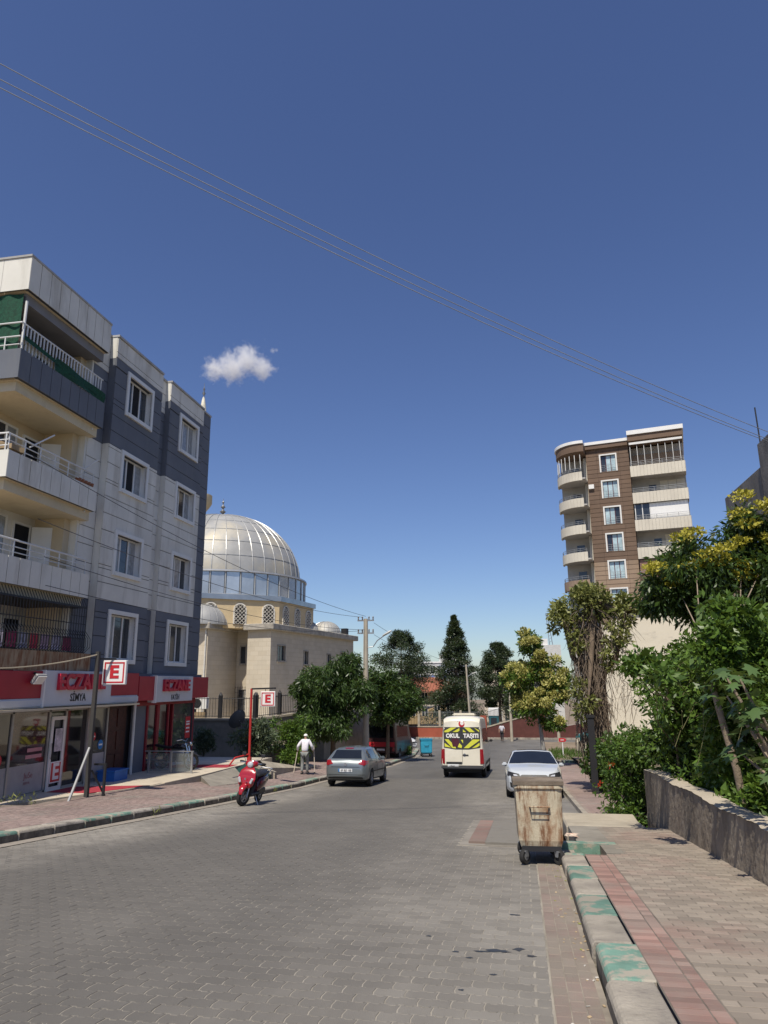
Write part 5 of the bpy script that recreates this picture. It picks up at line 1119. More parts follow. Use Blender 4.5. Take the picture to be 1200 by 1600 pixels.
def hatch_detail(t, b, body):
    decal(b, [(-.6, 1.03), (.6, 1.03), (.55, 1.16), (.5, 1.33), (-.5, 1.33), (-.55, 1.16)], 'y', -1, .008, 'rear_window', autoglass, t)
    both(b, [(.5, .84), (.62, .98), (.735, .96), (.77, .82), (.72, .78)], 'y', -1, .018, 'tail_lamp', lamp_red, t)
    for s in (-1, 1): decal(b, [(-2.05, .79), (-1.83, .86), (-1.75, .95), (-2.02, .96)], 'x', s, .015, 'tail_lamp', lamp_red, t)
    decal(b, [(-.56, .72), (.56, .72), (.56, .735), (-.56, .735)], 'y', -1, .006, 'boot_gap', trim, t)
    decal(b, [(-.74, .44), (.74, .44), (.74, .455), (-.74, .455)], 'y', -1, .006, 'bumper_gap', trim, t)
    decal(b, [(-.7, .3), (.7, .3), (.66, .36), (-.66, .36)], 'y', -1, .006, 'bumper_trim', trim, t)
    p = decal(b, [(-.27, .55), (.27, .55), (.27, .665), (-.27, .665)], 'y', -1, .016, 'number_plate', plate_w, t); decal(b, [(-.27, .55), (-.225, .55), (-.225, .665), (-.27, .665)], 'y', -1, .022, 'band', blu, p)
    me = text_mesh('47 BZ 108', .1, .001, plate_k, .001); me.transform(Matrix.Translation((.03, -2.155, .607)) @ Matrix.Rotation(R(90), 4, 'X')); link('lettering', me, p)
    decal(b, [(-.16, 1.37), (.16, 1.37), (.16, 1.4), (-.16, 1.4)], 'y', -1, .02, 'brake_lamp', lamp_red, t)
    MB().lathe([(0, 0), (.055, 0), (.055, .012), (.04, .012), (.04, .008), (0, .008)], 18, (0, -2.135, .82), axis='y').build('badge', alloy, t)
    sides(b, [[(-.35, .97), (-.32, 1.36), (-1.15, 1.35), (-1.35, 1.02)], [(-.28, .96), (-.25, 1.37), (.28, 1.36), (.72, .99)], [(-1.42, 1.03), (-1.22, 1.33), (-1.5, 1.22), (-1.62, 1.05)]], 'side_window', autoglass, t)
    sides(b, [[(-.33, .4), (-.315, .4), (-.315, .95), (-.33, .95)], [(.7, .4), (.715, .4), (.715, .95), (.7, .95)]], 'door_gap', trim, t, .005)
    sides(b, [[(-.62, .83), (-.42, .84), (-.42, .87), (-.62, .86)], [(.35, .83), (.55, .83), (.55, .86), (.35, .86)]], 'door_handle', trim, t, .02)
    sides(b, [[(-1.0, .52), (.98, .52), (.98, .57), (-1.0, .57)]], 'rub_strip', trim, t, .01)
    decal(b, [(-.6, .5), (.6, .5), (.55, .85), (-.55, .85)], 'z', 1, .008, 'windscreen', autoglass, t)
    side_mirror(t, .72, .98, .83, body.data.materials[0])
silver = M('paint_silver', (.20, .225, .235), .32, .06, 1, metal=.55, coat=.6)
SEDAN = dict(L=4.68, wheel_r=.325, axles=(-1.38, 1.40), k=.06,
    top=([-2.34, -2.3, -2.2, -1.75, -.9, -.2, .3, 1.25, 1.8, 2.15, 2.28, 2.34], [.7, .9, 1.0, 1.06, 1.36, 1.43, 1.42, 1.0, .91, .80, .68, .5]),
    belt=([-2.34, -1.5, 0, 1.3, 2.34], [.92, .98, .92, .88, .6]), w=([-2.34, -2.2, -1.8, -1.2, 1.2, 1.9, 2.2, 2.34], [.62, .78, .89, .915, .915, .875, .78, .6]),
    wr=([-2.34, -1.8, -1.0, -.3, .35, 1.25, 2.0, 2.34], [.55, .62, .58, .64, .64, .82, .72, .5]), bot=([-2.34, -2.2, -1.7, 1.7, 2.2, 2.34], [.42, .27, .22, .18, .2, .3]))
def sedan_detail(t, b, body):
    pnt = body.data.materials[0]
    decal(b, [(-.78, 1.22), (.78, 1.22), (.72, .85), (.60, .40), (-.60, .40), (-.72, .85)], 'z', 1, .008, 'windscreen', autoglass, t)
    decal(b, [(-.5, -.75), (.5, -.75), (.5, .25), (-.5, .25)], 'z', 1, .008, 'sunroof', autoglass, t)
    decal(b, [(-.5, -1.6), (.5, -1.6), (.48, -1.0), (-.48, -1.0)], 'z', 1, .008, 'rear_window', autoglass, t)
    both(b, [(.40, .60), (.47, .72), (.80, .79), (.83, .68), (.66, .60)], 'y', 1, .014, 'headlamp', trim, t)
    both(b, [(.5, .655), (.55, .70), (.64, .71), (.63, .66)], 'y', 1, .022, 'headlamp_lens', lamp_clear, t)
    gr_ = decal(b, [(-.46, .5), (.46, .5), (.42, .68), (.36, .70), (-.36, .70), (-.42, .68)], 'y', 1, .012, 'grille', trim, t)
    decal(b, [(-.40, .585), (.40, .585), (.40, .605), (-.40, .605)], 'y', 1, .022, 'bar', alloy, gr_)
    bd = MB().lathe([(.075, 0), (.095, 0), (.095, .02), (.075, .02)], 22, (0, 2.34, .6), axis='y')
    for k in range(3): a = R(90+120*k); bd.bar((0, 2.355, .6), (.08*math.cos(a), 2.355, .6+.08*math.sin(a)), .022, .012)
    bd.build('badge', alloy, gr_)
    both(b, [(.5, .3), (.74, .34), (.76, .48), (.56, .44)], 'y', 1, .01, 'air_intake', trim, t); decal(b, [(-.42, .25), (.42, .25), (.46, .36), (-.46, .36)], 'y', 1, .01, 'lower_grille', trim, t)
    p = decal(b, [(-.26, .39), (.26, .39), (.26, .48), (-.26, .48)], 'y', 1, .016, 'number_plate', plate_w, t)
    sides(b, [[(-.45, .97), (-.42, 1.34), (-1.0, 1.28), (-1.4, 1.04)], [(-.38, .96), (-.35, 1.35), (.3, 1.34), (.95, .98)]], 'side_window', autoglass, t)
    sides(b, [[(-.42, .4), (-.405, .4), (-.405, .95), (-.42, .95)], [(.85, .4), (.865, .4), (.865, .95), (.85, .95)]], 'door_gap', trim, t, .005)
    sides(b, [[(-.7, .8), (-.5, .81), (-.5, .84), (-.7, .83)], [(.35, .79), (.55, .79), (.55, .82), (.35, .82)]], 'door_handle', pnt, t, .02)
    both(b, [(.45, .82), (.6, .9), (.76, .88), (.75, .8)], 'y', -1, .014, 'tail_lamp', lamp_red, t)
    side_mirror(t, .85, .98, .87, pnt)
car_white = M('paint_white', (.50, .53, .56), .22, .03, 1, coat=.8); van_white = M('paint_van_cream', (.68, .64, .53), .35, .06, 1, coat=.3, stain=(.5, .46, .37), sfac=.3, sscale=1.5)
VAN = dict(L=5.9, wheel_r=.34, axles=(-1.75, 1.9), n=80, k=.05,
    top=([-2.95, -2.92, -2.8, -2.5, 1.2, 1.6, 2.3, 2.7, 2.95], [2.45, 2.56, 2.66, 2.71, 2.70, 2.55, 1.35, 1.15, .8]),
    belt=([-2.95, 1.5, 2.3, 2.95], [1.3, 1.3, 1.15, .7]), w=([-2.95, -2.9, -2.7, 2.2, 2.7, 2.95], [.92, .97, .995, .995, .95, .75]),
    wr=([-2.95, -2.85, 1.2, 2.0, 2.95], [.80, .84, .84, .80, .65]), bot=([-2.95, -2.7, 2.6, 2.95], [.46, .36, .3, .36]))
yel = M('stripe_yellow', (.62, .62, .06), .5, .05); mar = M('patch_maroon', (.07, .012, .025), .6); vgl = M('van_rear_glass', (.045, .045, .045), .3, .2)
def van_detail(t, b, body):
    decal(b, [(-.84, 1.32), (-.3, 1.24), (.3, 1.24), (.84, 1.32), (.84, 2.18), (.80, 2.22), (-.80, 2.22), (-.84, 2.18)], 'y', -1, .008, 'rear_window', vgl, t)
    for poly in ([(-.8, 2.05), (-.5, 2.2), (-.24, 2.2), (-.62, 1.99), (-.8, 1.99)], [(-.42, 2.0), (-.1, 2.18), (-.1, 2.06), (-.2, 2.0)], [(.06, 2.0), (.06, 2.12), (.2, 2.0)], [(.12, 2.2), (.36, 2.2), (.6, 2.0), (.36, 2.0)], [(.56, 2.2), (.8, 2.08), (.8, 2.0)]):
        decal(b, poly, 'y', -1, .018, 'stripe', yel, t)
    for poly in ([(-.8, 1.68), (-.62, 1.68), (-.3, 1.36), (-.28, 1.28), (-.45, 1.30)], [(-.8, 1.52), (-.5, 1.32), (-.8, 1.36)], [(-.05, 1.66), (.05, 1.66), (.05, 1.5)], [(.08, 1.3), (.3, 1.3), (.8, 1.64), (.8, 1.68), (.5, 1.68)], [(.45, 1.3), (.68, 1.34), (.8, 1.42), (.8, 1.54)], [(-.12, 1.52), (.0, 1.4), (-.02, 1.3), (-.2, 1.34)]):
        decal(b, poly, 'y', -1, .018, 'stripe', yel, t)
    decal(b, [(-.42, 1.36), (-.2, 1.36), (-.12, 1.55), (-.16, 1.72), (-.48, 1.72), (-.46, 1.5)], 'y', -1, .024, 'patch', mar, t)
    for s, x in (('OKUL', -.42), ('TAŞITI', .42)):
        me = text_mesh(s, .25, .002, wht, .012, sx=.92); bv = b.ray_cast(Vector((x, -10, 1.82)), Vector((0, 1, 0)))[0]; me.transform(Matrix.Translation((x, bv.y-.02, 1.83)) @ Matrix.Rotation(R(90), 4, 'X')); link('lettering', me, t)
    decal(b, [(-.006, .62), (.006, .62), (.006, 2.4), (-.006, 2.4)], 'y', -1, .012, 'door_gap', trim, t)
    em = [(.14*math.cos(R(a)), 2.36 + .14*math.sin(R(a))) for a in range(60, 421, 20)]
    decal(b, em[:-1], 'y', -1, .012, 'emblem', red, t); decal(b, [(.02 + .085*math.cos(R(a)), 2.39 + .085*math.sin(R(a))) for a in range(0, 360, 24)], 'y', -1, .02, 'emblem_field', wht, t)
    both(b, [(.80, .62), (.955, .62), (.93, 1.26), (.80, 1.26)], 'y', -1, .025, 'tail_lamp', lamp_red, t)
    decal(b, [(-.2, 2.5), (.2, 2.5), (.2, 2.545), (-.2, 2.545)], 'y', -1, .02, 'brake_lamp', lamp_red, t)
    decal(b, [(-.74, .60), (-.02, .60), (-.02, .70), (-.74, .70)], 'y', -1, .012, 'plate_recess', trim, t)
    p = decal(b, [(-.68, .5), (-.16, .5), (-.16, .6), (-.68, .6)], 'y', -1, .02, 'number_plate', plate_w, t)
    MB().lathe([(0, 0), (.07, 0), (.07, .02), (0, .02)], 16, (.1, -2.96, 1.0), axis='y').build('badge', alloy, t); decal(b, [(.02, .97), (.28, .97), (.28, 1.02), (.02, 1.02)], 'y', -1, .02, 'door_handle', trim, t)
    MB().box(-.97, .97, -3.02, -2.75, .38, .55).build('bumper', M('bumper_grey', (.05, .052, .055), .6), t, bevel=.05, seg=2, smooth=40)
    sides(b, [[(-2.7, 1.45), (-2.7, 2.15), (-1.75, 2.15), (-1.75, 1.45)], [(-1.65, 1.45), (-1.65, 2.15), (-.35, 2.15), (-.35, 1.45)], [(-.25, 1.45), (-.25, 2.15), (.95, 2.15), (.95, 1.45)], [(1.05, 1.4), (1.05, 2.1), (1.5, 2.1), (2.1, 1.4)]], 'side_window', autoglass, t)
    sides(b, [[(-1.3, .52), (1.4, .52), (1.4, .66), (-1.3, .66)]], 'rub_strip', trim, t, .015)
    decal(b, [(-.72, 2.2), (.72, 2.2), (.7, 1.6), (-.7, 1.6)], 'z', 1, .008, 'windscreen', autoglass, t)
    MB().box(-.55, .55, -1.6, -.4, 2.70, 2.85).build('roof_unit', van_white, t, bevel=.06, seg=2, smooth=40)
    side_mirror(t, 1.95, 1.5, 1.02, trim)
def gz(y): return zr(y) + .014
def pit(y): return math.atan(zr(y+1) - zr(y-1)) if False else math.atan((zr(y+1.5) - zr(y-1.5))/3)
car('hatchback_car', 'silver grey hatchback parked at the kerb below the concrete power pole', HATCH, silver, (-6.72, 30.15, gz(30.15)), R(-1), pit(30.15), detail=hatch_detail)
car('sedan_car', 'white sedan with tinted windscreen parked facing up the street behind the rusty bin', SEDAN, car_white, (.28, 26.4, gz(26.4)), R(180.5), -pit(26.4), detail=sedan_detail)
car('school_minibus', 'cream school minibus with OKUL TAŞITI and yellow stripes on its rear window', VAN, van_white, (-2.72, 37.1, gz(37.1)), R(-.5), pit(37.1), detail=van_detail, cat='minibus')
car('parked_car', 'white car parked nose out beyond the kerbside shrub', SEDAN, M('paint_white2', (.66, .66, .65), .3, .03, coat=.6), (-10.9, 62, -3.85), R(235), 0, detail=sedan_detail)
car('parked_car', 'dark teal car half hidden behind the stepped fence past the blossoming tree', HATCH, M('paint_teal', (.03, .16, .17), .3, .05, coat=.6), (6.4, 62, zr(62)+.5), R(80), 0, detail=hatch_detail)
RED2 = M('paint_red_white', (.55, .52, .5), .35, .05)
def amb_detail(t, b, body):
    van_window = decal(b, [(-.8, 1.35), (.8, 1.35), (.8, 2.1), (-.8, 2.1)], 'y', -1, .008, 'rear_window', autoglass, t)
    decal(b, [(-.9, .82), (.9, .82), (.9, 1.1), (-.9, 1.1)], 'y', -1, .012, 'stripe', red, t); both(b, [(.74, .55), (.9, .55), (.9, .8), (.74, .8)], 'y', -1, .02, 'tail_lamp', lamp_red, t)
    decal(b, [(-.26, .58), (.26, .58), (.26, .7), (-.26, .7)], 'y', -1, .02, 'number_plate', plate_w, t)
    sides(b, [[(-2.4, 1.4), (-2.4, 2.1), (.9, 2.1), (.9, 1.4)]], 'side_window', autoglass, t)
car('parked_van', 'dark red van with a white and red striped tail parked under the roadside trees', VAN, M('paint_dark_red', (.055, .02, .02), .4, .1, coat=.3), (-8.75, 49.5, -3.3), R(-3), pit(49), detail=amb_detail, cat='van')
# ---- scooter
def loft(secs, n=16, power=2.6):
    """secs: (x, y, z, half width, half height, tilt) rings in planes across the y axis -> closed skin"""
    mb = MB(); m = n
    for (x, y, z, a, b, tl) in secs:
        for j in range(m):
            t = 2*math.pi*j/m; c, s = math.cos(t), math.sin(t); u = a*math.copysign(abs(c)**(2/power), c); v = b*math.copysign(abs(s)**(2/power), s)
            mb.v.append((x+u, y - v*math.sin(tl), z + v*math.cos(tl)))
    k = len(secs)
    for i in range(k-1):
        for j in range(m): mb.f.append((i*m+j, i*m+(j+1) % m, (i+1)*m+(j+1) % m, (i+1)*m+j))
    mb.f += [tuple(range(m))[::-1], tuple((k-1)*m+j for j in range(m))]; mb.m = [0]*len(mb.f); return mb
red_p = M('scooter_red', (.33, .012, .02), .2, .05, coat=.9); blk_p = M('black_plastic', (.018, .018, .02), .5); chrome = M('chrome', (.6, .6, .6), .15, .05, metal=1)
sc = thing('scooter', 'red motor scooter parked at the left kerb in front of the pharmacies', 'scooter', (-7.58, 20.15, zr(20.15)+.014), R(180)); sc.rotation_euler = (R(4), R(-7), R(180))
def sw(y, r=.23): 
    w_ = MB().lathe([(r*.6, -.045), (r*.9, -.055), (r, -.03), (r+.012, 0), (r, .03), (r*.9, .055), (r*.6, .045)], 26, axis='x').build('wheel', rubber, sc, smooth=40, loc=(0, y, r+.01))
    rm = MB().lathe([(0, -.03), (r*.2, -.05), (r*.2, .05), (0, .03)], 14, axis='x'); rm.lathe([(r*.52, -.04), (r*.64, -.045), (r*.64, .045), (r*.52, .04)], 22, axis='x')
    for k in range(5): a = 2*math.pi*k/5; rm.bar((0, r*.12*math.cos(a), r*.12*math.sin(a)), (0, r*.56*math.cos(a), r*.56*math.sin(a)), .06, .04)
    rm.build('rim', alloy, w_, smooth=40); return w_
fw = sw(.66); sw(-.58); fw.rotation_euler = (0, 0, R(-22))
loft([(0, .92, .36, .05, .05, 0), (0, .86, .46, .085, .055, -.5), (0, .68, .53, .09, .06, 0), (0, .5, .48, .085, .06, .5), (0, .42, .38, .06, .05, .8)]).build('front_fender', red_p, sc, smooth=50)
for s in (-1, 1): MB().tube([(s*.1, .67, .24), (s*.1, .58, .5), (s*.07, .5, .75)], .025).build('fork_leg', alloy, sc)
loft([(0, .60, .48, .12, .05, .3), (0, .62, .58, .22, .09, .25), (0, .63, .72, .25, .10, .2), (0, .58, .86, .22, .09, .35), (0, .5, .97, .13, .06, .5), (0, .47, 1.0, .06, .04, .5)]).build('front_apron', red_p, sc, smooth=50)
ap = loft([(0, .50, .30, .15, .05, 0), (0, .48, .5, .24, .07, 0), (0, .46, .75, .25, .07, 0), (0, .42, .9, .18, .05, 0)]); ap.build('leg_shield', blk_p, sc, smooth=50)
for s in (-1, 1): MB().mbox(Matrix.Translation((s*.17, .70, .66)) @ Matrix.Rotation(R(20*s), 4, 'Y'), .07, .04, .15).build('indicator', lamp_clear, sc, bevel=.015)
MB().mbox(Matrix.Translation((0, .735, .70)), .05, .02, .06).build('badge', chrome, sc, bevel=.008)
loft([(0, .52, 1.06, .06, .05, 0), (0, .48, 1.08, .15, .09, 0), (0, .38, 1.09, .2, .09, 0), (0, .28, 1.08, .14, .06, 0)]).build('headset', red_p, sc, smooth=50)
MB().lathe([(0, .56), (.06, .55), (.085, .53), (.09, .46)], 18, (0, 0, 1.06), axis='y').build('headlight', lamp_clear, sc, smooth=50)
for s in (-1, 1):
    MB().tube([(s*.14, .4, 1.09), (s*.28, .36, 1.12), (s*.38, .3, 1.11)], .022).build('handlebar_grip', blk_p, sc); MB().tube([(s*.16, .42, 1.1), (s*.3, .44, 1.1), (s*.36, .38, 1.09)], .008, 6).build('brake_lever', chrome, sc)
    m_ = MB().tube([(s*.2, .38, 1.12), (s*.27, .38, 1.28)], .008, 6).build('mirror', blk_p, sc); MB().mbox(Matrix.Translation((s*.28, .37, 1.32)), .13, .03, .09).build('glass', blk_p, m_, bevel=.02)
MB().box(-.17, .17, -.15, .5, .26, .33).build('floorboard', blk_p, sc, bevel=.03)
loft([(0, -.05, .42, .12, .12, 0), (0, -.15, .52, .19, .2, 0), (0, -.45, .58, .21, .19, 0), (0, -.75, .66, .17, .13, 0), (0, -.98, .74, .07, .05, 0)]).build('rear_body', M('scooter_maroon', (.09, .012, .02), .25, .05, coat=.8), sc, smooth=50)
loft([(0, .0, .74, .12, .04, 0), (0, -.1, .78, .16, .06, 0), (0, -.45, .80, .17, .06, 0), (0, -.8, .85, .14, .05, 0), (0, -.92, .86, .08, .03, 0)]).build('seat', blk_p, sc, smooth=50)
MB().tube([(-.12, -.62, .72), (-.17, -.85, .88), (-.16, -1.0, .92), (.16, -1.0, .92), (.17, -.85, .88), (.12, -.62, .72)], .014).build('grab_rail', chrome, sc); MB().tube([(.17, -.25, .3), (.18, -.6, .3), (.18, -.85, .36)], [.03, .05, .045]).build('exhaust', chrome, sc)
MB().mbox(Matrix.Translation((0, -.98, .7)), .16, .05, .07).build('tail_lamp', lamp_red, sc, bevel=.01); MB().box(-.13, .13, -.75, -.2, .25, .42).build('engine', blk_p, sc, bevel=.03)
MB().tube([(-.1, .0, .28), (-.24, .05, .01)], .012).build('side_stand', chrome, sc)
# ---- black motorbike behind the balustrade
mk = thing('motorbike', 'black motorbike parked behind the glass balustrade before the further pharmacy', 'motorbike', (-12.75, 26.0, tz(26.0)+.002), R(-95))
def bw_(y, r=.3):
    w_ = MB().lathe([(r*.78, -.04), (r*.95, -.05), (r, 0), (r*.95, .05), (r*.78, .04)], 28, axis='x').build('wheel', rubber, mk, smooth=40, loc=(0, y, r)); rm = MB().lathe([(r*.74, -.03), (r*.8, -.03), (r*.8, .03), (r*.74, .03)], 24, axis='x'); rm.lathe([(0, -.06), (.05, -.06), (.05, .06), (0, .06)], 12, axis='x')
    for k in range(12): a = 2*math.pi*k/12; rm.tube([(0, .03*math.cos(a), .03*math.sin(a)), (0, r*.76*math.cos(a), r*.76*math.sin(a))], .005, 4)
    rm.build('rim', chrome, w_)
bw_(.64); bw_(-.62)
loft([(0, .42, .78, .05, .05, 0), (0, .3, .82, .13, .1, 0), (0, 0, .82, .13, .11, 0), (0, -.14, .78, .08, .06, 0)]).build('fuel_tank', M('tank_black', (.02, .02, .022), .2, coat=.8), mk, smooth=50)
loft([(0, -.1, .78, .1, .05, 0), (0, -.4, .78, .14, .05, 0), (0, -.8, .84, .12, .05, 0), (0, -.92, .87, .06, .03, 0)]).build('seat', blk_p, mk, smooth=50)
for s in (-1, 1): MB().tube([(s*.08, .64, .3), (s*.08, .42, .95)], .025).build('fork_leg', chrome, mk)
MB().tube([(-.36, .2, 1.05), (-.2, .32, 1.08), (0, .38, 1.0), (.2, .32, 1.08), (.36, .2, 1.05)], .014).build('handlebar', chrome, mk); MB().lathe([(0, .64), (.07, .62), (.09, .56), (.06, .46), (0, .44)], 16, (0, 0, .92), axis='y').build('headlight', chrome, mk, smooth=50)
MB().box(-.15, .15, -.2, .25, .28, .6).build('engine', M('engine_alloy', (.2, .2, .2), .5, metal=.5), mk, bevel=.05); MB().tube([(0, .42, .95), (0, .3, .3), (0, -.3, .3), (0, -.6, .32)], .03).build('frame', blk_p, mk); MB().tube([(.14, .2, .35), (.16, -.3, .26), (.16, -.9, .36)], [.025, .035, .045]).build('exhaust', chrome, mk)
loft([(0, .95, .5, .06, .02, .8), (0, .66, .64, .06, .02, 0), (0, .4, .52, .06, .02, -.8)]).build('front_fender', blk_p, mk, smooth=50); MB().mbox(Matrix.Translation((0, -.95, .74)), .12, .06, .08).build('tail_lamp', lamp_red, mk)
MB().tube([(-.1, -.1, .3), (-.25, -.05, .0)], .012).build('side_stand', chrome, mk)

# ---------------------------------------------------------------- wheeled bins
rustp = M('bin_rusty_paint', (.46, .40, .285), .7, .15, 2, bump=.35, bscale=45, stain=(.20, .075, .022), sfac=.95, sscale=2.6, stretch=(1.4, 1, .7), rlo=.48, rhi=.66)
t_ = rustp.node_tree; bn_ = t_.nodes['Principled BSDF']; src = bn_.inputs['Base Color'].links[0].from_socket
f2 = ramp(t_, noise(t_, 7, 8, .7, (2.2, 1, .35)), .5, .62, 0, .9); t_.links.new(mixc(t_, f2, src, (.14, .055, .02)), bn_.inputs['Base Color'])
def bin_(label, loc, rz, mt, lidm, pitch=0, w=.66, d=1.12, h=.83, leg=.22):
    t = thing('wheeled_bin', label, 'bin', loc, rz); t.rotation_euler = (pitch, 0, rz); c = .07
    def rg(a, b, z): return [(-a+c, -b, z), (a-c, -b, z), (a, -b+c*.4, z), (a, b-c*.4, z), (a-c, b, z), (-a+c, b, z), (-a, b-c*.4, z), (-a, -b+c*.4, z)]
    A = rg(w/2-.05, d/2-.06, leg) ; B = rg(w/2-.02, d/2-.03, leg+.09); Cc = rg(w/2, d/2, leg+h-.05); D = rg(w/2+.025, d/2+.025, leg+h-.049); E_ = rg(w/2+.025, d/2+.025, leg+h)
    mb = MB(); mb.v = A+B+Cc+D+E_
    for i in range(4):
        for j in range(8): mb.f.append((i*8+j, i*8+(j+1) % 8, (i+1)*8+(j+1) % 8, (i+1)*8+j))
    mb.f += [tuple(range(8))[::-1], tuple(range(32, 40))]; mb.m = [0]*len(mb.f); mb.build('body', mt, t, bevel=.008)
    def arc(u, v): y = -d/2-.03 + (d+.06)*v; return (-w/2-.03 + (w+.06)*u, y, leg+h+.004 + .05 + .04*math.sin(math.pi*v))
    lid = MB().grid(arc, 4, 10); n0 = len(lid.v); lid.v += [(x, y, leg+h+.003) for x, y, z in lid.v[:n0]]
    bd_ = [i for i in range(5)] + [5*k+4 for k in range(1, 11)] + [50+i for i in range(3, -1, -1)] + [5*k for k in range(9, 0, -1)]
    for a, b in zip(bd_, bd_[1:] + bd_[:1]): lid.f.append((a, b, b+n0, a+n0)); lid.m.append(0)
    lid.build('lid', lidm, t)
    for sy in (-1, 1):
        hz = leg + h*.58; MB().tube([(-.14, sy*(d/2-.02), hz+.06), (-.14, sy*(d/2+.05), hz+.06), (.14, sy*(d/2+.05), hz+.06), (.14, sy*(d/2-.02), hz+.06)], .011, 8).build('handle', mt, t); MB().tube([(-.13, sy*(d/2+.0), hz+.05), (-.12, sy*(d/2+.035), hz-.04), (.12, sy*(d/2+.035), hz-.04), (.13, sy*(d/2+.0), hz+.05)], .008, 6).build('handle', trim, t)
    MB().box(-w/2+.06, w/2-.06, -d/2+.04, d/2-.04, leg-.05, leg+.02).build('chassis', trim, t)
    for sx in (-1, 1):
        for sy in (-1, 1):
            x, y = sx*(w/2-.09), sy*(d/2-.07); r = .1
            wl_ = MB().lathe([(0, -.022), (r*.55, -.022), (r*.6, -.03), (r*.93, -.032), (r, -.015), (r, .015), (r*.93, .032), (r*.6, .03), (r*.55, .022), (0, .022)], 20, axis='x').build('caster', rubber, t, smooth=40, loc=(x, y, r), rot=(0, 0, R(35*sx)))
            fk = MB(); 
            for q in (-.045, .045): fk.prism([(-.03, .0), (.03, .0), (.045, leg-r-.05), (-.045, leg-r-.05)], q-.004, q+.004, 'x')
            fk.box(-.05, .05, -.05, .05, leg-r-.055, leg-r-.04); fk.build('fork', steel, wl_); MB().lathe([(0, .035), (r*.5, .034), (r*.5, .03)], 14, axis='x').build('hub', steel, wl_)
    return t
bin_('rust streaked pale metal waste bin standing in the road by the kerb end', (.17, 11.62, zr(11.62)+.012), R(2), rustp, M('bin_lid_rust', (.16, .125, .09), .75, .3, 3, bump=.4, bscale=40, stain=(.3, .25, .19), sfac=.6, sscale=3), -SL)
bbl = M('bin_blue', (.03, .30, .45), .55, .15, 2, stain=(.02, .17, .27), sfac=.6, sscale=3); bin_('bright blue waste bin at the left kerb beyond the parked hatchback', (-6.75, 52.4, zr(52.4)+.01), R(12), bbl, M('bin_blue_lid', (.015, .20, .33), .55, .15), -.045, .8, 1.05, .9, .22)

# ---------------------------------------------------------------- posts, signs, lamps
def e_box(owner, T, s, th=.14):
    def tf(mb): mb.v = [tuple(T @ Vector(p)) for p in mb.v]; return mb
    bx2 = tf(MB().box(-s/2, s/2, -th/2, th/2, -s/2, s/2)).build('sign_box', wht, owner, bevel=.015)
    for sg in (-1, 1):
        yy = sg*(th/2+.002)
        def ring(a, b, m_, nm, k):
            q = MB(); y0, y1 = sorted((yy, yy + sg*.004*k)); q.box(-a, a, y0, y1, b, a); q.box(-a, a, y0, y1, -a, -b); q.box(-a, -b, y0, y1, -b, b); q.box(b, a, y0, y1, -b, b); tf(q).build(nm, m_, bx2)
        ring(s*.43, s*.37, red, 'red_border', 1)
        me = text_mesh('E', s*.72, .003, red, s*.03, sx=1.12); me.transform(T @ Matrix.Translation((0, yy+sg*.004, 0)) @ (Matrix.Rotation(math.pi, 4, 'Z') if sg > 0 else Matrix.Identity(4)) @ Matrix.Rotation(R(90), 4, 'X')); link('letter', me, bx2)
ep = thing('pharmacy_totem', 'dark iron pole with slanting props carrying a boxed red E pharmacy sign', 'sign', (-11.75, 18.75, -1.42))
MB().box(-.05, .05, -.05, .05, 0, 3.95).build('pole', M('pole_dark', (.05, .047, .043), .6), ep)
MB().bar((.04, -.9, -.0), (.02, -.07, 1.35), .05, .05).build('prop', steel, ep); MB().bar((.3, .45, 0), (.06, .06, .75), .04, .04).build('prop', bl, ep); MB().box(.27, .33, .3, .36, 0, .85).build('stub_post', bl, ep); MB().box(-.04, .34, .3, .36, .85, .9).build('stub_rail', bl, ep)
MB().bar((0, 0, 3.75), (.3, .45, 3.75), .05, .05).build('arm', bl, ep)
e_box(ep, Matrix.Translation((.30, .45, 3.37)) @ Matrix.Rotation(R(8), 4, 'Z'), .68)
ep['category'] = 'sign'
rp = thing('pharmacy_totem', 'thin red pole with an arm holding a small boxed red E sign by the shrubs', 'sign', (-9.95, 26.2, -1.62)); redpole = M('pole_red', (.42, .03, .025), .5, .15, 4)
MB().tube([(0, 0, -.3), (0, 0, 3.05)], .045, 10).build('pole', redpole, rp); MB().bar((0, 0, 3.04), (.95, 0, 3.06), .06, .06).build('arm', bl, rp); MB().tube([(.55, 0, 3.02), (.55, 0, 2.9)], .01).build('hanger', bl, rp)
MB().tube([(0, 0, .7), (-.35, -.5, .62), (-.4, -.9, .4)], .03).build('brace', redpole, rp); MB().box(-.07, .07, -.07, .07, -.5, .6).build('sleeve', redpole, rp)
e_box(rp, Matrix.Translation((.66, 0, 2.67)) @ Matrix.Rotation(R(6), 4, 'Z'), .55, .1)
pole_c = M('pole_concrete', (.42, .37, .29), .9, .12, 2, bump=.3, bscale=40)
pp = thing('power_pole', 'tall tapered concrete power pole with insulators and a street lamp behind the hatchback', 'pole', (-8.9, 42, zr(42)+.1))
MB().lathe([(.2, 0), (.13, 8.25), (0, 8.26)], 14).build('shaft', pole_c, pp, smooth=40)
for z in (8.15, 7.4):
    ca = MB().bar((-.5, 0, z), (.5, 0, z), .08, .08).build('cross_arm', steel, pp)
    for x in (-.45, -.2, .2, .45): MB().lathe([(.02, 0), (.05, .05), (.02, .1), (.055, .14), (.02, .2), (0, .2)], 10, (x, 0, z+.04)).build('insulator', M('insulator_brown', (.06, .03, .02), .3), ca)
la = MB().tube([(.1, 0, 6.55), (.45, 0, 6.6), (.7, 0, 6.95), (1.15, -.05, 7.25)], .03).build('lamp_arm', steel, pp)
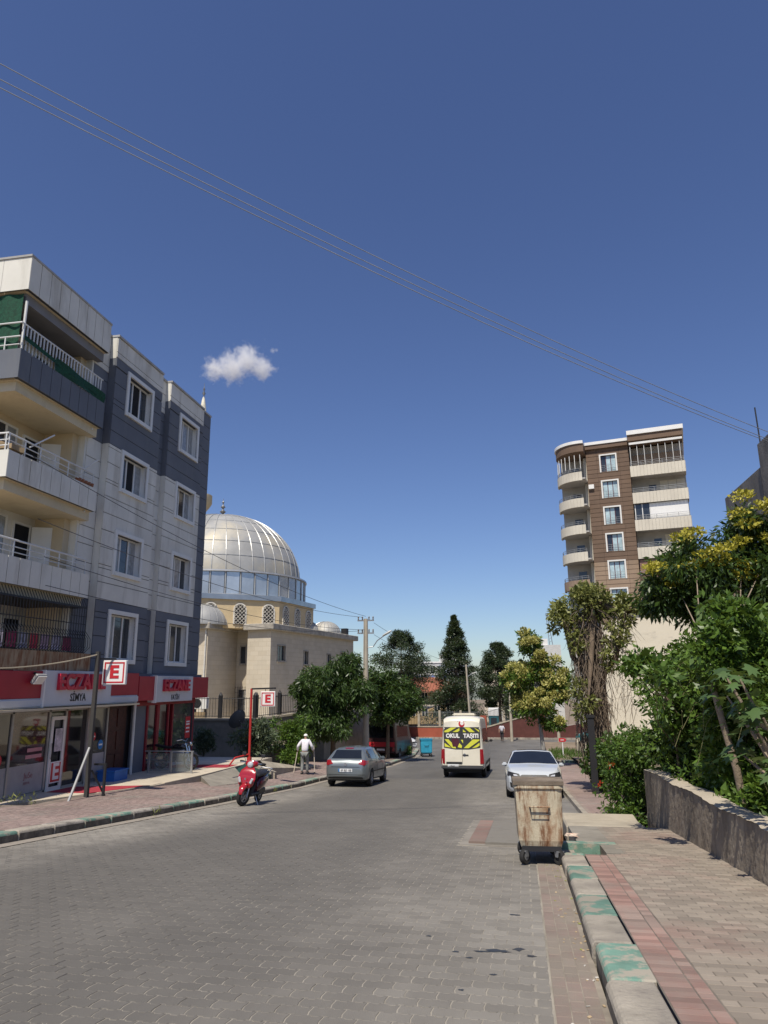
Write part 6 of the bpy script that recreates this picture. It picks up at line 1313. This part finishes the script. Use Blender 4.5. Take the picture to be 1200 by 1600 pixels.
loft([(1.05, 0, 7.24, .02, .02, 0)] * 0 + [(0, -.02, 0, .05, .04, 0), (0, .12, .02, .12, .06, 0), (0, .45, .06, .13, .07, 0), (0, .6, .08, .05, .03, 0)]).build('lamp_head', M('lamp_head', (.5, .5, .47), .4), la, smooth=50, loc=(1.05, -.03, 7.22), rot=(R(22), 0, R(-90)))
def far_pole(label, x, y, z, h, lean, lamp=True):
    p = thing('power_pole', label, 'pole', (x, y, z), 0); p.rotation_euler = (0, R(lean), 0); MB().lathe([(.16, 0), (.1, h), (0, h+.01)], 10).build('shaft', pole_c, p, smooth=40); MB().bar((-.35, 0, h-.15), (.35, 0, h-.15), .07, .07).build('cross_arm', steel, p)
    if lamp: MB().tube([(.05, 0, h-1.3), (.6, 0, h-1.0)], .03).build('lamp_arm', steel, p); MB().mbox(Matrix.Translation((.8, 0, h-.95)) @ Matrix.Rotation(R(-12), 4, 'Y'), .5, .22, .12).build('lamp_head', M('lamp_head', (0, 0, 0)), p, bevel=.04)
far_pole('leaning concrete pole with a lamp rising behind the school minibus', -5.35, 80, -4.5, 8.0, -2.5); far_pole('plain concrete pole at the kerb beside the brick wall', -1.1, 78.4, -4.4, 6.0, 0, False)
far_pole('slim pale pole past the blossoming tree by the green verge', 3.1, 66, -4.0, 3.2, 0, False)
# cables
cab = M('cable_black', (.06, .06, .065), .6); cab2 = M('cable_grey', (.26, .28, .32), .5)
def cable(label, p, q, sag, r=.012, mt=cab, n=28):
    p, q = Vector(p), Vector(q); mb = MB().tube([p + (q-p)*k/n - Vector((0, 0, sag*4*(k/n)*(1-k/n))) for k in range(n+1)], r, 5); o = mb.build('cable', mt, fix=False); return tag(o, label, 'cable')
cable('pale upper cable crossing high above the street', (-8.62, 9, 12.42), (7.75, 22, 8.85), .35, .010, cab2)
cable('middle overhead cable of the trio crossing the street', (-8.57, 9, 12.07), (7.72, 22, 8.62), .30, .010, cab2)
cable('lowest overhead cable of the trio crossing the street', (-8.55, 9, 11.89), (7.71, 22, 8.55), .33, .010, cab2)
for i, (z, q) in enumerate((((8.55), (-13.2, 17, 7.9)), ((8.5), (-13.2, 17.5, 6.2)), ((7.75), (-13.25, 18, 5.2)), ((7.7), (-13.25, 18.2, 4.4)))):
    cable(['upper', 'second', 'third', 'lowest'][i] + ' service cable from the concrete power pole to the apartment front', (-8.9 - .2*(i % 2), 42, zr(42)+.1+z - .15), q, .5, .011)
cable('cable slung over the rusted balcony front to the dark sign pole', (-13.2, 14.5, 2.05), (-11.75, 18.75, 2.45), .18, .018, M('cable_tan', (.35, .3, .22), .7))
cable('wire running from the power pole towards the leaning far pole', (-8.4, 42, 5.1), (-5.6, 80, 3.3), .5, .01)
cable('second wire running from the power pole towards the leaning far pole', (-8.4, 42, 4.4), (-5.6, 80, 2.7), .5, .01)
# ---------------------------------------------------------------- people
skin_t = M('skin_tan', (.36, .22, .15), .6, .1, 8)
def person(label, loc, rz, shirt, legs, cap, shoe, pose, h=1.7, group=None, hold=None):
    t = thing('person', label, 'person', loc, rz, group); k = h/1.7
    J = {'pel': ((0, 0, .92), (.15, .10)), 'wa': ((0, .02, 1.08), (.14, .10)), 'ch': ((0, .05+pose.get('lean', 0)*.5, 1.28), (.165, .115)), 'nk0': ((0, .06+pose.get('lean', 0), 1.43), (.08, .07)), 'nk': ((0, .07+pose.get('lean', 0), 1.49), .052), 'hd': ((0, .1+pose.get('lean', 0), 1.58), (.072, .085)), 'hd2': ((0, .09+pose.get('lean', 0), 1.66), (.065, .075))}
    B = [('pel', 'wa'), ('wa', 'ch'), ('ch', 'nk0'), ('nk0', 'nk'), ('nk', 'hd'), ('hd', 'hd2')]
    for s, n in ((-1, 'l'), (1, 'r')):
        el, wr_, kn, an = pose['el'+n], pose['wr'+n], pose['kn'+n], pose['an'+n]
        J['hp'+n] = ((s*.09, 0, .86), .095); J['kn'+n] = (kn, .06); J['an'+n] = (an, .042); J['to'+n] = ((an[0]+s*.02, an[1]+.15, an[2]-.05), (.04, .03))
        J['sh'+n] = ((s*.17, .05+pose.get('lean', 0), 1.40), .06); J['el'+n] = (el, .043); J['wr'+n] = (wr_, .03)
        d = (Vector(wr_) - Vector(el)).normalized(); J['pa'+n] = (tuple(Vector(wr_) + d*.06), (.035, .02))
        B += [('pel', 'hp'+n), ('hp'+n, 'kn'+n), ('kn'+n, 'an'+n), ('an'+n, 'to'+n), ('ch', 'sh'+n), ('sh'+n, 'el'+n), ('el'+n, 'wr'+n), ('wr'+n, 'pa'+n)]
        sd_ = d.orthogonal().normalized()
        for f in range(5):
            o_ = Vector(J['pa'+n][0]) + sd_*(.014*(f-2)); l = [.03, .042, .045, .042, .034][f]; q = o_ + d*l*.8 + (sd_*(-.02) if f == 0 else Vector()); r = q + d*l*.4 + Vector((0, .015, -.015))
            J['f%d%sa' % (f, n)] = (tuple(q), .008); J['f%d%sb' % (f, n)] = (tuple(r), .007); B += [('pa'+n, 'f%d%sa' % (f, n)), ('f%d%sa' % (f, n), 'f%d%sb' % (f, n))]
    S = Matrix.Scale(k, 4)
    JB = dict(J); JB.update({q: (J[q][0], tuple(x*.7 for x in J[q][1])) for q in ('pel', 'wa', 'ch')}); JB.update({q: (J[q][0], J[q][1]*.75) for q in ('hpl', 'hpr', 'knl', 'knr', 'shl', 'shr')})
    me = skin_mesh('body', JB, B, skin_t, 2); me.transform(S); body = link('body', me, t)
    def cloth(nm, keys, grow, mt, extra=None):
        jj = {q: (J[q][0], tuple(x+grow for x in J[q][1]) if isinstance(J[q][1], tuple) else J[q][1]+grow) for q in keys}
        if extra: jj.update(extra)
        bb_ = [(a, b) for a, b in B if a in jj and b in jj]; me = skin_mesh(nm, jj, bb_, mt, 2); me.transform(S); link(nm, me, t)
    cloth('shirt', ['pel', 'wa', 'ch', 'nk0', 'shl', 'shr', 'ell', 'elr', 'wrl', 'wrr'] if pose.get('long') else ['pel', 'wa', 'ch', 'nk0', 'shl', 'shr', 'ell', 'elr'], .02, shirt)
    cloth('trousers', ['pel', 'hpl', 'hpr', 'knl', 'knr', 'anl', 'anr'], .022, legs)
    hx = J['hd'][0]
    fc = MB(); fc.lathe([(0, 0), (.012, .005), (.014, .02), (0, .03)], 8, (0, hx[1]+.085, hx[2]-.01)); fc.build('nose', skin_t, body)
    for s in (-1, 1):
        MB().mbox(Matrix.Translation((s*.078, hx[1]-.005, hx[2]+.01)), .018, .035, .055).build('ear', skin_t, body, bevel=.007); MB().mbox(Matrix.Translation((s*.03, hx[1]+.082, hx[2]+.03)), .022, .01, .012).build('eye', bl, body, bevel=.003)
    MB().mbox(Matrix.Translation((0, hx[1]+.082, hx[2]-.045)), .045, .01, .01).build('mouth', M('lips', (.25, .1, .08), .6), body)
    cp_ = [(.092*k*math.cos(a), (hx[2]+.03 + .085*math.sin(a))*k) for a in np.linspace(-.1, 1.5, 8)] + [(.003, (hx[2]+.117)*k)]
    MB().lathe(cp_, 18, (0, (hx[1]-.01)*k, 0)).build('cap' if cap is not hairm else 'hair', cap, t, smooth=60)
    for n in 'lr':
        a = J['an'+n][0]; MB().mbox(Matrix.Translation((a[0]*k, (a[1]+.07)*k, (a[2]-.045)*k)), .1, .27, .075).build('shoe', shoe, t, bevel=.02)
    return t
hairm = M('hair_dark', (.02, .016, .013), .7)
wsh = M('shirt_white', (.66, .64, .68), .9, .15, 8); gtr = M('trousers_grey', (.20, .21, .20), .9, .15, 8)
pose = dict(lean=.1, long=1, ell=(-.32, .06, 1.17), wrl=(-.36, .24, .98), elr=(.30, .06, 1.17), wrr=(.33, .26, .98), knl=(-.1, .03, .48), anl=(-.11, -.08, .09), knr=(.1, .1, .48), anr=(.11, .1, .09))
px0, py0 = -9.35, 31.3
prs = person('person in white shirt and cap seen from behind, walking on two crutches past the shrubs', (px0, py0, hl(px0, py0)+.012), R(8), wsh, gtr, wht, trim, pose, 1.66)
for s, lab in ((-1, 'pale wooden crutch planted on the shrub side of the walking person'), (1, 'pale wooden crutch planted on the road side of the walking person')):
    top_ = Vector((s*.36, .30, .98)); foot = Vector((s*.50 if s < 0 else .40, .16 if s < 0 else .32, .0))
    c = thing('crutch', lab, 'crutch', (px0, py0, hl(px0, py0)+.012), R(8)); wd = M('crutch_wood', (.6, .52, .42), .6)
    u = (top_ - foot).normalized(); MB().tube([foot, foot + u*1.3], .018, 8).build('shaft', wd, c); MB().tube([foot + u*1.0 + Vector((0, -.07, 0)), foot + u*1.0 + Vector((0, .07, 0))], .016, 8).build('handle', wd, c); MB().tube([foot + u*1.3 + Vector((0, -.09, 0)), foot + u*1.3 + Vector((0, .09, 0))], .025, 8).build('arm_rest', trim, c); MB().tube([foot, foot + u*.05], .025, 8).build('ferrule', rubber, c)
walk = dict(long=0, ell=(-.27, .02, 1.14), wrl=(-.25, .12, .92), elr=(.27, .04, 1.14), wrr=(.25, .16, .93), knl=(-.09, .05, .48), anl=(-.09, .08, .09), knr=(.1, .02, .48), anr=(.1, -.1, .09))
person('person in white shirt and dark trousers standing at the kerb by the brick wall', (-2.05, 77, zr(77)+.12), R(170), wsh, M('trousers_black', (.03, .03, .035), .9), hairm, trim, walk, 1.72)
person('person in pink clothing walking on the far side of the minibus', (-4.05, 40.6, zr(40.6)+.014), R(180), M('shirt_pink', (.6, .26, .26), .9, .3, 9), M('trousers_rose', (.55, .28, .27), .9), hairm, trim, walk, 1.68)

# ---------------------------------------------------------------- the crossing and what lies beyond
redw = M('wall_red', (.33, .085, .05), .85, .12, 1.2, bump=.3, bscale=20); brk = M('wall_brick_dark_shaded', (.10, .036, .03), .9, .15, 2, bump=.4, bscale=20)  # brick darkened all over, with the shade of the trees put into its colour
sw_ = thing('school_wall', 'low red wall with grey railing in front of the school', 'wall', (-11, 84, -4.6))
MB().box(-40, -4.6, 84, 84.35, -5.2, -3.35).build('wall', redw, sw_, world=True); MB().box(-40, -4.55, 83.95, 84.4, -3.345, -3.25).build('coping', conc_pale, sw_, world=True)
for x in np.arange(-38, -5, 2.4): MB().box(x-.12, x+.12, 84.0, 84.36, -3.244, -1.5).build('pillar', conc_pale, sw_, world=True)
pickets(sw_, (-39, 84.18, -3.24), (-4.7, 84.18, -3.24), 1.6, M('railing_grey', (.12, .13, .15), .6), gap=.18, pr=.02, po=False)
MB().box(-4.6, -3.9, 83.9, 84.6, -5.2, -2.1).build('gate_pier', redw, sw_, world=True)
bwl = thing('brick_wall', 'dark red brick wall with a stepped railing climbing beside the crossing', 'wall', (0, 84, -4.6))
MB().add([(-3.9, 84.1, -5.4), (-3.9, 84.1, -3.4), (2.6, 84.1, -1.6), (2.6, 84.1, -5.4), (-3.9, 84.5, -5.4), (-3.9, 84.5, -3.4), (2.6, 84.5, -1.6), (2.6, 84.5, -5.4)], [(0,1,2,3), (4,7,6,5), (1,5,6,2), (2,6,7,3), (0,4,5,1)]).build('wall', brk, bwl, world=True)
MB().bar((-3.9, 84.3, -3.33), (2.6, 84.3, -1.53), .5, .12).build('coping', conc_pale, bwl, world=True); pickets(bwl, (-3.85, 84.3, -3.25), (2.6, 84.3, -1.45), 1.6, bl, gap=.15, pr=.02, po=False)
MB().add([(2.61, 84.2, -5.4), (2.61, 84.2, -3.6), (14, 80, -1.4), (14, 80, -5.4), (2.61, 84.6, -5.4), (2.61, 84.6, -3.6), (14, 80.4, -1.4), (14, 80.4, -5.4)], [(0,1,2,3), (4,7,6,5), (1,5,6,2)]).build('wall', brk, bwl, world=True)
tag(MB().box(-60, 30, 82.05, 110, -5.6, -4.45).build('school_yard', conc), kind='structure')
kf = thing('kerb', None, None); kf['kind'] = 'structure'
for k in range(48): x = -14 + k*.62; MB().box(x+.01, x+.6, 82.0, 82.25, -5, -4.30 + rnd.uniform(-.01, .01)).build('kerb_stone', [kerb_white, kerb_grey][k % 2], kf, bevel=.01)
sb = thing('school_building', 'two storey tan school with a red tiled roof beyond the red wall', 'building', (-16, 112, -5))
tan = M('school_tan', (.42, .31, .17), .85, .1, 1); roof_m = M('roof_tiles', (.30, .11, .065), .85, .15, 3, bump=.5, bscale=6)
SWN = [(x, x+1.0, z, z+1.7) for x in np.arange(-34, -10.5, 1.9) for z in (-3.4, -.6 - .9)]
m_ = MB()
for (a, b, c, d) in subtract((-36, -8.8, -5.2, .3), SWN): m_.box(a, b, 112, 112.3, c, d)
m_.build('wall', tan, sb, world=True); MB().box(-36, -8.8, 112.301, 124, -5.2, .3).build('inner_wall', tan, sb, world=True)
for (a, b, c, d) in SWN:
    f = MB(); f.box(a, a+.07, 112.08, 112.2, c, d); f.box(b-.07, b, 112.08, 112.2, c, d); f.box((a+b)/2-.04, (a+b)/2+.04, 112.08, 112.2, c, d); wn = f.build('window', white_f, sb, world=True); MB().box(a+.07, b-.07, 112.1, 112.15, c, d).build('pane', glass_m, wn, world=True)
rf = MB().add([(-37, 111, .3), (-8, 111, .3), (-8, 125, .3), (-37, 125, .3), (-32, 118, 2.4), (-13, 118, 2.4)], [(0,1,5,4), (1,2,5), (2,3,4,5), (3,0,4), (0,3,2,1)]).build('roof', roof_m, sb, world=True)
tl = MB()
for k in range(58): x = -36.8 + k*.5; tl.tube([(x, 111, .36), (min(-13, max(-32, x)), 118, 2.46)] if -32 < x < -13 else [(x, 111, .36), (x + ((-32-x) if x < -32 else (-13-x))*.6, 111 + 7*.6, .36+2.1*.6)], .08, 4, caps=False)
tl.build('tile_rolls', roof_m, rf, world=True, fix=False)
MB().box(-37.1, -7.9, 110.9, 111.0, .1, .32).build('gutter', M('gutter_brown', (.16, .07, .05), .7), rf, world=True)
def block(label, x0, x1, y, z0, z1, wall, rows, cols, accent=None, dep=10, roofbox=True):
    t = thing('far_building', label, 'building', ((x0+x1)/2, y, z0)); hs_ = []
    dx, dz = (x1-x0)/cols, (z1-z0)/rows
    for i in range(cols):
        for j in range(rows): hs_.append((x0 + dx*(i+.28), x0 + dx*(i+.72), z0 + dz*(j+.3), z0 + dz*(j+.8)))
    m_ = MB()
    for (a, b, c, d) in subtract((x0, x1, z0, z1), hs_): m_.box(a, b, y, y+.3, c, d)
    m_.box(x0, x1, y+.31, y+dep, z0, z1); m_.build('wall', wall, t, world=True)
    for (a, b, c, d) in hs_:
        f = MB(); f.box(a, a+.12, y+.1, y+.25, c, d); f.box(b-.12, b, y+.1, y+.25, c, d); f.box((a+b)/2-.06, (a+b)/2+.06, y+.1, y+.25, c, d); wn = f.build('window', white_f, t, world=True); MB().box(a+.12, b-.12, y+.15, y+.2, c, d).build('pane', glass_m, wn, world=True)
    MB().box(x0-.2, x1+.2, y-.2, y+dep+.2, z1+.001, z1+.35).build('roof', wht if roofbox else conc_pale, t, world=True)
    if accent:
        for i in range(1, cols): MB().box(x0 + dx*i - .25, x0 + dx*i + .25, y-.12, y-.01, z0, z1).build('pilaster', accent, t, world=True)
    MB().box(x0+.6*(x1-x0), x0+.85*(x1-x0), y+2, y+6, z1+.36, z1+2.2).build('stair_head', wall, t, world=True); return t
pal = M('far_pale', (.56, .56, .54), .85, .08); block('pale blue and white apartment house behind the school roof', -24, -13.5, 160, -7, 3.2, M('far_bluewhite', (.42, .48, .56), .85, .08), 3, 4, M('far_blue', (.13, .2, .42), .8)); block('white stepped apartment house farthest behind the school', -30, -14.5, 190, -8, 6.6, pal, 4, 5)
block('cream far house glimpsed between the tall spruce and narrow pine', -7.2, -3.2, 150, -7, 4.5, M('far_cream', (.55, .48, .38), .85, .1), 3, 2); block('grey flat house far behind the roadside trees', -52, -36, 150, -7, 6.0, pal, 4, 5)
ktx = thing('guard_kiosk', 'small white kiosk with a blue base at the school gate pier', 'kiosk', (-3.2, 87, -4.45)); MB().box(-.55, .55, 0, 1.0, 0, 2.2).build('base', M('kiosk_blue', (.03, .14, .17), .6), ktx); MB().box(-.6, .6, -.05, 1.05, 2.201, 3.1).build('top', wht, ktx, bevel=.04); MB().box(-.35, .35, -.03, -.001, 1.2, 2.0).build('window', glass_m, ktx)
rt = thing('roof_mast', 'grey lattice mast on a white roof tank behind the blossoming tree', 'mast', (4.6, 120, -4.6)); MB().box(-2.2, 2.2, 0, 3, 0, 12.0).build('house_wall', pal, rt); MB().box(-1.8, .2, .2, 1.5, 12.001, 13.0).build('roof_tank', wht, rt)
ms = MB(); [ms.tube([(x, y, 12), (x*.4, y, 17.2)], .05, 5) for x in (.5, 1.0) for y in (.5, .9)]; [ms.bar((.45, .5, 12.4 + .5*k), (.9 - .05*k, .9, 12.7 + .5*k), .04, .04) for k in range(9)]; ms.build('lattice', steel, rt)
# green verge, stepped posts, little red sign
vg = MB(); vg.box(1.6, 9, 46.3, 60, zr(50)-1.2, zr(46.3)+.17); o = vg.build('verge', soil); o['kind'] = 'structure'
kv = thing('kerb', None, None); kv['kind'] = 'structure'
for k in range(9): x = 1.4 + k*.85; MB().box(x+.01, x+.84, 46.0, 46.28, zr(46)-.3, zr(46)+.2).build('kerb_stone', [kerb_white, kerb_green][k % 2], kv, bevel=.015)
gr_pts = [(rnd.uniform(1.8, 6), rnd.uniform(46.4, 52), zr(46.3)+.2, .12, .12, .22, 12) for _ in range(420)]
tag(link('verge_grass', raw_mesh('verge_grass', leaf_cloud(gr_pts, .2, .14, -.9, 1.5), 4, g_bright)), 'green weeds and grass covering the verge past the white sedan', 'grass', kind='stuff')
for k in range(6):
    fp = MB().prism([(-.25, 0), (.25, 0), (.25, 1.0), (-.25, .75)], -.12, .12, 'x'); fo = fp.build('fence_post', conc_pale, loc=(3.6 + .55*k, 50.5 + .8*k, zr(46.3)+.17)); fo['group'] = 'sloping concrete posts on the verge'; tag(fo, 'sloping topped concrete post in the row on the green verge', 'post')
rs = thing('road_sign', 'small red arrow sign on a white post on the green verge', 'sign', (2.45, 48, zr(46.3)+.17)); MB().tube([(0, 0, 0), (0, 0, .95)], .035).build('post', wht, rs); MB().prism([(-.22, .95), (.16, .95), (.25, 1.06), (.16, 1.17), (-.22, 1.17)], -.05, -.036, 'y').build('panel', red, rs); MB().box(-.12, .1, -.056, -.051, 1.04, 1.08).build('bar', wht, rs)
# litter, oil spots and fallen leaves
oil = M('oil_stain', (.035, .033, .03), .4, .3, 6)
for i, (x, y, a, b) in enumerate(((.0-.28, 6.55, .11, .05), (-.12, 6.62, .05, .05), (-.42, 6.5, .07, .02), (-.62, 6.45, .03, .03), (-.02, 6.45, .04, .03), (-.16, 7.9, .05, .035), (-.5, 6.3, .03, .02), (-.9, 6.9, .03, .02), (-.3, 5.9, .03, .02), (-.5, 5.5, .025, .02))):
    n_ = 14; P = [(x + a*math.cos(2*math.pi*k/n_)*rnd.uniform(.4, 1.35), y + b*math.sin(2*math.pi*k/n_)*rnd.uniform(.4, 1.35)) for k in range(n_)]
    o = MB().add([(p, q, zr(q)+.0058) for p, q in P], [tuple(range(n_))]).build('oil_stain', oil, road, fix=False)
lit = MB(); lm = [M('litter_white', (.5, .47, .42), .8), M('litter_tan', (.4, .3, .18), .9), M('litter_green', (.25, .26, .07), .8)]
for k in range(120):
    if k < 60: x = rnd.gauss(.36, .07); y = rnd.uniform(4.6, 11.3); x = min(x, .44); z = zr(y)+.016
    elif k < 90: x, y = rnd.uniform(.55, 1.3), rnd.uniform(11.5, 12.6); z = zr(y)-.015
    else: y = rnd.uniform(12, 30); x = xl(y) + rnd.uniform(.05, .3); z = zr(y)+.018
    s = rnd.uniform(.006, .018); lit.mbox(Matrix.Translation((x, y, z)) @ Matrix.Rotation(rnd.uniform(0, 6), 4, 'Z') @ Matrix.Rotation(rnd.uniform(-.5, .5), 4, 'X'), s*1.6, s, .004, rnd.choice([0, 1, 1, 1, 2]))
tag(lit.build('gutter_litter', lm), 'scattered dry leaves and scraps lying along the gutters', 'litter', kind='stuff')
pb = thing('paper_wrapper', 'crumpled white and orange wrapper on the slab beside the rusty bin', 'litter', (.72, 13.2, zr(13.2)+.147)); gq2 = np.random.default_rng(3)
def crumple(u, v): return (.22*(u-.5) + .02*gq2.normal(), .26*(v-.5) + .02*gq2.normal(), .03 + .03*gq2.random())
MB().grid(crumple, 6, 6).build('sheet', M('wrapper', (.6, .5, .4), .7, .3, 12, stain=(.5, .15, .05), sfac=.8, sscale=12), pb, fix=False)
wd_pts = [(rnd.uniform(-13, -12.2), rnd.uniform(15.8, 17.6), 0, .05, .05, .12, 7) for _ in range(24)]; wd_pts = [(x, y, hl(x, y)+.1, a, b, c, n) for x, y, z, a, b, c, n in wd_pts] + [(xl(y)-.05+rnd.uniform(0, .1), y, zr(y)+.06, .05, .1, .05, 16) for y in (16.4, 16.6, 21.9, 24.8, 24.9, 26.7)]
tag(link('kerb_weeds', raw_mesh('kerb_weeds', leaf_cloud(wd_pts, .1, .2, -.5, 1.5), 4, g_olive)), 'thin dry weeds growing at the left pavement and kerb', 'weeds', kind='stuff')

# ---------------------------------------------------------------- cloud
D = 1500.0
def cloud(label, c, wpx, hpx, seed, lobes):
    s = D/1109; m, t, b = new_mat('cloud_%d' % seed); t.nodes.remove(b)
    tc = t.nodes.new('ShaderNodeTexCoord'); pv_ = t.nodes.new('ShaderNodeVolumePrincipled'); pv_.inputs['Color'].default_value = (.98, .98, .985, 1); pv_.inputs['Anisotropy'].default_value = .0
    tot = None
    for (x, y, r) in lobes:
        mp = t.nodes.new('ShaderNodeVectorMath'); mp.operation = 'DISTANCE'; t.links.new(tc.outputs['Object'], mp.inputs[0]); mp.inputs[1].default_value = (x*wpx*s, 0, y*hpx*s)
        f = ramp(t, mp.outputs['Value'], 0, r*wpx*s, 1, 0)
        if tot is None: tot = f
        else: mx = t.nodes.new('ShaderNodeMath'); mx.operation = 'MAXIMUM'; t.links.new(tot, mx.inputs[0]); t.links.new(f, mx.inputs[1]); tot = mx.outputs[0]
    n1 = noise(t, 10.0/(wpx*s), 8, .66); a = t.nodes.new('ShaderNodeMath'); a.operation = 'MULTIPLY_ADD'; t.links.new(n1, a.inputs[0]); a.inputs[1].default_value = 1.9; a.inputs[2].default_value = -1.12
    ad = t.nodes.new('ShaderNodeMath'); ad.operation = 'ADD'; t.links.new(tot, ad.inputs[0]); t.links.new(a.outputs[0], ad.inputs[1])
    t.links.new(ramp(t, ad.outputs[0], .2, .85, 0, .07), pv_.inputs['Density']); t.links.new(pv_.outputs[0], t.nodes['Material Output'].inputs['Volume'])
    o = MB().box(-wpx*s*.75, wpx*s*.75, -wpx*s*.5, wpx*s*.5, -hpx*s*.95, hpx*s*.95).build('cloud', m, loc=c, rot=(0, 0, R(10.43+8))); return tag(o, label, 'cloud')
cloud('small white cumulus cloud standing in the blue sky beyond the apartment roof', (-548.9, 1306.8, 658.9), 108, 46, 1, [(-.34, -.25, .27), (-.1, -.12, .36), (.1, .14, .36), (.32, -.12, .28), (.08, .42, .19)])
cloud('tiny faint scrap of cloud beside the small white cumulus', (-475.6, 1313.7, 685.9), 18, 12, 2, [(-.1, 0, .4), (.2, .1, .3)])
